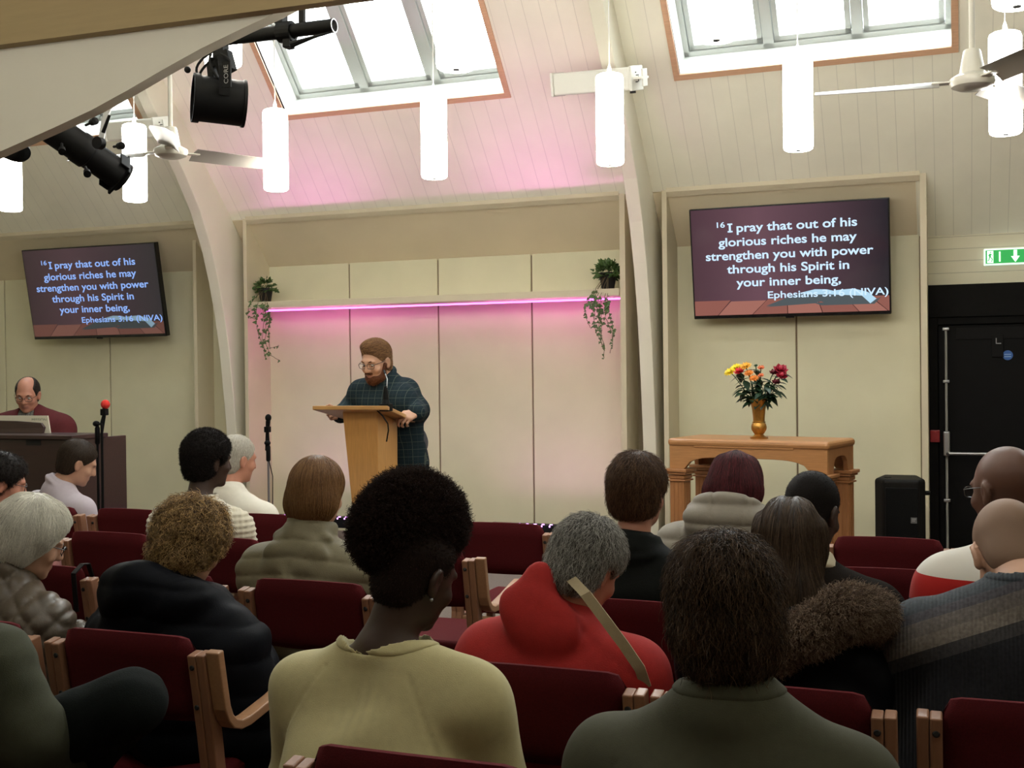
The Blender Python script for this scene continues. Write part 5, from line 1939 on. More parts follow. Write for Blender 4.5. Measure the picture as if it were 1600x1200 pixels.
class Fig:
    """joints of one figure, in coordinates about its base point"""

    def __init__(self, head, yaw=0, pitch=10, roll=0, hip=None, tyaw=0, sh=0.185, hs=1.0, build=1.0, base_z=0.0, seat=True, hipz=0.545, drop=0.0, nk=None):
        hw = at(head[0], head[1], Y=head[2])
        self.base = Vector((hip[0], hip[1], base_z))
        o = np.array(self.base)
        self.H = np.array(hw) - o
        self.R = rot_m(yaw, pitch, roll)
        self.hs = hs
        self.T = rot_m(tyaw, 0, 0)
        self.tyaw = tyaw
        self.build = build
        self.hipc = np.array([0, 0, hipz])
        # neck base: below and a little behind the head
        back = rot_m(yaw * 0.5 + tyaw * 0.5, pitch * 0.45, roll * .5)
        self.N = self.H + (back @ np.array([0, -0.045, -0.165]) * hs if nk is None else rot_m(yaw * .6 + tyaw * .4, 0, 0) @ np.array(nk) * hs)
        lean = self.N - self.hipc
        self.C = self.N + np.array([0, 0, -0.085 - drop]) - lean / np.linalg.norm(lean) * 0.02
        sx = self.T @ np.array([1, 0, 0])
        self.S = {s: self.C + sx * s * sh + self.T @ np.array([0, 0.005, -0.032]) for s in (-1, 1)}
        self.hip = {s: self.hipc + sx * s * 0.088 * build for s in (-1, 1)}
        self.sx = sx
        self.fy = self.T @ np.array([0, 1, 0])
        self.sh = sh
        self.E, self.Wr, self.K, self.A = {}, {}, {}, {}
        for s in (-1, 1):
            self.E[s] = self.S[s] + sx * s * 0.055 + self.fy * 0.05 + np.array([0, 0, -0.255])
            self.Wr[s] = self.hipc + sx * s * 0.09 + self.fy * 0.27 + np.array([0, 0, 0.12])
            if seat:
                self.K[s] = self.hip[s] + self.fy * 0.43 + sx * s * 0.035 + np.array([0, 0, -0.02])
                self.A[s] = self.K[s] + np.array([0, 0, -(self.K[s][2] - 0.085)]) - self.fy * 0.02
            else:
                self.K[s] = self.hip[s] + np.array([0, 0, -self.hipc[2] * 0.48]) + self.fy * 0.03
                self.A[s] = np.array([self.hip[s][0], self.hip[s][1], 0.085]) - self.fy * 0.02
        self.handdir = {s: (self.fy * 0.9 - sx * s * 0.35 + np.array([0, 0, -0.25]), np.array([0, 0, -1.0])) for s in (-1, 1)}
        self.curl = {-1: 35, 1: 35}

    def h(self, x, y, z):
        return self.H + self.R @ (np.array([x, y, z]) * self.hs)


def add_head(S, F, off=0.0, nose=1.0, jaw=1.0, chubby=0.0):
    h, R, k = F.h, F.R, F.hs
    r = lambda *a: np.array(a) * k + off
    S.ell(h(0, -0.014, 0.028), r(0.076, 0.096, 0.088), R, k=0.02)
    S.ell(h(0, 0.030, -0.028), r(0.064 + chubby * .008, 0.064, 0.088), R, k=0.03)
    S.ell(h(0, 0.042, -0.082), r(0.048 * jaw + chubby * .01, 0.046, 0.034), R, k=0.03)
    if off == 0.0:
        S.ell(h(0, 0.082, 0.020), r(0.050, 0.014, 0.012), R, k=0.018)               # brow
        for s in (-1, 1):
            S.ell(h(s * 0.031, 0.098, 0.001), r(0.017, 0.013, 0.011), R, k=0.014, op='s')   # eye sockets
            S.ell(h(s * 0.042, 0.066, -0.034), r(0.022, 0.020, 0.020), R, k=0.02)   # cheeks
        S.cone(h(0, 0.090, 0.010), h(0, 0.108 * nose, -0.030), 0.009 * k, 0.0135 * k, k=0.012)
        for s in (-1, 1):
            S.ell(h(s * 0.011, 0.097, -0.034), r(0.009, 0.011, 0.008), R, k=0.008)
        S.ell(h(0, 0.086, -0.064), r(0.024, 0.012, 0.006), R, k=0.008)
        S.ell(h(0, 0.086, -0.075), r(0.021, 0.012, 0.007), R, k=0.006)
        S.ell(h(0, 0.078, -0.104), r(0.022, 0.016, 0.014), R, k=0.02)
        for s in (-1, 1):                                                            # ears
            Re = R @ rot_m(s * 18, 0, s * 6)
            S.ell(h(s * 0.079, -0.006, -0.012), r(0.010, 0.021, 0.032), Re, k=0.008)
            S.ell(h(s * 0.078, -0.002, -0.038), r(0.009, 0.012, 0.012), Re, k=0.006)
            S.ell(h(s * 0.089, 0.000, -0.008), r(0.007, 0.011, 0.018), Re, k=0.005, op='s')
    nk = 0.050 * (0.92 + 0.25 * (F.build - 1) + 0.08) * k
    S.cone(h(0, -0.018, -0.055), F.N + np.array([0, 0, -0.02]), nk + off, nk * 1.12 + off, k=0.03)


def add_hand(S, wrist, d, n, side, curl=35, spread=9, k=0.006, sc=1.0, thumb=35):
    d = d / np.linalg.norm(d)
    n = n - d * (n @ d); n /= np.linalg.norm(n)        # n: palm side
    s = np.cross(d, n) * side                           # towards the thumb
    if True:
        s = s / np.linalg.norm(s)
    palm_e = wrist + d * 0.085 * sc
    base = [(0.030, 0.080, 0.0092, 1.0), (0.010, 0.088, 0.0095, 1.08), (-0.010, 0.084, 0.0092, 1.0), (-0.029, 0.074, 0.0082, 0.82)]
    for i, (o, l, r, ln) in enumerate(base):
        kn = wrist + d * l * sc + s * o * sc
        S.cone(wrist + s * o * 0.45 * sc, kn, 0.014 * sc, 0.0115 * sc, k=0.016)
        a = 0.0
        p = kn
        dd = d + s * (1.5 - i) * rad(spread) * 0.7
        for j, sl in enumerate((0.040, 0.026, 0.021)):
            a += rad(curl * (0.75, 1.1, 0.8)[j] * (0.9 + 0.08 * i))
            v = dd * math.cos(a) + n * math.sin(a)
            v /= np.linalg.norm(v)
            q = p + v * sl * ln * sc
            S.cone(p, q, r * sc * (1 - 0.08 * j), r * sc * (0.93 - 0.09 * j), k=k)
            p = q
    t0 = wrist + d * 0.022 * sc + s * 0.024 * sc
    t1 = t0 + (d * math.cos(rad(thumb)) + s * math.sin(rad(thumb)) + n * 0.25) * 0.042 * sc
    t2 = t1 + (d * math.cos(rad(thumb * .4)) + s * math.sin(rad(thumb * .4)) * 0.6 + n * 0.45) * 0.032 * sc
    S.cone(wrist + s * 0.012 * sc, t0, 0.015 * sc, 0.013 * sc, k=0.014)
    S.cone(t0, t1, 0.0125 * sc, 0.0105 * sc, k=0.010)
    S.cone(t1, t2, 0.0105 * sc, 0.008 * sc, k=k)


def add_torso(S, F, off=0.0, k=0.05, belly=0.0, hem=None):
    b = F.build
    up = F.C - F.hipc
    for s in (-1, 1):
        S.cone(F.N + np.array([0, 0, -0.046]) + F.sx * s * 0.015, F.S[s] - F.sx * s * 0.02 + np.array([0, 0, 0.004]), 0.046 * b + off, 0.046 * b + off, k=k)
        S.ell(F.S[s] + np.array([0, 0, -0.012]), (0.054 * b + off,) * 3, k=k)
        a = F.C + F.sx * s * F.sh * 0.48 + np.array([0, 0, -0.070])
        m = F.hipc + up * 0.40 + F.sx * s * F.sh * 0.40
        S.cone(a, m, 0.096 * b + off, 0.092 * b + off, k=k)
        S.cone(m, F.hip[s] + np.array([0, 0, 0.03 if hem is None else hem]), 0.094 * b + off, 0.108 * b + off, k=k)
    S.cone(F.N + np.array([0, 0, -0.058]), F.C + np.array([0, 0, -0.12]), 0.058 * b + off, 0.088 * b + off, k=k)
    S.cone(F.C + np.array([0, 0, -0.09]), F.hipc + up * 0.35, 0.10 * b + off, 0.10 * b + off, k=k)
    if belly:
        S.ell(F.hipc + up * 0.33 + F.fy * 0.06, (0.15 + belly + off, 0.13 + belly + off, 0.16 + off), F.T, k=k)


def add_arm(S, F, s, off=0.0, k=0.03, end=1.0, bulk=1.0):
    b = (0.5 + 0.5 * F.build) * bulk
    S.cone(F.S[s] + np.array([0, 0, -0.01]), F.E[s], 0.052 * b + off, 0.042 * b + off, k=k)
    if end > 0:
        w = F.E[s] + (F.Wr[s] - F.E[s]) * end
        S.cone(F.E[s], w, 0.042 * b + off, (0.042 + (0.029 - 0.042) * end) * b + off, k=k)


def add_leg(S, F, s, off=0.0, k=0.04):
    b = F.build
    S.cone(F.hip[s], F.K[s], 0.082 * b + off, 0.058 * b + off, k=k)
    S.cone(F.K[s], F.A[s] + np.array([0, 0, 0.02]), 0.055 * b + off, 0.038 + off, k=k)


def person_body(F, label, skn, res=0.007, group=None, lips=True, detail=1.0):
    S = Solid()
    add_torso(S, F, -0.004)
    for s in (-1, 1):
        add_arm(S, F, s, -0.002)
        add_leg(S, F, s, -0.004)
        ft = F.A[s]
        S.cone(ft + np.array([0, 0, -0.03]), ft + F.fy * 0.15 + np.array([0, 0, -0.05]), 0.034, 0.026, k=0.02)
        d, n = F.handdir[s]
        add_hand(S, F.Wr[s], np.array(d, float), np.array(n, float), s, F.curl[s])
    add_head(S, F)
    v, q = S.mesh(res)
    slots = None
    ms = [skin(skn)]
    if lips:
        cen = (v[q].mean(axis=1) - F.H) @ F.R / F.hs
        lp = (np.abs(cen[:, 0]) < 0.024) & (cen[:, 1] > 0.080) & (cen[:, 2] < -0.058) & (cen[:, 2] > -0.081)
        slots = lp.astype(int)
        ms.append(m_lip if skn in ('pale', 'ruddy') else mat('dark_lips', (0.09, 0.035, 0.03), 0.45))
    o = np_object('person', v, q, ms, None, slots, F.base)
    tag(o, label, 'person', group)
    return o


def seam(F, base, x0=0.105, x1=0.20, z0=0.05, z1=-0.11, depth=0.0035, w=0.004):
    """raglan seams: a fine groove from the neckline to each armpit, on top of other folds"""
    def fn(X, Y, Z):
        dx = np.abs((X - F.C[0]) * F.sx[0] + (Y - F.C[1]) * F.sx[1])
        t = (F.C[2] + z0 - Z) / (z0 - z1)
        g = np.exp(-((dx - (x0 + (x1 - x0) * t)) / w) ** 2) * ((t > 0) & (t < 1.05))
        return base(X, Y, Z) + depth * g
    return fn


def trousers(F, root, m, seed=0, res=0.009):
    S = Solid()
    for s in (-1, 1):
        add_leg(S, F, s, 0.014)
    S.cone(F.hip[-1], F.hip[1], 0.105 * F.build + 0.008, k=0.05)
    v, q = S.mesh(res, folds(0.006, 1.3, seed))
    o = np_object('trousers', v, q, m, root)
    for s in (-1, 1):
        S = Solid()
        ft = F.A[s]
        S.cone(ft + np.array([0, 0, -0.035]) - F.fy * 0.02, ft + F.fy * 0.16 + np.array([0, 0, -0.052]), 0.046, 0.034, k=0.02)
        S.plane(-np.array([0, 0, 0]) + np.array([ft[0], ft[1], 0.003]), (0, 0, -1), k=0.004)
        v, q = S.mesh(0.009)
        np_object('shoe', v, q, m_shoe, root)
    return o


def neck_frame(F):
    z = (F.h(0, -0.02, -0.06) - F.N); z /= np.linalg.norm(z)
    x = F.sx - z * (F.sx @ z); x /= np.linalg.norm(x)
    y = np.cross(z, x)
    return np.stack([x, y, z], axis=1)


def garment(F, root, name, m, off=0.022, disp=None, res=0.008, collar=None, sleeve=1.0, hem=0.0, k=0.05, belly=0.0, bulk=1.0, extra=None, neck=(0.088, 0.0), band=0.020):
    S = Solid()
    add_torso(S, F, off, k, belly, hem)
    for s in (-1, 1):
        add_arm(S, F, s, off * 0.9, 0.035, sleeve, bulk)
    M = neck_frame(F)
    nb = F.N + M @ np.array([0, 0.0, -0.012])
    if collar == 'crew':
        nr, nz = neck
        Mo = F.T @ rot_m(0, 12, 0)
        oc = F.N + F.T @ np.array([0, 0.022, 0.085 + nz])
        orr = np.array([nr, nr * 0.92, 0.142])
        T_ = Solid()
        add_torso(T_, F, off + 0.0035, k, belly, hem)
        T_.ell(oc, orr, Mo, k=0.003, op='s')
        big = Solid(); big.ell(oc, orr + band, Mo)
        fn_ = big.p[0][0]
        T_.p.append((fn_, np.array([-9.0] * 3), np.array([9.0] * 3), 0.003, 'i'))
        bv, bq = T_.mesh(0.0055, disp)
        S.ell(oc, orr, Mo, k=0.004, op='s')
    elif collar == 'shirt':
        for j in range(4):
            S.ring(nb + M @ np.array([0, 0.004, 0.000 + 0.011 * j]), M, (0.066 - 0.001 * j) * F.hs, 0.0085, k=0.006)
        S.ring(nb + M @ np.array([0, 0.004, 0.012]), M, 0.076 * F.hs, 0.009, k=0.008)
    elif collar == 'high':
        for j in range(5):
            S.ring(nb + M @ np.array([0, 0.004, 0.018 * j - 0.01]), M, (0.084 - 0.002 * j) * F.hs, 0.016, k=0.014)
    elif collar == 'stand':
        for j in range(3):
            S.ring(nb + M @ np.array([0, 0.004, 0.012 * j - 0.004]), M, 0.072 * F.hs, 0.011, k=0.01)
    if extra:
        extra(S, F, M, nb)
    v, q = S.mesh(res, disp)
    o = np_object(name, v, q, m, root)
    if collar == 'crew':
        np_object('neckband', bv, bq, m, o)
    return o, v, q


def hair_cap(F, t=0.012, front=0.055, nape=-0.085, scale=(1, 1, 1), tilt=0.75, extra=None, res=0.006, ears=True, disp=None, shift=(0, 0, 0)):
    """hair volume over the skull; front: how far the hairline reaches at brow height; nape: lowest point at the back"""
    S = Solid()
    h, R, k = F.h, F.R, F.hs
    S.ell(h(shift[0], -0.016 + shift[1], 0.030 + shift[2]), np.array([0.076 * scale[0] + t, 0.096 * scale[1] + t, 0.088 * scale[2] + t]) * k, R, k=0.0)
    S.ell(h(0, -0.040, -0.040), np.array([0.062 * scale[0] + t, 0.050 * scale[1] + t, 0.060 + t]) * k, R, k=0.03)
    if extra:
        extra(S, F)
    S.plane(h(0, front, 0.03), R @ np.array([0, 1, -tilt]), k=0.012)
    S.plane(h(0, 0, nape), R @ np.array([0, 0.25, -1]), k=0.012)
    if ears:
        for s in (-1, 1):
            S.ell(h(s * 0.090, 0.006, -0.020), np.array([0.026, 0.026, 0.034]) * k, R, k=0.010, op='s')
    v, q = S.mesh(res, disp)
    return v, q


def comb_from(crown, down=0.5):
    c = np.array(crown)

    def fn(p, n):
        d = p - c
        d = d / (np.linalg.norm(d, axis=1, keepdims=True) + 1e-9)
        d[:, 2] -= down
        return d
    return fn


def hair(F, root, v, q, color_m, n=4000, length=0.05, flow=None, r=0.0007, **kw):
    o = np_object('hair', v, q, color_m, root)
    flow = flow or comb_from(F.h(0, -0.05, 0.10))
    p = strands(v, q, n, length, flow, **kw)
    hair_curves('hair_strands', p, r, r * 0.35, color_m, o)
    return o


def glasses(F, root, m, lensr=0.022, tint=None, y=0.108):
    h, R = F.h, F.R
    b = MB()
    for s in (-1, 1):
        pts = []
        for i in range(25):
            a = 2 * PI * i / 24
            ca, sa = math.cos(a), math.sin(a)
            pts.append(Vector(h(s * 0.033 + math.copysign(abs(ca) ** 0.6, ca) * 0.025, y - 0.005 * abs(ca) - (0.004 if s * ca > 0 else 0), -0.002 + math.copysign(abs(sa) ** 0.6, sa) * 0.0155)))
        b.tube(pts, 0.0017, 6, cap=False)
        b.tube([Vector(h(s * 0.057, y - 0.006, 0.006)), Vector(h(s * 0.078, 0.05, 0.006)), Vector(h(s * 0.080, -0.005, 0.004)), Vector(h(s * 0.078, -0.022, -0.012))], 0.0017, 6)
    b.tube([Vector(h(-0.007, y, 0.003)), Vector(h(0, y + 0.003, 0.006)), Vector(h(0.007, y, 0.003))], 0.0017, 6)
    g = b.build('glasses', m, root, smooth=True, org=Vector((0, 0, 0)))
    for s in (-1, 1):
        b = MB()
        b.lathe([(0.0, 0.0), (0.017, 0.0)], h(s * 0.033, y - 0.005, -0.002), R @ np.array([0, 1, 0]), 20, cap=False)
        b.build('lens', m_glass, g, org=Vector((0, 0, 0)))
    return g


m_black_frame = mat('black_spectacle_frame', (0.015, 0.013, 0.012), 0.3)


def brows(F, root, m):
    b = MB()
    for s in (-1, 1):
        b.tube([Vector(F.h(s * 0.014, 0.094, 0.018)), Vector(F.h(s * 0.032, 0.091, 0.024)), Vector(F.h(s * 0.050, 0.078, 0.018))], [0.0035, 0.0045, 0.002], 7)
    b.build('eyebrows', m, root, smooth=True, org=Vector((0, 0, 0)))


def eyes(F, root):
    for s in (-1, 1):
        b = MB(); b.ball(F.h(s * 0.031, 0.0755, 0.000), 0.0118 * F.hs, 14, 10); e = b.build('eye', m_eye, root, smooth=True, org=Vector((0, 0, 0)))
        b = MB(); b.ball(F.h(s * 0.031, 0.0838, -0.006), 0.0050 * F.hs, 10, 8); b.build('iris', m_iris, e, smooth=True, org=Vector((0, 0, 0)))


# ---- cloth materials
def cloth(name, c, noise=0.12, bump=0.25, bs=300, rough=0.9, sheen=0.1, ns=60):
    return mat(name, c, rough, noise=noise, nscale=ns, bump=bump, bscale=bs, sheen=sheen if max(c) > 0.15 else 0.0, spec=0.4 if max(c) > 0.15 else (0.25 if max(c) > 0.04 else 0.06))


def band_mat(name, stops, rough=0.9, rib=0.0, ribp=0.008, axis=2, base_noise=0.0, slope=(0, 0, 1), grain=0.0):
    """colour in bands along a direction of the garment: stops = [(position in metres, colour), ...]"""
    m = mat(name, stops[0][1], rough, sheen=0.1)
    nt = m.node_tree
    b = nt.nodes['Principled BSDF']
    tc = N(nt, 'ShaderNodeTexCoord')
    dt = N(nt, 'ShaderNodeVectorMath', operation='DOT_PRODUCT')
    dt.inputs[1].default_value = slope
    nt.links.new(tc.outputs['Object'], dt.inputs[0])
    mr = N(nt, 'ShaderNodeMapRange')
    mr.inputs['From Min'].default_value = 0.4
    mr.inputs['From Max'].default_value = 1.4
    nt.links.new(dt.outputs['Value'], mr.inputs['Value'])
    r = N(nt, 'ShaderNodeValToRGB')
    r.color_ramp.interpolation = 'CONSTANT'
    e = r.color_ramp.elements
    e[0].position = 0; e[0].color = (*stops[0][1], 1)
    e[1].position = min(1, max(0, stops[1][0] - 0.4)); e[1].color = (*stops[1][1], 1)
    for pos, c in stops[2:]:
        x = e.new(min(1, max(0, pos - 0.4))); x.color = (*c, 1)
    nt.links.new(mr.outputs[0], r.inputs[0])
    out = r.outputs[0]
    if grain:
        n = N(nt, 'ShaderNodeTexNoise'); n.inputs['Scale'].default_value = 120
        nt.links.new(tc.outputs['Object'], n.inputs['Vector'])
        g = N(nt, 'ShaderNodeMapRange'); g.inputs['From Min'].default_value = .3; g.inputs['From Max'].default_value = .7
        g.inputs['To Min'].default_value = 1 - grain; g.inputs['To Max'].default_value = 1 + grain
        nt.links.new(n.outputs['Fac'], g.inputs['Value'])
        sc = N(nt, 'ShaderNodeVectorMath', operation='SCALE')
        nt.links.new(out, sc.inputs[0]); nt.links.new(g.outputs[0], sc.inputs['Scale'])
        out = sc.outputs[0]
    nt.links.new(out, b.inputs['Base Color'])
    if rib:
        wv = N(nt, 'ShaderNodeTexWave')
        wv.wave_type = 'BANDS'; wv.bands_direction = 'Z' if axis == 2 else 'X'
        wv.inputs['Scale'].default_value = 1.0 / ribp / 3.0
        wv.inputs['Distortion'].default_value = 0.6
        nt.links.new(tc.outputs['Object'], wv.inputs['Vector'])
        bp = N(nt, 'ShaderNodeBump'); bp.inputs['Strength'].default_value = rib; bp.inputs['Distance'].default_value = 0.006
        nt.links.new(wv.outputs['Fac'], bp.inputs['Height'])
        nt.links.new(bp.outputs[0], b.inputs['Normal'])
    return m


def check_mat(name, base, line, line2, pitch=0.035, w=0.08):
    m = mat(name, base, 0.85)
    nt = m.node_tree
    b = nt.nodes['Principled BSDF']
    tc = N(nt, 'ShaderNodeTexCoord'); sep = N(nt, 'ShaderNodeSeparateXYZ')
    nt.links.new(tc.outputs['Object'], sep.inputs[0])
    fac = []
    for ax_ in (0, 2):
        for off in (0.0, 0.5):
            dv = N(nt, 'ShaderNodeMath', operation='MULTIPLY_ADD'); dv.inputs[1].default_value = 1 / pitch; dv.inputs[2].default_value = 50 + off
            nt.links.new(sep.outputs[ax_], dv.inputs[0])
            fr = N(nt, 'ShaderNodeMath', operation='FRACT'); nt.links.new(dv.outputs[0], fr.inputs[0])
            lt = N(nt, 'ShaderNodeMath', operation='LESS_THAN'); lt.inputs[1].default_value = w; nt.links.new(fr.outputs[0], lt.inputs[0])
            fac.append((lt, off))
    prev = None
    for lt, off in fac:
        mx = N(nt, 'ShaderNodeMix', data_type='RGBA')
        nt.links.new(lt.outputs[0], mx.inputs['Factor'])
        if prev is None:
            mx.inputs['A'].default_value = (*base, 1)
        else:
            nt.links.new(prev, mx.inputs['A'])
        mx.inputs['B'].default_value = (*(line if off == 0 else line2), 1)
        prev = mx.outputs['Result']
    nt.links.new(prev, b.inputs['Base Color'])
    return m
# ------------------------------------------------------------------ the congregation
def seated(head, row, hx=0.0, hipdy=0.20, **kw):
    """hip over the seat of its row; hx shifts the hip sideways from below the head"""
    hw = at(head[0], head[1], Y=head[2])
    return Fig(head, hip=(hw.x + hx, row + hipdy), **kw)


h_black = hair_mat('hair_black_coiled', (0.012, 0.009, 0.008), 0.6, 0.4)
h_afro = hair_mat('hair_dark_brown_afro', (0.020, 0.010, 0.007), 0.6, 0.4)
h_white = hair_mat('hair_white', (0.62, 0.60, 0.52), 0.4, 0.25)
h_silver = hair_mat('hair_silver', (0.50, 0.47, 0.40), 0.4, 0.3)
h_grey = hair_mat('hair_grey', (0.12, 0.11, 0.095), 0.42, 0.5, tip=(0.34, 0.33, 0.30))
h_brown = hair_mat('hair_brown', (0.055, 0.028, 0.014), 0.4, 0.4)
h_dkbrown = hair_mat('hair_dark_brown', (0.024, 0.014, 0.008), 0.34, 0.45, tip=(0.085, 0.052, 0.030))
h_light = hair_mat('hair_golden_brown', (0.09, 0.048, 0.022), 0.38, 0.4, tip=(0.42, 0.28, 0.12))
h_bob = hair_mat('hair_chestnut_bob', (0.12, 0.055, 0.022), 0.33, 0.35, tip=(0.20, 0.11, 0.045))
h_redd = hair_mat('hair_plum_red', (0.026, 0.007, 0.009), 0.36, 0.5, tip=(0.085, 0.016, 0.02))
h_ginger = hair_mat('hair_auburn', (0.13, 0.06, 0.025), 0.4, 0.35, tip=(0.27, 0.15, 0.065))
h_beard = hair_mat('hair_auburn_beard', (0.13, 0.045, 0.018), 0.5, 0.35)
h_long = hair_mat('hair_long_brown', (0.030, 0.018, 0.011), 0.34, 0.45, tip=(0.075, 0.048, 0.03))

# --- woman with afro puff and cream sweatshirt (nearest, left of centre)
F = seated((650, 893, 2.36), RE, hx=-0.015, hipdy=0.20, yaw=-22, pitch=24, roll=4, tyaw=-4, sh=0.205, build=1.12, hs=0.98, nk=(-0.03, -0.07, -0.135))
P = person_body(F, 'person with round afro hair in a cream sweatshirt on the nearest row', 'dark', res=0.006)
m = cloth('cream_sweatshirt_jersey', (0.42, 0.37, 0.19), noise=0.05, bump=0.12, bs=500)
fd = folds(0.012, 0.75, 3)


def gather(X, Y, Z, F=F, fd=fd):
    cy = F.C
    r = np.exp(-(((X - cy[0]) / 0.05) ** 2 + ((Z - cy[2] + 0.03) / 0.045) ** 2))
    return fd(X, Y, Z) + 0.0018 * r * np.sin(X * 230)


garment(F, P, 'sweatshirt', m, 0.026, seam(F, gather), collar='crew', neck=(0.122, -0.022), band=0.022, res=0.0065, bulk=1.25, belly=0.01)
trousers(F, P, m_jean, 1)
v, q = hair_cap(F, 0.006, front=0.05, nape=-0.085, tilt=0.7)
o = np_object('hair', v, q, h_afro, P)
np_object
hair_curves('cropped_hair', strands(v, q, 4000, 0.010, comb_from(F.h(0, -.05, .1)), lift=1.5, curl=0.002, seed=2), 0.0006, 0.0003, h_afro, o)
S = Solid(); S.ell(F.h(-0.046, -0.012, 0.118), (0.102, 0.120, 0.100), F.R, k=0)
S.ell(F.h(-0.046, -0.075, 0.060), (0.085, 0.075, 0.085), F.R, k=0.06)
g_ = np.random.default_rng(5)
v, q = S.mesh(0.007, lambda X, Y, Z: 0.004 * np.sin(70 * X) * np.sin(66 * Y + 1) * np.sin(73 * Z))
a = np_object('afro_puff', v, q, h_afro, o)
hair_curves('coiled_strands', strands(v, q, 15000, 0.030, lambda p, n: g_.normal(0, 1, p.shape), lift=1.4, curl=0.0055, cfreq=2.2, seed=3, jitter=0.35), 0.00065, 0.0003, h_afro, a)
b = MB(); b.ball(F.h(0.083, -0.004, -0.052), 0.0042, 12, 8); b.build('earring', m_steel, P, smooth=True, org=Vector((0, 0, 0)))

# --- person in olive top with tousled brown hair (nearest, right of centre)
F = seated((1133, 955, 2.02), 1.72, hx=-0.01, hipdy=0.20, yaw=14, pitch=16, roll=-3, tyaw=2, sh=0.200, build=1.05, hs=0.98, nk=(0, -0.055, -0.128))
P = person_body(F, 'person with tousled dark brown hair in an olive green top on the nearest row', 'pale', res=0.006)
m = cloth('olive_jersey', (0.058, 0.058, 0.037), noise=0.06, bump=0.12, bs=500)
garment(F, P, 'sweatshirt', m, 0.024, seam(F, folds(0.010, 0.8, 5), 0.17, 0.20, 0.0, -0.12), collar='crew', res=0.0065, bulk=1.2)
trousers(F, P, m_jean, 2)


def mop(S, F):
    S.ell(F.h(0, -0.045, -0.045), np.array([0.068, 0.060, 0.066]), F.R, k=0.04)
    S.ell(F.h(-0.005, -0.055, -0.100), np.array([0.046, 0.034, 0.040]), F.R, k=0.03)


v, q = hair_cap(F, 0.021, front=0.065, nape=-0.098, tilt=0.6, extra=mop, ears=False, res=0.006, disp=lambda X, Y, Z: 0.004 * np.sin(60 * X + 20 * Z) * np.sin(55 * Y + 3 * X))
hair(F, P, v, q, h_dkbrown, 13000, 0.058, comb_from(F.h(0.01, -0.03, 0.125), 0.75), r=0.0006, lift=0.0, jitter=0.22, curl=0.005, cfreq=0.8, seed=8, rise=0.016)
hair_curves('loose_strands', strands(v, q, 1300, 0.050, comb_from(F.h(0.01, -0.03, 0.125), 0.9), lift=0.14, jitter=0.25, curl=0.008, cfreq=0.6, seed=9, keep=lambda c: (c[:, 2] < F.H[2] + 0.03) * 1.0), 0.0006, 0.0003, h_dkbrown, P.children[-1])

# --- person in the red hoodie with beige bag strap
F = seated((917, 884, 2.92), RD, hx=-0.03, hipdy=0.20, yaw=-24, pitch=32, roll=6, tyaw=-4, sh=0.20, build=1.10, hs=0.96, nk=(-0.045, -0.085, -0.12))
P = person_body(F, 'person with short grey hair in a red hoodie, beige strap across the back', 'ruddy')
m = cloth('red_hoodie_fleece', (0.30, 0.012, 0.009), noise=0.08, bump=0.15, sheen=0.0, bs=350)


def hood(S, F, M, nb):
    S.ell(nb + M @ np.array([0, -0.075, -0.020]), np.array([0.115, 0.036, 0.075]), M, k=0.03)
    S.ell(nb + M @ np.array([-0.045, -0.075, 0.055]), np.array([0.046, 0.026, 0.060]), M @ rot_m(0, 0, -28), k=0.03)
    S.ring(nb + M @ np.array([0, 0.0, 0.012]), M @ rot_m(0, 12, 0), 0.082, 0.024, k=0.02, sx=1.1)


garment(F, P, 'hoodie', m, 0.030, folds(0.008, 1.0, 9), res=0.007, bulk=1.3, extra=hood)
trousers(F, P, m_jean, 3)
v, q = hair_cap(F, 0.018, front=0.05, nape=-0.085, tilt=0.7)
hair(F, P, v, q, h_grey, 9000, 0.034, comb_from(F.h(0, -0.03, 0.11), 0.4), r=0.0006, lift=0.0, jitter=0.2, curl=0.003, cfreq=0.8, seed=11, rise=0.012)
m_strap = mat('beige_webbing', (0.34, 0.27, 0.16), 0.8, noise=0.05, nscale=100, bump=0.2, bscale=600)


def strap(P_, F, pts, w, m_):
    path = []
    pts = [np.array(p) for p in pts]
    for i in range(len(pts) - 1):
        for s in range(6):
            path.append(Vector(pts[i] + (pts[i + 1] - pts[i]) * s / 6))
    path.append(Vector(pts[-1]))
    b = MB()
    wv = Vector((w * 0.85, 0, w * 0.5))
    b.strip(path, wv, 0.002)
    return b.build('bag_strap', m_, P_, smooth=True, org=Vector((0, 0, 0)))


def on_back(F, px, py, Y):
    return np.array(at(px, py, Y=Y)) - np.array(F.base)


strap(P, F, [on_back(F, 893, 905, 2.800), on_back(F, 915, 928, 2.745), on_back(F, 945, 968, 2.735), on_back(F, 975, 1008, 2.735), on_back(F, 1000, 1045, 2.74), on_back(F, 1010, 1075, 2.76)], 0.014, m_strap)

# --- long haired woman, coat with fur hood
F = seated((1236, 852, 3.02), RD, hx=0.02, hipdy=0.24, yaw=4, pitch=10, roll=-4, tyaw=0, sh=0.19, build=1.05, hs=0.93)
P = person_body(F, 'person with long straight brown hair and a brown fur trimmed hood on a black coat', 'pale')
m = cloth('black_coat_nylon', (0.008, 0.008, 0.010), noise=0.1, bump=0.1, rough=0.55)


def bighood(S, F, M, nb):
    S.ell(nb + M @ np.array([0.02, -0.085, -0.07]), np.array([0.135, 0.055, 0.10]), M, k=0.04)


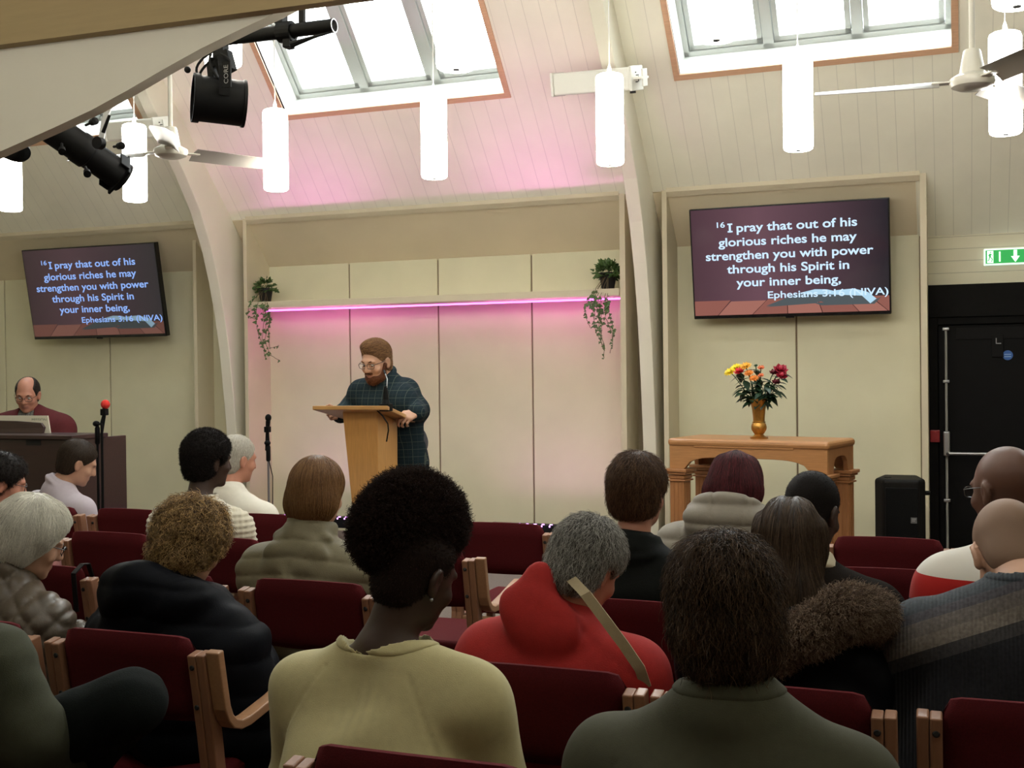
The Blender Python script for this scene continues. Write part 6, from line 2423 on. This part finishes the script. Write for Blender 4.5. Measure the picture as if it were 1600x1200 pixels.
garment(F, P, 'coat', m, 0.036, folds(0.010, 0.9, 13), res=0.008, bulk=1.35, collar='high', extra=bighood)
trousers(F, P, m_jean, 4)
S = Solid(); M = neck_frame(F)
hp = [on_back(F, 1165, 1030, 2.80), on_back(F, 1215, 1012, 2.765), on_back(F, 1270, 985, 2.755), on_back(F, 1325, 955, 2.78), on_back(F, 1362, 958, 2.85), on_back(F, 1372, 985, 2.90)]
rr_ = [0.034, 0.040, 0.044, 0.050, 0.046, 0.030]
for i in range(len(hp) - 1):
    S.cone(hp[i], hp[i + 1], rr_[i], rr_[i + 1], k=0.03)
v, q = S.mesh(0.008, folds(0.004, 2.0, 3))
h_fur = hair_mat('brown_fur', (0.10, 0.055, 0.032), 0.55, 0.5, tip=(0.19, 0.14, 0.10))
fo = np_object('fur_trim', v, q, h_fur, P)
gf = np.random.default_rng(9)
hair_curves('fur_strands', strands(v, q, 11000, 0.036, lambda p, n: gf.normal(0, 0.6, p.shape) + np.array([0.3, 0, -0.6]), lift=0.9, jitter=0.25, curl=0.002, seed=13), 0.0008, 0.0003, h_fur, fo)


def longhair(S, F):
    S.cone(F.h(0, -0.050, 0.02), F.h(0.0, -0.080, -0.13) + np.array([0, 0, -0.01]), 0.076, 0.072, k=0.05)
    S.ell(F.h(0, -0.085, -0.16) + np.array([0, 0, -0.03]), np.array([0.100, 0.045, 0.10]), None, k=0.05)
    S.ell(F.h(0.045, -0.085, -0.20) + np.array([0.02, -0.005, -0.05]), np.array([0.080, 0.040, 0.08]), None, k=0.05)


v, q = hair_cap(F, 0.014, front=0.06, nape=-0.40, tilt=0.6, extra=longhair, ears=False, disp=lambda X, Y, Z: 0.0035 * np.sin(95 * X + 8 * Z) + 0.002 * np.sin(190 * X + 20 * Z))
hair(F, P, v, q, h_long, 11000, 0.13, lambda p, n: np.stack([(p[:, 0] - F.H[0]) * 1.5 * (p[:, 2] > F.H[2]), -0.3 * (p[:, 2] > F.H[2] + .06) + 0 * p[:, 1], -1 + 0 * p[:, 2]], 1), r=0.0006, lift=0.0, jitter=0.05, seed=14, rise=0.004)

# --- bald man in striped jumper, far right
F = seated((1577, 862, 3.06), RD, hx=-0.035, hipdy=0.26, yaw=8, pitch=46, roll=-4, tyaw=3, sh=0.22, build=1.22, hs=1.02, nk=(0.02, -0.13, -0.055))
P = person_body(F, 'bald person in a grey striped knitted jumper at the right edge', 'pale')
m = band_mat('striped_knit', [(0, (0.012, 0.012, 0.014)), (0.87, (0.012, 0.012, 0.014)), (0.915, (0.035, 0.033, 0.033)), (0.945, (0.13, 0.112, 0.095)), (0.98, (0.10, 0.088, 0.08)), (1.015, (0.055, 0.052, 0.060)), (1.04, (0.040, 0.048, 0.056))], rib=0.35, ribp=0.009, axis=0, grain=0.25, slope=(-0.40, 0.25, 1.0))
garment(F, P, 'jumper', m, 0.026, folds(0.007, 0.9, 21), res=0.007, collar='crew', bulk=1.25)
trousers(F, P, m_jean, 5)
v, q = hair_cap(F, 0.0015, front=0.02, nape=-0.08, tilt=0.2)
hair(F, P, v, q, hair_mat('hair_stubble', (0.30, 0.19, 0.13), 0.5, 0.3), 2500, 0.004, comb_from(F.h(0, 0, .1)), r=0.00035, lift=1.0, seed=22)

# --- bald man with glasses in white, red and navy jacket
F = seated((1571, 762, 3.66), RC, hx=0.03, hipdy=0.20, yaw=42, pitch=10, roll=0, tyaw=14, sh=0.215, build=1.18, hs=1.02, nk=(0.03, -0.07, -0.14))
P = person_body(F, 'bald person with glasses in a white, red and navy jacket', 'brown')
m = band_mat('colour_block_jacket', [(0, (0.010, 0.011, 0.016)), (0.865, (0.36, 0.014, 0.012)), (0.945, (0.60, 0.58, 0.53))], rough=0.7, slope=(0.05, 0.0, 1.0))
garment(F, P, 'jacket', m, 0.030, folds(0.009, 0.9, 23), res=0.008, bulk=1.3)
S = Solid(); M = neck_frame(F); nb = F.N + M @ np.array([0, 0, 0.0])
for j in range(5):
    S.ring(nb + M @ np.array([0, 0, 0.015 * j - 0.02]), M, 0.078, 0.020, k=0.015, sx=1.08)
v, q = S.mesh(0.007)
np_object('dark_scarf', v, q, cloth('black_scarf', (0.007, 0.006, 0.007)), P)
glasses(F, P, m_black_frame)
trousers(F, P, m_trou, 6)

# --- man in dark jumper with cream collar
F = seated((1270, 797, 3.72), RC, hx=0.03, hipdy=0.22, yaw=-22, pitch=20, roll=2, tyaw=-6, sh=0.215, build=1.1, hs=0.97)
P = person_body(F, 'person with close cropped black hair in a dark jumper and cream shirt collar', 'dark')
m = cloth('dark_brown_jumper', (0.013, 0.010, 0.008), noise=0.08)
garment(F, P, 'jumper', m, 0.024, folds(0.007, 0.9, 25), bulk=1.2)
S = Solid(); M = neck_frame(F); nb = F.N + M @ np.array([0, 0.003, 0.006])
for j in range(5):
    S.ring(nb + M @ np.array([0, 0, 0.010 * j - 0.02]), M, 0.090 - 0.005 * j, 0.009, k=0.006, sx=1.05)
v, q = S.mesh(0.006)
np_object('shirt_collar', v, q, cloth('cream_cotton', (0.50, 0.45, 0.32), noise=0.03, bump=0.1), P)
trousers(F, P, m_khaki, 7)
v, q = hair_cap(F, 0.005, front=0.05, nape=-0.08, tilt=0.7)
hair(F, P, v, q, h_black, 4000, 0.008, comb_from(F.h(0, -.03, .1)), r=0.0006, lift=1.2, curl=0.0015, seed=26)

# --- man in black jacket with brown hair
F = seated((997, 768, 3.72), RC, hx=0.01, hipdy=0.18, yaw=-8, pitch=6, roll=1, tyaw=-2, sh=0.20, build=1.08, hs=1.0)
P = person_body(F, 'person with neat brown hair in a black collared jacket', 'ruddy')
m = cloth('black_waxed_jacket', (0.005, 0.006, 0.0052), noise=0.1, bump=0.1, rough=0.6)


def jcollar(S, F, M, nb):
    for j in range(4):
        S.ring(nb + M @ np.array([0, 0.0, 0.014 * j - 0.012]), M, 0.085 - 0.004 * j, 0.012, k=0.008, sx=1.1)
    S.ell(nb + M @ np.array([0, -0.055, -0.025]), np.array([0.10, 0.045, 0.018]), M @ rot_m(0, -35, 0), k=0.015)


garment(F, P, 'jacket', m, 0.030, folds(0.008, 0.9, 27), bulk=1.25, extra=jcollar)
trousers(F, P, m_trou, 8)
v, q = hair_cap(F, 0.015, front=0.055, nape=-0.066, tilt=0.65, res=0.006)
hair(F, P, v, q, hair_mat('hair_warm_brown', (0.052, 0.026, 0.014), 0.38, 0.4, tip=(0.11, 0.06, 0.03)), 8000, 0.045, comb_from(F.h(0.01, -0.02, 0.115), 0.55), r=0.0006, lift=0.0, jitter=0.24, curl=0.003, cfreq=0.7, seed=28, rise=0.014)

# --- woman with plum red hair in puffer with hood
F = seated((1150, 762, 4.46), RA - 0.75 + 0.02, hx=0.02, hipdy=0.22, yaw=-4, pitch=34, roll=-3, tyaw=-4, sh=0.20, build=1.1, hs=0.98, nk=(0, -0.085, -0.102))
P = person_body(F, 'person with plum red hair in a stone grey padded hooded jacket', 'pale', res=0.009)
m = cloth('stone_padded_nylon', (0.17, 0.148, 0.112), noise=0.06, bump=0.1, rough=0.6)


def padhood(S, F, M, nb):
    S.ell(nb + M @ np.array([0, -0.07, -0.035]), np.array([0.155, 0.065, 0.085]), M, k=0.03)
    S.ring(nb + M @ np.array([0, 0.0, 0.015]), M @ rot_m(0, 10, 0), 0.105, 0.026, k=0.02, sx=1.25)


garment(F, P, 'padded_jacket', m, 0.034, quilt(0.010, 0.07, extra=lambda X, Y, Z: -0.006 * (1 - np.exp(-(np.abs((X + .01) % 0.13 - 0.065) / 0.006) ** 2)) + .003), bulk=1.3, extra=padhood)
trousers(F, P, m_jean, 9)


def bobr(S, F):
    S.ell(F.h(0, -0.045, -0.045), np.array([0.112, 0.080, 0.085]), F.R, k=0.05)


v, q = hair_cap(F, 0.020, front=0.06, nape=-0.105, tilt=0.6, extra=bobr, ears=False, scale=(1.1, 1, 1), disp=lambda X, Y, Z: 0.003 * np.sin(90 * X))
hair(F, P, v, q, h_redd, 8000, 0.10, comb_from(F.h(0, -0.02, 0.12), 0.7), r=0.0008, lift=0.0, jitter=0.08, seed=30, rise=0.005)

# --- woman with brown bob in beige jacket
F = seated((497, 770, 3.78), RC, hx=-0.01, hipdy=0.20, yaw=-5, pitch=10, roll=1, tyaw=-2, sh=0.20, build=1.1, hs=0.98)
P = person_body(F, 'person with a smooth chestnut bob in a beige hooded jacket', 'pale')
m = cloth('beige_jacket_nylon', (0.135, 0.118, 0.070), noise=0.06, bump=0.12, rough=0.6)


def folded_hood(S, F, M, nb):
    S.ell(nb + M @ np.array([0, -0.072, -0.075]), np.array([0.135, 0.040, 0.090]), M, k=0.02)
    for s_ in (-1, 1):
        S.cone(nb + M @ np.array([s_ * 0.10, -0.045, 0.0]), nb + M @ np.array([s_ * 0.012, -0.108, -0.15]), 0.018, 0.014, k=0.03)


_f = folds(0.010, 1.2, 31)
garment(F, P, 'jacket', m, 0.032, quilt(0.008, 0.06, 0.12, _f), res=0.007, bulk=1.3, collar='high', extra=folded_hood)
trousers(F, P, m_jean, 10)


def bob(S, F):
    S.ell(F.h(0, -0.040, -0.050), np.array([0.098, 0.078, 0.075]), F.R, k=0.05)


v, q = hair_cap(F, 0.024, front=0.058, nape=-0.112, tilt=0.6, extra=bob, ears=False)
hair(F, P, v, q, h_bob, 9000, 0.10, comb_from(F.h(0.0, -0.015, 0.125), 0.75), r=0.0006, lift=0.0, jitter=0.05, seed=32, rise=0.002)

# --- woman with curly highlighted hair in black puffer coat
F = seated((300, 848, 2.98), RD, hx=-0.02, hipdy=0.22, yaw=-18, pitch=26, roll=4, tyaw=-10, sh=0.215, build=1.2, hs=0.95)
P = person_body(F, 'person with curly highlighted hair in a black puffer coat with thick collar', 'pale')
m = cloth('black_puffer_nylon', (0.0035, 0.004, 0.006), noise=0.1, bump=0.1, rough=0.6)


def fluffy(S, F, M, nb):
    S.ring(nb + M @ np.array([0, -0.015, -0.005]), M @ rot_m(0, 8, 0), 0.120, 0.060, k=0.03, sx=1.2)
    S.ell(nb + M @ np.array([0, -0.09, -0.03]), np.array([0.17, 0.07, 0.085]), M, k=0.04)


garment(F, P, 'puffer_coat', m, 0.042, quilt(0.009, 0.095, 0.1, folds(0.012, 1.1, 33)), bulk=1.45, extra=fluffy)
trousers(F, P, m_jean, 11)
v, q = hair_cap(F, 0.024, front=0.07, nape=-0.075, tilt=0.5, ears=False, disp=lambda X, Y, Z: 0.008 * np.sin(75 * X + 1) * np.sin(70 * Y) * np.sin(80 * Z + 2))
gg = np.random.default_rng(3)
hair(F, P, v, q, h_light, 7500, 0.050, lambda p, n: comb_from(F.h(0, -0.03, 0.10), 0.2)(p, n) + gg.normal(0, 0.35, p.shape), r=0.0008, lift=0.0, jitter=0.35, curl=0.009, cfreq=0.9, seed=34, rise=0.022)

# --- white haired woman with glasses in quilted jacket, left edge
F = seated((50, 842, 3.02), RD, hx=-0.06, hipdy=0.24, yaw=-38, pitch=24, roll=4, tyaw=-14, sh=0.20, build=1.15, hs=0.98, nk=(-0.03, -0.09, -0.125))
P = person_body(F, 'person with white hair and glasses in a shiny brown quilted jacket', 'pale')
m = cloth('brown_quilted_satin', (0.075, 0.058, 0.040), noise=0.1, bump=0.1, rough=0.36)
garment(F, P, 'quilted_jacket', m, 0.036, diamond(0.011, 0.075, folds(0.005, 1.0, 35)), res=0.007, bulk=1.35, collar='high')
trousers(F, P, m_trou, 12)
v, q = hair_cap(F, 0.032, front=0.062, nape=-0.085, tilt=0.55, ears=False, disp=lambda X, Y, Z: 0.003 * np.sin(60 * X) * np.sin(64 * Y + 2))
hair(F, P, v, q, h_white, 9000, 0.07, comb_from(F.h(0.0, -0.03, 0.125), 0.45), r=0.0007, lift=0.0, jitter=0.12, curl=0.002, cfreq=0.6, seed=36, rise=0.008)
glasses(F, P, m_black_frame)
b = MB(); b.tube([Vector(F.h(0.083, -0.004, -0.046)), Vector(F.h(0.086, -0.004, -0.062))], [0.003, 0.004], 8); b.build('earring', m_steel, P, smooth=True, org=Vector((0, 0, 0)))

# --- man in white waffle jumper
F = seated((326, 718, 4.46), RB, hx=-0.01, hipdy=0.20, yaw=-26, pitch=8, roll=2, tyaw=-8, sh=0.205, build=1.05, hs=1.0)
P = person_body(F, 'person with short black coiled hair in a white waffle knit jumper', 'dark', res=0.008)
m = cloth('white_waffle_knit', (0.50, 0.46, 0.36), noise=0.04, bump=0.0)
_f2 = folds(0.005, 0.9, 37)
garment(F, P, 'jumper', m, 0.024, lambda X, Y, Z: _f2(X, Y, Z) + 0.0028 * np.sin(Z * 260) + 0.0016 * np.sin(X * 200 + Y * 150), res=0.006, bulk=1.2, collar='crew')
trousers(F, P, m_jean, 13)
v, q = hair_cap(F, 0.022, front=0.060, nape=-0.080, tilt=0.6, disp=lambda X, Y, Z: 0.002 * np.sin(120 * X) * np.sin(118 * Y) * np.sin(121 * Z))
g3 = np.random.default_rng(4)
hair(F, P, v, q, h_black, 7000, 0.016, lambda p, n: g3.normal(0, 1, p.shape), r=0.0007, lift=1.3, jitter=0.3, curl=0.004, cfreq=2, seed=38)

# --- white haired man in white polo shirt
F = seated((371, 716, 5.30), RA, hx=0.04, hipdy=0.20, yaw=-28, pitch=12, roll=2, tyaw=-10, sh=0.22, build=1.15, hs=1.0)
P = person_body(F, 'person with cropped white hair in a white polo shirt', 'ruddy', res=0.009)
m = cloth('white_polo_cotton', (0.66, 0.63, 0.54), noise=0.03, bump=0.1)
garment(F, P, 'polo_shirt', m, 0.022, folds(0.008, 0.9, 39), res=0.008, bulk=1.25, collar='shirt', sleeve=0.15)
trousers(F, P, m_trou, 14)
v, q = hair_cap(F, 0.008, front=0.055, nape=-0.085, tilt=0.7)
hair(F, P, v, q, h_silver, 4000, 0.018, comb_from(F.h(0, -0.02, 0.11), 0.5), r=0.0007, lift=0.0, jitter=0.2, seed=40, rise=0.005)

# --- man in lilac shirt
F = seated((122, 722, 5.32), RA, hx=-0.10, hipdy=0.22, yaw=-40, pitch=26, roll=2, tyaw=-16, sh=0.21, build=1.05, hs=1.0, nk=(-0.04, -0.10, -0.12))
P = person_body(F, 'person with short dark hair in a pale lilac shirt', 'pale', res=0.008)
m = cloth('lilac_shirt_cotton', (0.44, 0.39, 0.43), noise=0.03, bump=0.08)
garment(F, P, 'shirt', m, 0.020, folds(0.009, 1.0, 41), res=0.008, bulk=1.2, collar='shirt')
trousers(F, P, m_trou, 15)
v, q = hair_cap(F, 0.012, front=0.055, nape=-0.080, tilt=0.7)
hair(F, P, v, q, hair_mat('hair_cropped_brown', (0.040, 0.026, 0.016), 0.42, 0.4), 5000, 0.020, comb_from(F.h(0, -0.02, 0.11), 0.5), r=0.0006, lift=0.0, jitter=0.18, seed=42, rise=0.005)

# --- man with glasses cut by the left edge
F = seated((4, 752, 4.48), RB, hx=-0.03, hipdy=0.22, yaw=-42, pitch=18, roll=2, tyaw=-14, sh=0.20, build=1.0, hs=1.05)
P = person_body(F, 'person with dark curly hair and glasses, cut by the left edge', 'ruddy', res=0.008)
m = cloth('dusty_pink_shirt', (0.22, 0.08, 0.07), noise=0.05)
garment(F, P, 'shirt', m, 0.022, folds(0.007, 0.9, 43), bulk=1.2, collar='shirt')
trousers(F, P, m_trou, 16)
v, q = hair_cap(F, 0.020, front=0.058, nape=-0.075, tilt=0.65)
hair(F, P, v, q, hair_mat('hair_near_black', (0.018, 0.014, 0.012), 0.4, 0.4), 5000, 0.03, comb_from(F.h(0, -0.02, 0.11), 0.4), r=0.0007, lift=0.3, jitter=0.25, curl=0.004, seed=44)
glasses(F, P, m_black_frame)

# --- seated person at the lower left, one knee up
F = seated((-125, 850, 2.25), RE + 0.1, hx=-0.02, hipdy=0.18, yaw=-10, pitch=10, tyaw=-8, sh=0.20, build=1.08)
s = 1
F.S[1] = on_back(F, -12, 1035, 2.18)
F.E[1] = on_back(F, 48, 1150, 2.20)
F.Wr[1] = on_back(F, 110, 1196, 2.36)
F.K[1] = on_back(F, 205, 1098, 2.36)
F.A[1] = np.array(F.K[1]) + np.array([-0.30, 0.10, -0.30])
P = person_body(F, 'person in an olive jacket with one dark jeans knee raised, at the lower left', 'pale')
m = cloth('olive_canvas_jacket', (0.045, 0.048, 0.030), noise=0.06, bump=0.15, bs=400)
garment(F, P, 'jacket', m, 0.026, folds(0.010, 1.1, 45), bulk=1.25, collar='shirt', sleeve=0.9)
S = Solid()
add_leg(S, F, 1, 0.020); add_leg(S, F, -1, 0.016)
S.cone(F.hip[-1], F.hip[1], 0.12, k=0.05)
v, q = S.mesh(0.008, folds(0.007, 1.3, 46))
np_object('jeans', v, q, mat('black_green_jeans', (0.005, 0.007, 0.0065), 0.85, noise=0.2, nscale=150, bump=0.2, bscale=300), P)
v, q = hair_cap(F, 0.018, front=0.055, nape=-0.085)
hair(F, P, v, q, h_brown, 3000, 0.04, r=0.0006, lift=0.25, seed=47)

# ------------------------------------------------------------------ the speaker at the lectern
hipw = at(616, 692, Y=6.64)
F = Fig((588, 563, 6.42), yaw=168, pitch=20, roll=-2, hip=(hipw.x, hipw.y), tyaw=176, sh=0.20, hs=1.02, build=1.10, nk=(0, -0.085, -0.090), base_z=PLAT, seat=False, hipz=hipw.z - PLAT)
ob = lambda x, y, Y: on_back(F, x, y, Y)
# side +1 is the figure's own right-hand axis: at tyaw ~180 it lies to the camera's left
F.S[-1] = ob(634, 611, 6.62); F.S[1] = ob(566, 613, 6.50)
F.E[-1] = ob(652, 640, 6.62); F.E[1] = ob(549, 640, 6.52)
F.Wr[-1] = ob(651, 645, 6.38); F.Wr[1] = ob(530, 648, 6.36)
F.handdir[-1] = (np.array([-0.35, -0.75, -0.22]), np.array([-0.55, 0.15, -0.85])); F.curl[-1] = 48
F.handdir[1] = (np.array([-0.25, -0.8, 0.05]), np.array([0.9, 0.0, 0.35])); F.curl[1] = 40
P = person_body(F, 'person with auburn hair, beard and glasses in a dark checked shirt at the lectern', 'pale', res=0.0055)
m = check_mat('dark_green_check', (0.010, 0.020, 0.026), (0.060, 0.075, 0.062), (0.020, 0.028, 0.034), pitch=0.046, w=0.055)
g, gv, gq = garment(F, P, 'checked_shirt', m, 0.020, folds(0.007, 1.0, 51), res=0.006, bulk=1.2, collar='shirt', hem=-0.13, sleeve=0.93, belly=0.015)
MBt = MB()
for (bx, by, bY) in ((592.5, 599.5, 6.25), (591, 616.5, 6.24)):
    c_ = Vector(ob(bx, by, bY))
    MBt.lathe([(0.0, 0.004), (0.008, 0.003), (0.008, 0.0)], c_, (0.3, -1, 0), 10, cap=False)
MBt.build('button', mat('white_button', (0.75, 0.75, 0.72), 0.4), g, org=Vector((0, 0, 0))) if False else None
trousers(F, P, mat('grey_trousers', (0.050, 0.050, 0.058), 0.85, noise=0.12, nscale=120), 52)
v, q = hair_cap(F, 0.007, front=0.052, nape=-0.07, tilt=0.62, res=0.0055, extra=lambda S, F: S.ell(F.h(0.012, 0.010, 0.098), np.array([0.062, 0.068, 0.030]) * F.hs, F.R, k=0.03))
hair(F, P, v, q, h_ginger, 7000, 0.035, lambda p, n: np.tile(F.R @ np.array([-0.5, -0.8, -0.2]), (len(p), 1)), r=0.0007, lift=0.0, jitter=0.12, seed=53, rise=0.006)
S = Solid()
h_, R_, k_ = F.h, F.R, F.hs
S.ell(h_(0, 0.042, -0.088), np.array([0.059, 0.058, 0.046]) * k_, R_, k=0)
S.ell(h_(0, 0.072, -0.104), np.array([0.034, 0.028, 0.026]) * k_, R_, k=0.02)
for s in (-1, 1):
    S.cone(h_(s * 0.068, 0.012, -0.02), h_(s * 0.052, 0.04, -0.09), 0.016, 0.022, k=0.02)
S.cone(h_(-0.022, 0.094, -0.050), h_(0.022, 0.094, -0.050), 0.008, k=0.01)
S.ell(h_(0, 0.108, -0.069), np.array([0.019, 0.022, 0.008]) * k_, R_, k=0.006, op='s')
S.plane(h_(0, 0.06, -0.046), R_ @ np.array([0, 0.45, 1.0]), k=0.01) if False else None
S.ell(h_(0, 0.085, -0.020), np.array([0.050, 0.05, 0.026]) * k_, R_, k=0.012, op='s')
v, q = S.mesh(0.005)
o = np_object('beard', v, q, h_beard, P)
hair_curves('beard_hair', strands(v, q, 3500, 0.012, lambda p, n: np.tile([0, -0.3, -1.0], (len(p), 1)), lift=0.7, jitter=0.25, seed=54), 0.0006, 0.0003, h_beard, o)
brows(F, P, h_beard); eyes(F, P)
glasses(F, P, m_black_frame)

# ------------------------------------------------------------------ the organist
hipw = at(52, 720, Y=7.36)
F = Fig((43, 615, 7.06), yaw=207, pitch=22, roll=-2, hip=(hipw.x, 7.36), tyaw=200, sh=0.245, hs=1.06, build=1.32, nk=(0, -0.06, -0.125), base_z=PLAT, hipz=0.60)
F.E[1] = F.S[1] + np.array([-0.10, -0.10, -0.26]); F.E[-1] = F.S[-1] + np.array([0.10, -0.08, -0.26])
for s in (-1, 1):
    F.Wr[s] = F.hipc + F.sx * s * 0.14 + F.fy * 0.34 + np.array([0, 0, 0.16])
P = person_body(F, 'person with receding dark hair and glasses in a maroon jacket playing the organ', 'ruddy', res=0.0065)
m = check_mat('grey_check_shirt', (0.16, 0.15, 0.13), (0.05, 0.05, 0.05), (0.10, 0.095, 0.085), pitch=0.03, w=0.2)
garment(F, P, 'shirt', m, 0.012, None, collar='shirt', sleeve=0.0)
m = cloth('maroon_wool', (0.085, 0.014, 0.016), noise=0.08)


def open_front(S, F, M, nb):
    c = F.C + F.fy * 0.15
    S.ell(c + np.array([0, 0, 0.05]), np.array([0.065, 0.15, 0.22]), F.T, k=0.015, op='s')


garment(F, P, 'jacket', m, 0.028, folds(0.007, 0.9, 61), res=0.007, bulk=1.25, extra=open_front)
trousers(F, P, m_trou, 62)
v, q = hair_cap(F, 0.010, front=0.030, nape=-0.075, tilt=0.15, extra=None)
S = Solid()
S.ell(F.h(0, -0.014, 0.026), (np.array([0.077, 0.096, 0.085]) + 0.008) * F.hs, F.R, k=0)
S.ell(F.h(0, -0.040, -0.040), np.array([0.070, 0.058, 0.065]) * F.hs, F.R, k=0.03)
S.ell(F.h(0, 0.055, 0.095), np.array([0.058, 0.115, 0.075]) * F.hs, F.R, k=0.01, op='s')
S.plane(F.h(0, 0.040, 0.0), F.R @ np.array([0, 1, -0.15]), k=0.01)
S.plane(F.h(0, 0, -0.08), F.R @ np.array([0, 0.2, -1]), k=0.01)
for s in (-1, 1):
    S.ell(F.h(s * 0.090, 0.006, -0.022), np.array([0.030, 0.036, 0.040]), F.R, k=0.01, op='s')
v, q = S.mesh(0.0055)
hair(F, P, v, q, hair_mat('hair_receding_dark', (0.030, 0.022, 0.018), 0.4, 0.4), 4000, 0.03, lambda p, n: np.tile(F.R @ np.array([0, -0.9, -0.3]), (len(p), 1)), r=0.0006, lift=0.0, jitter=0.1, seed=63, rise=0.003)
brows(F, P, h_brown); eyes(F, P); glasses(F, P, m_black_frame)
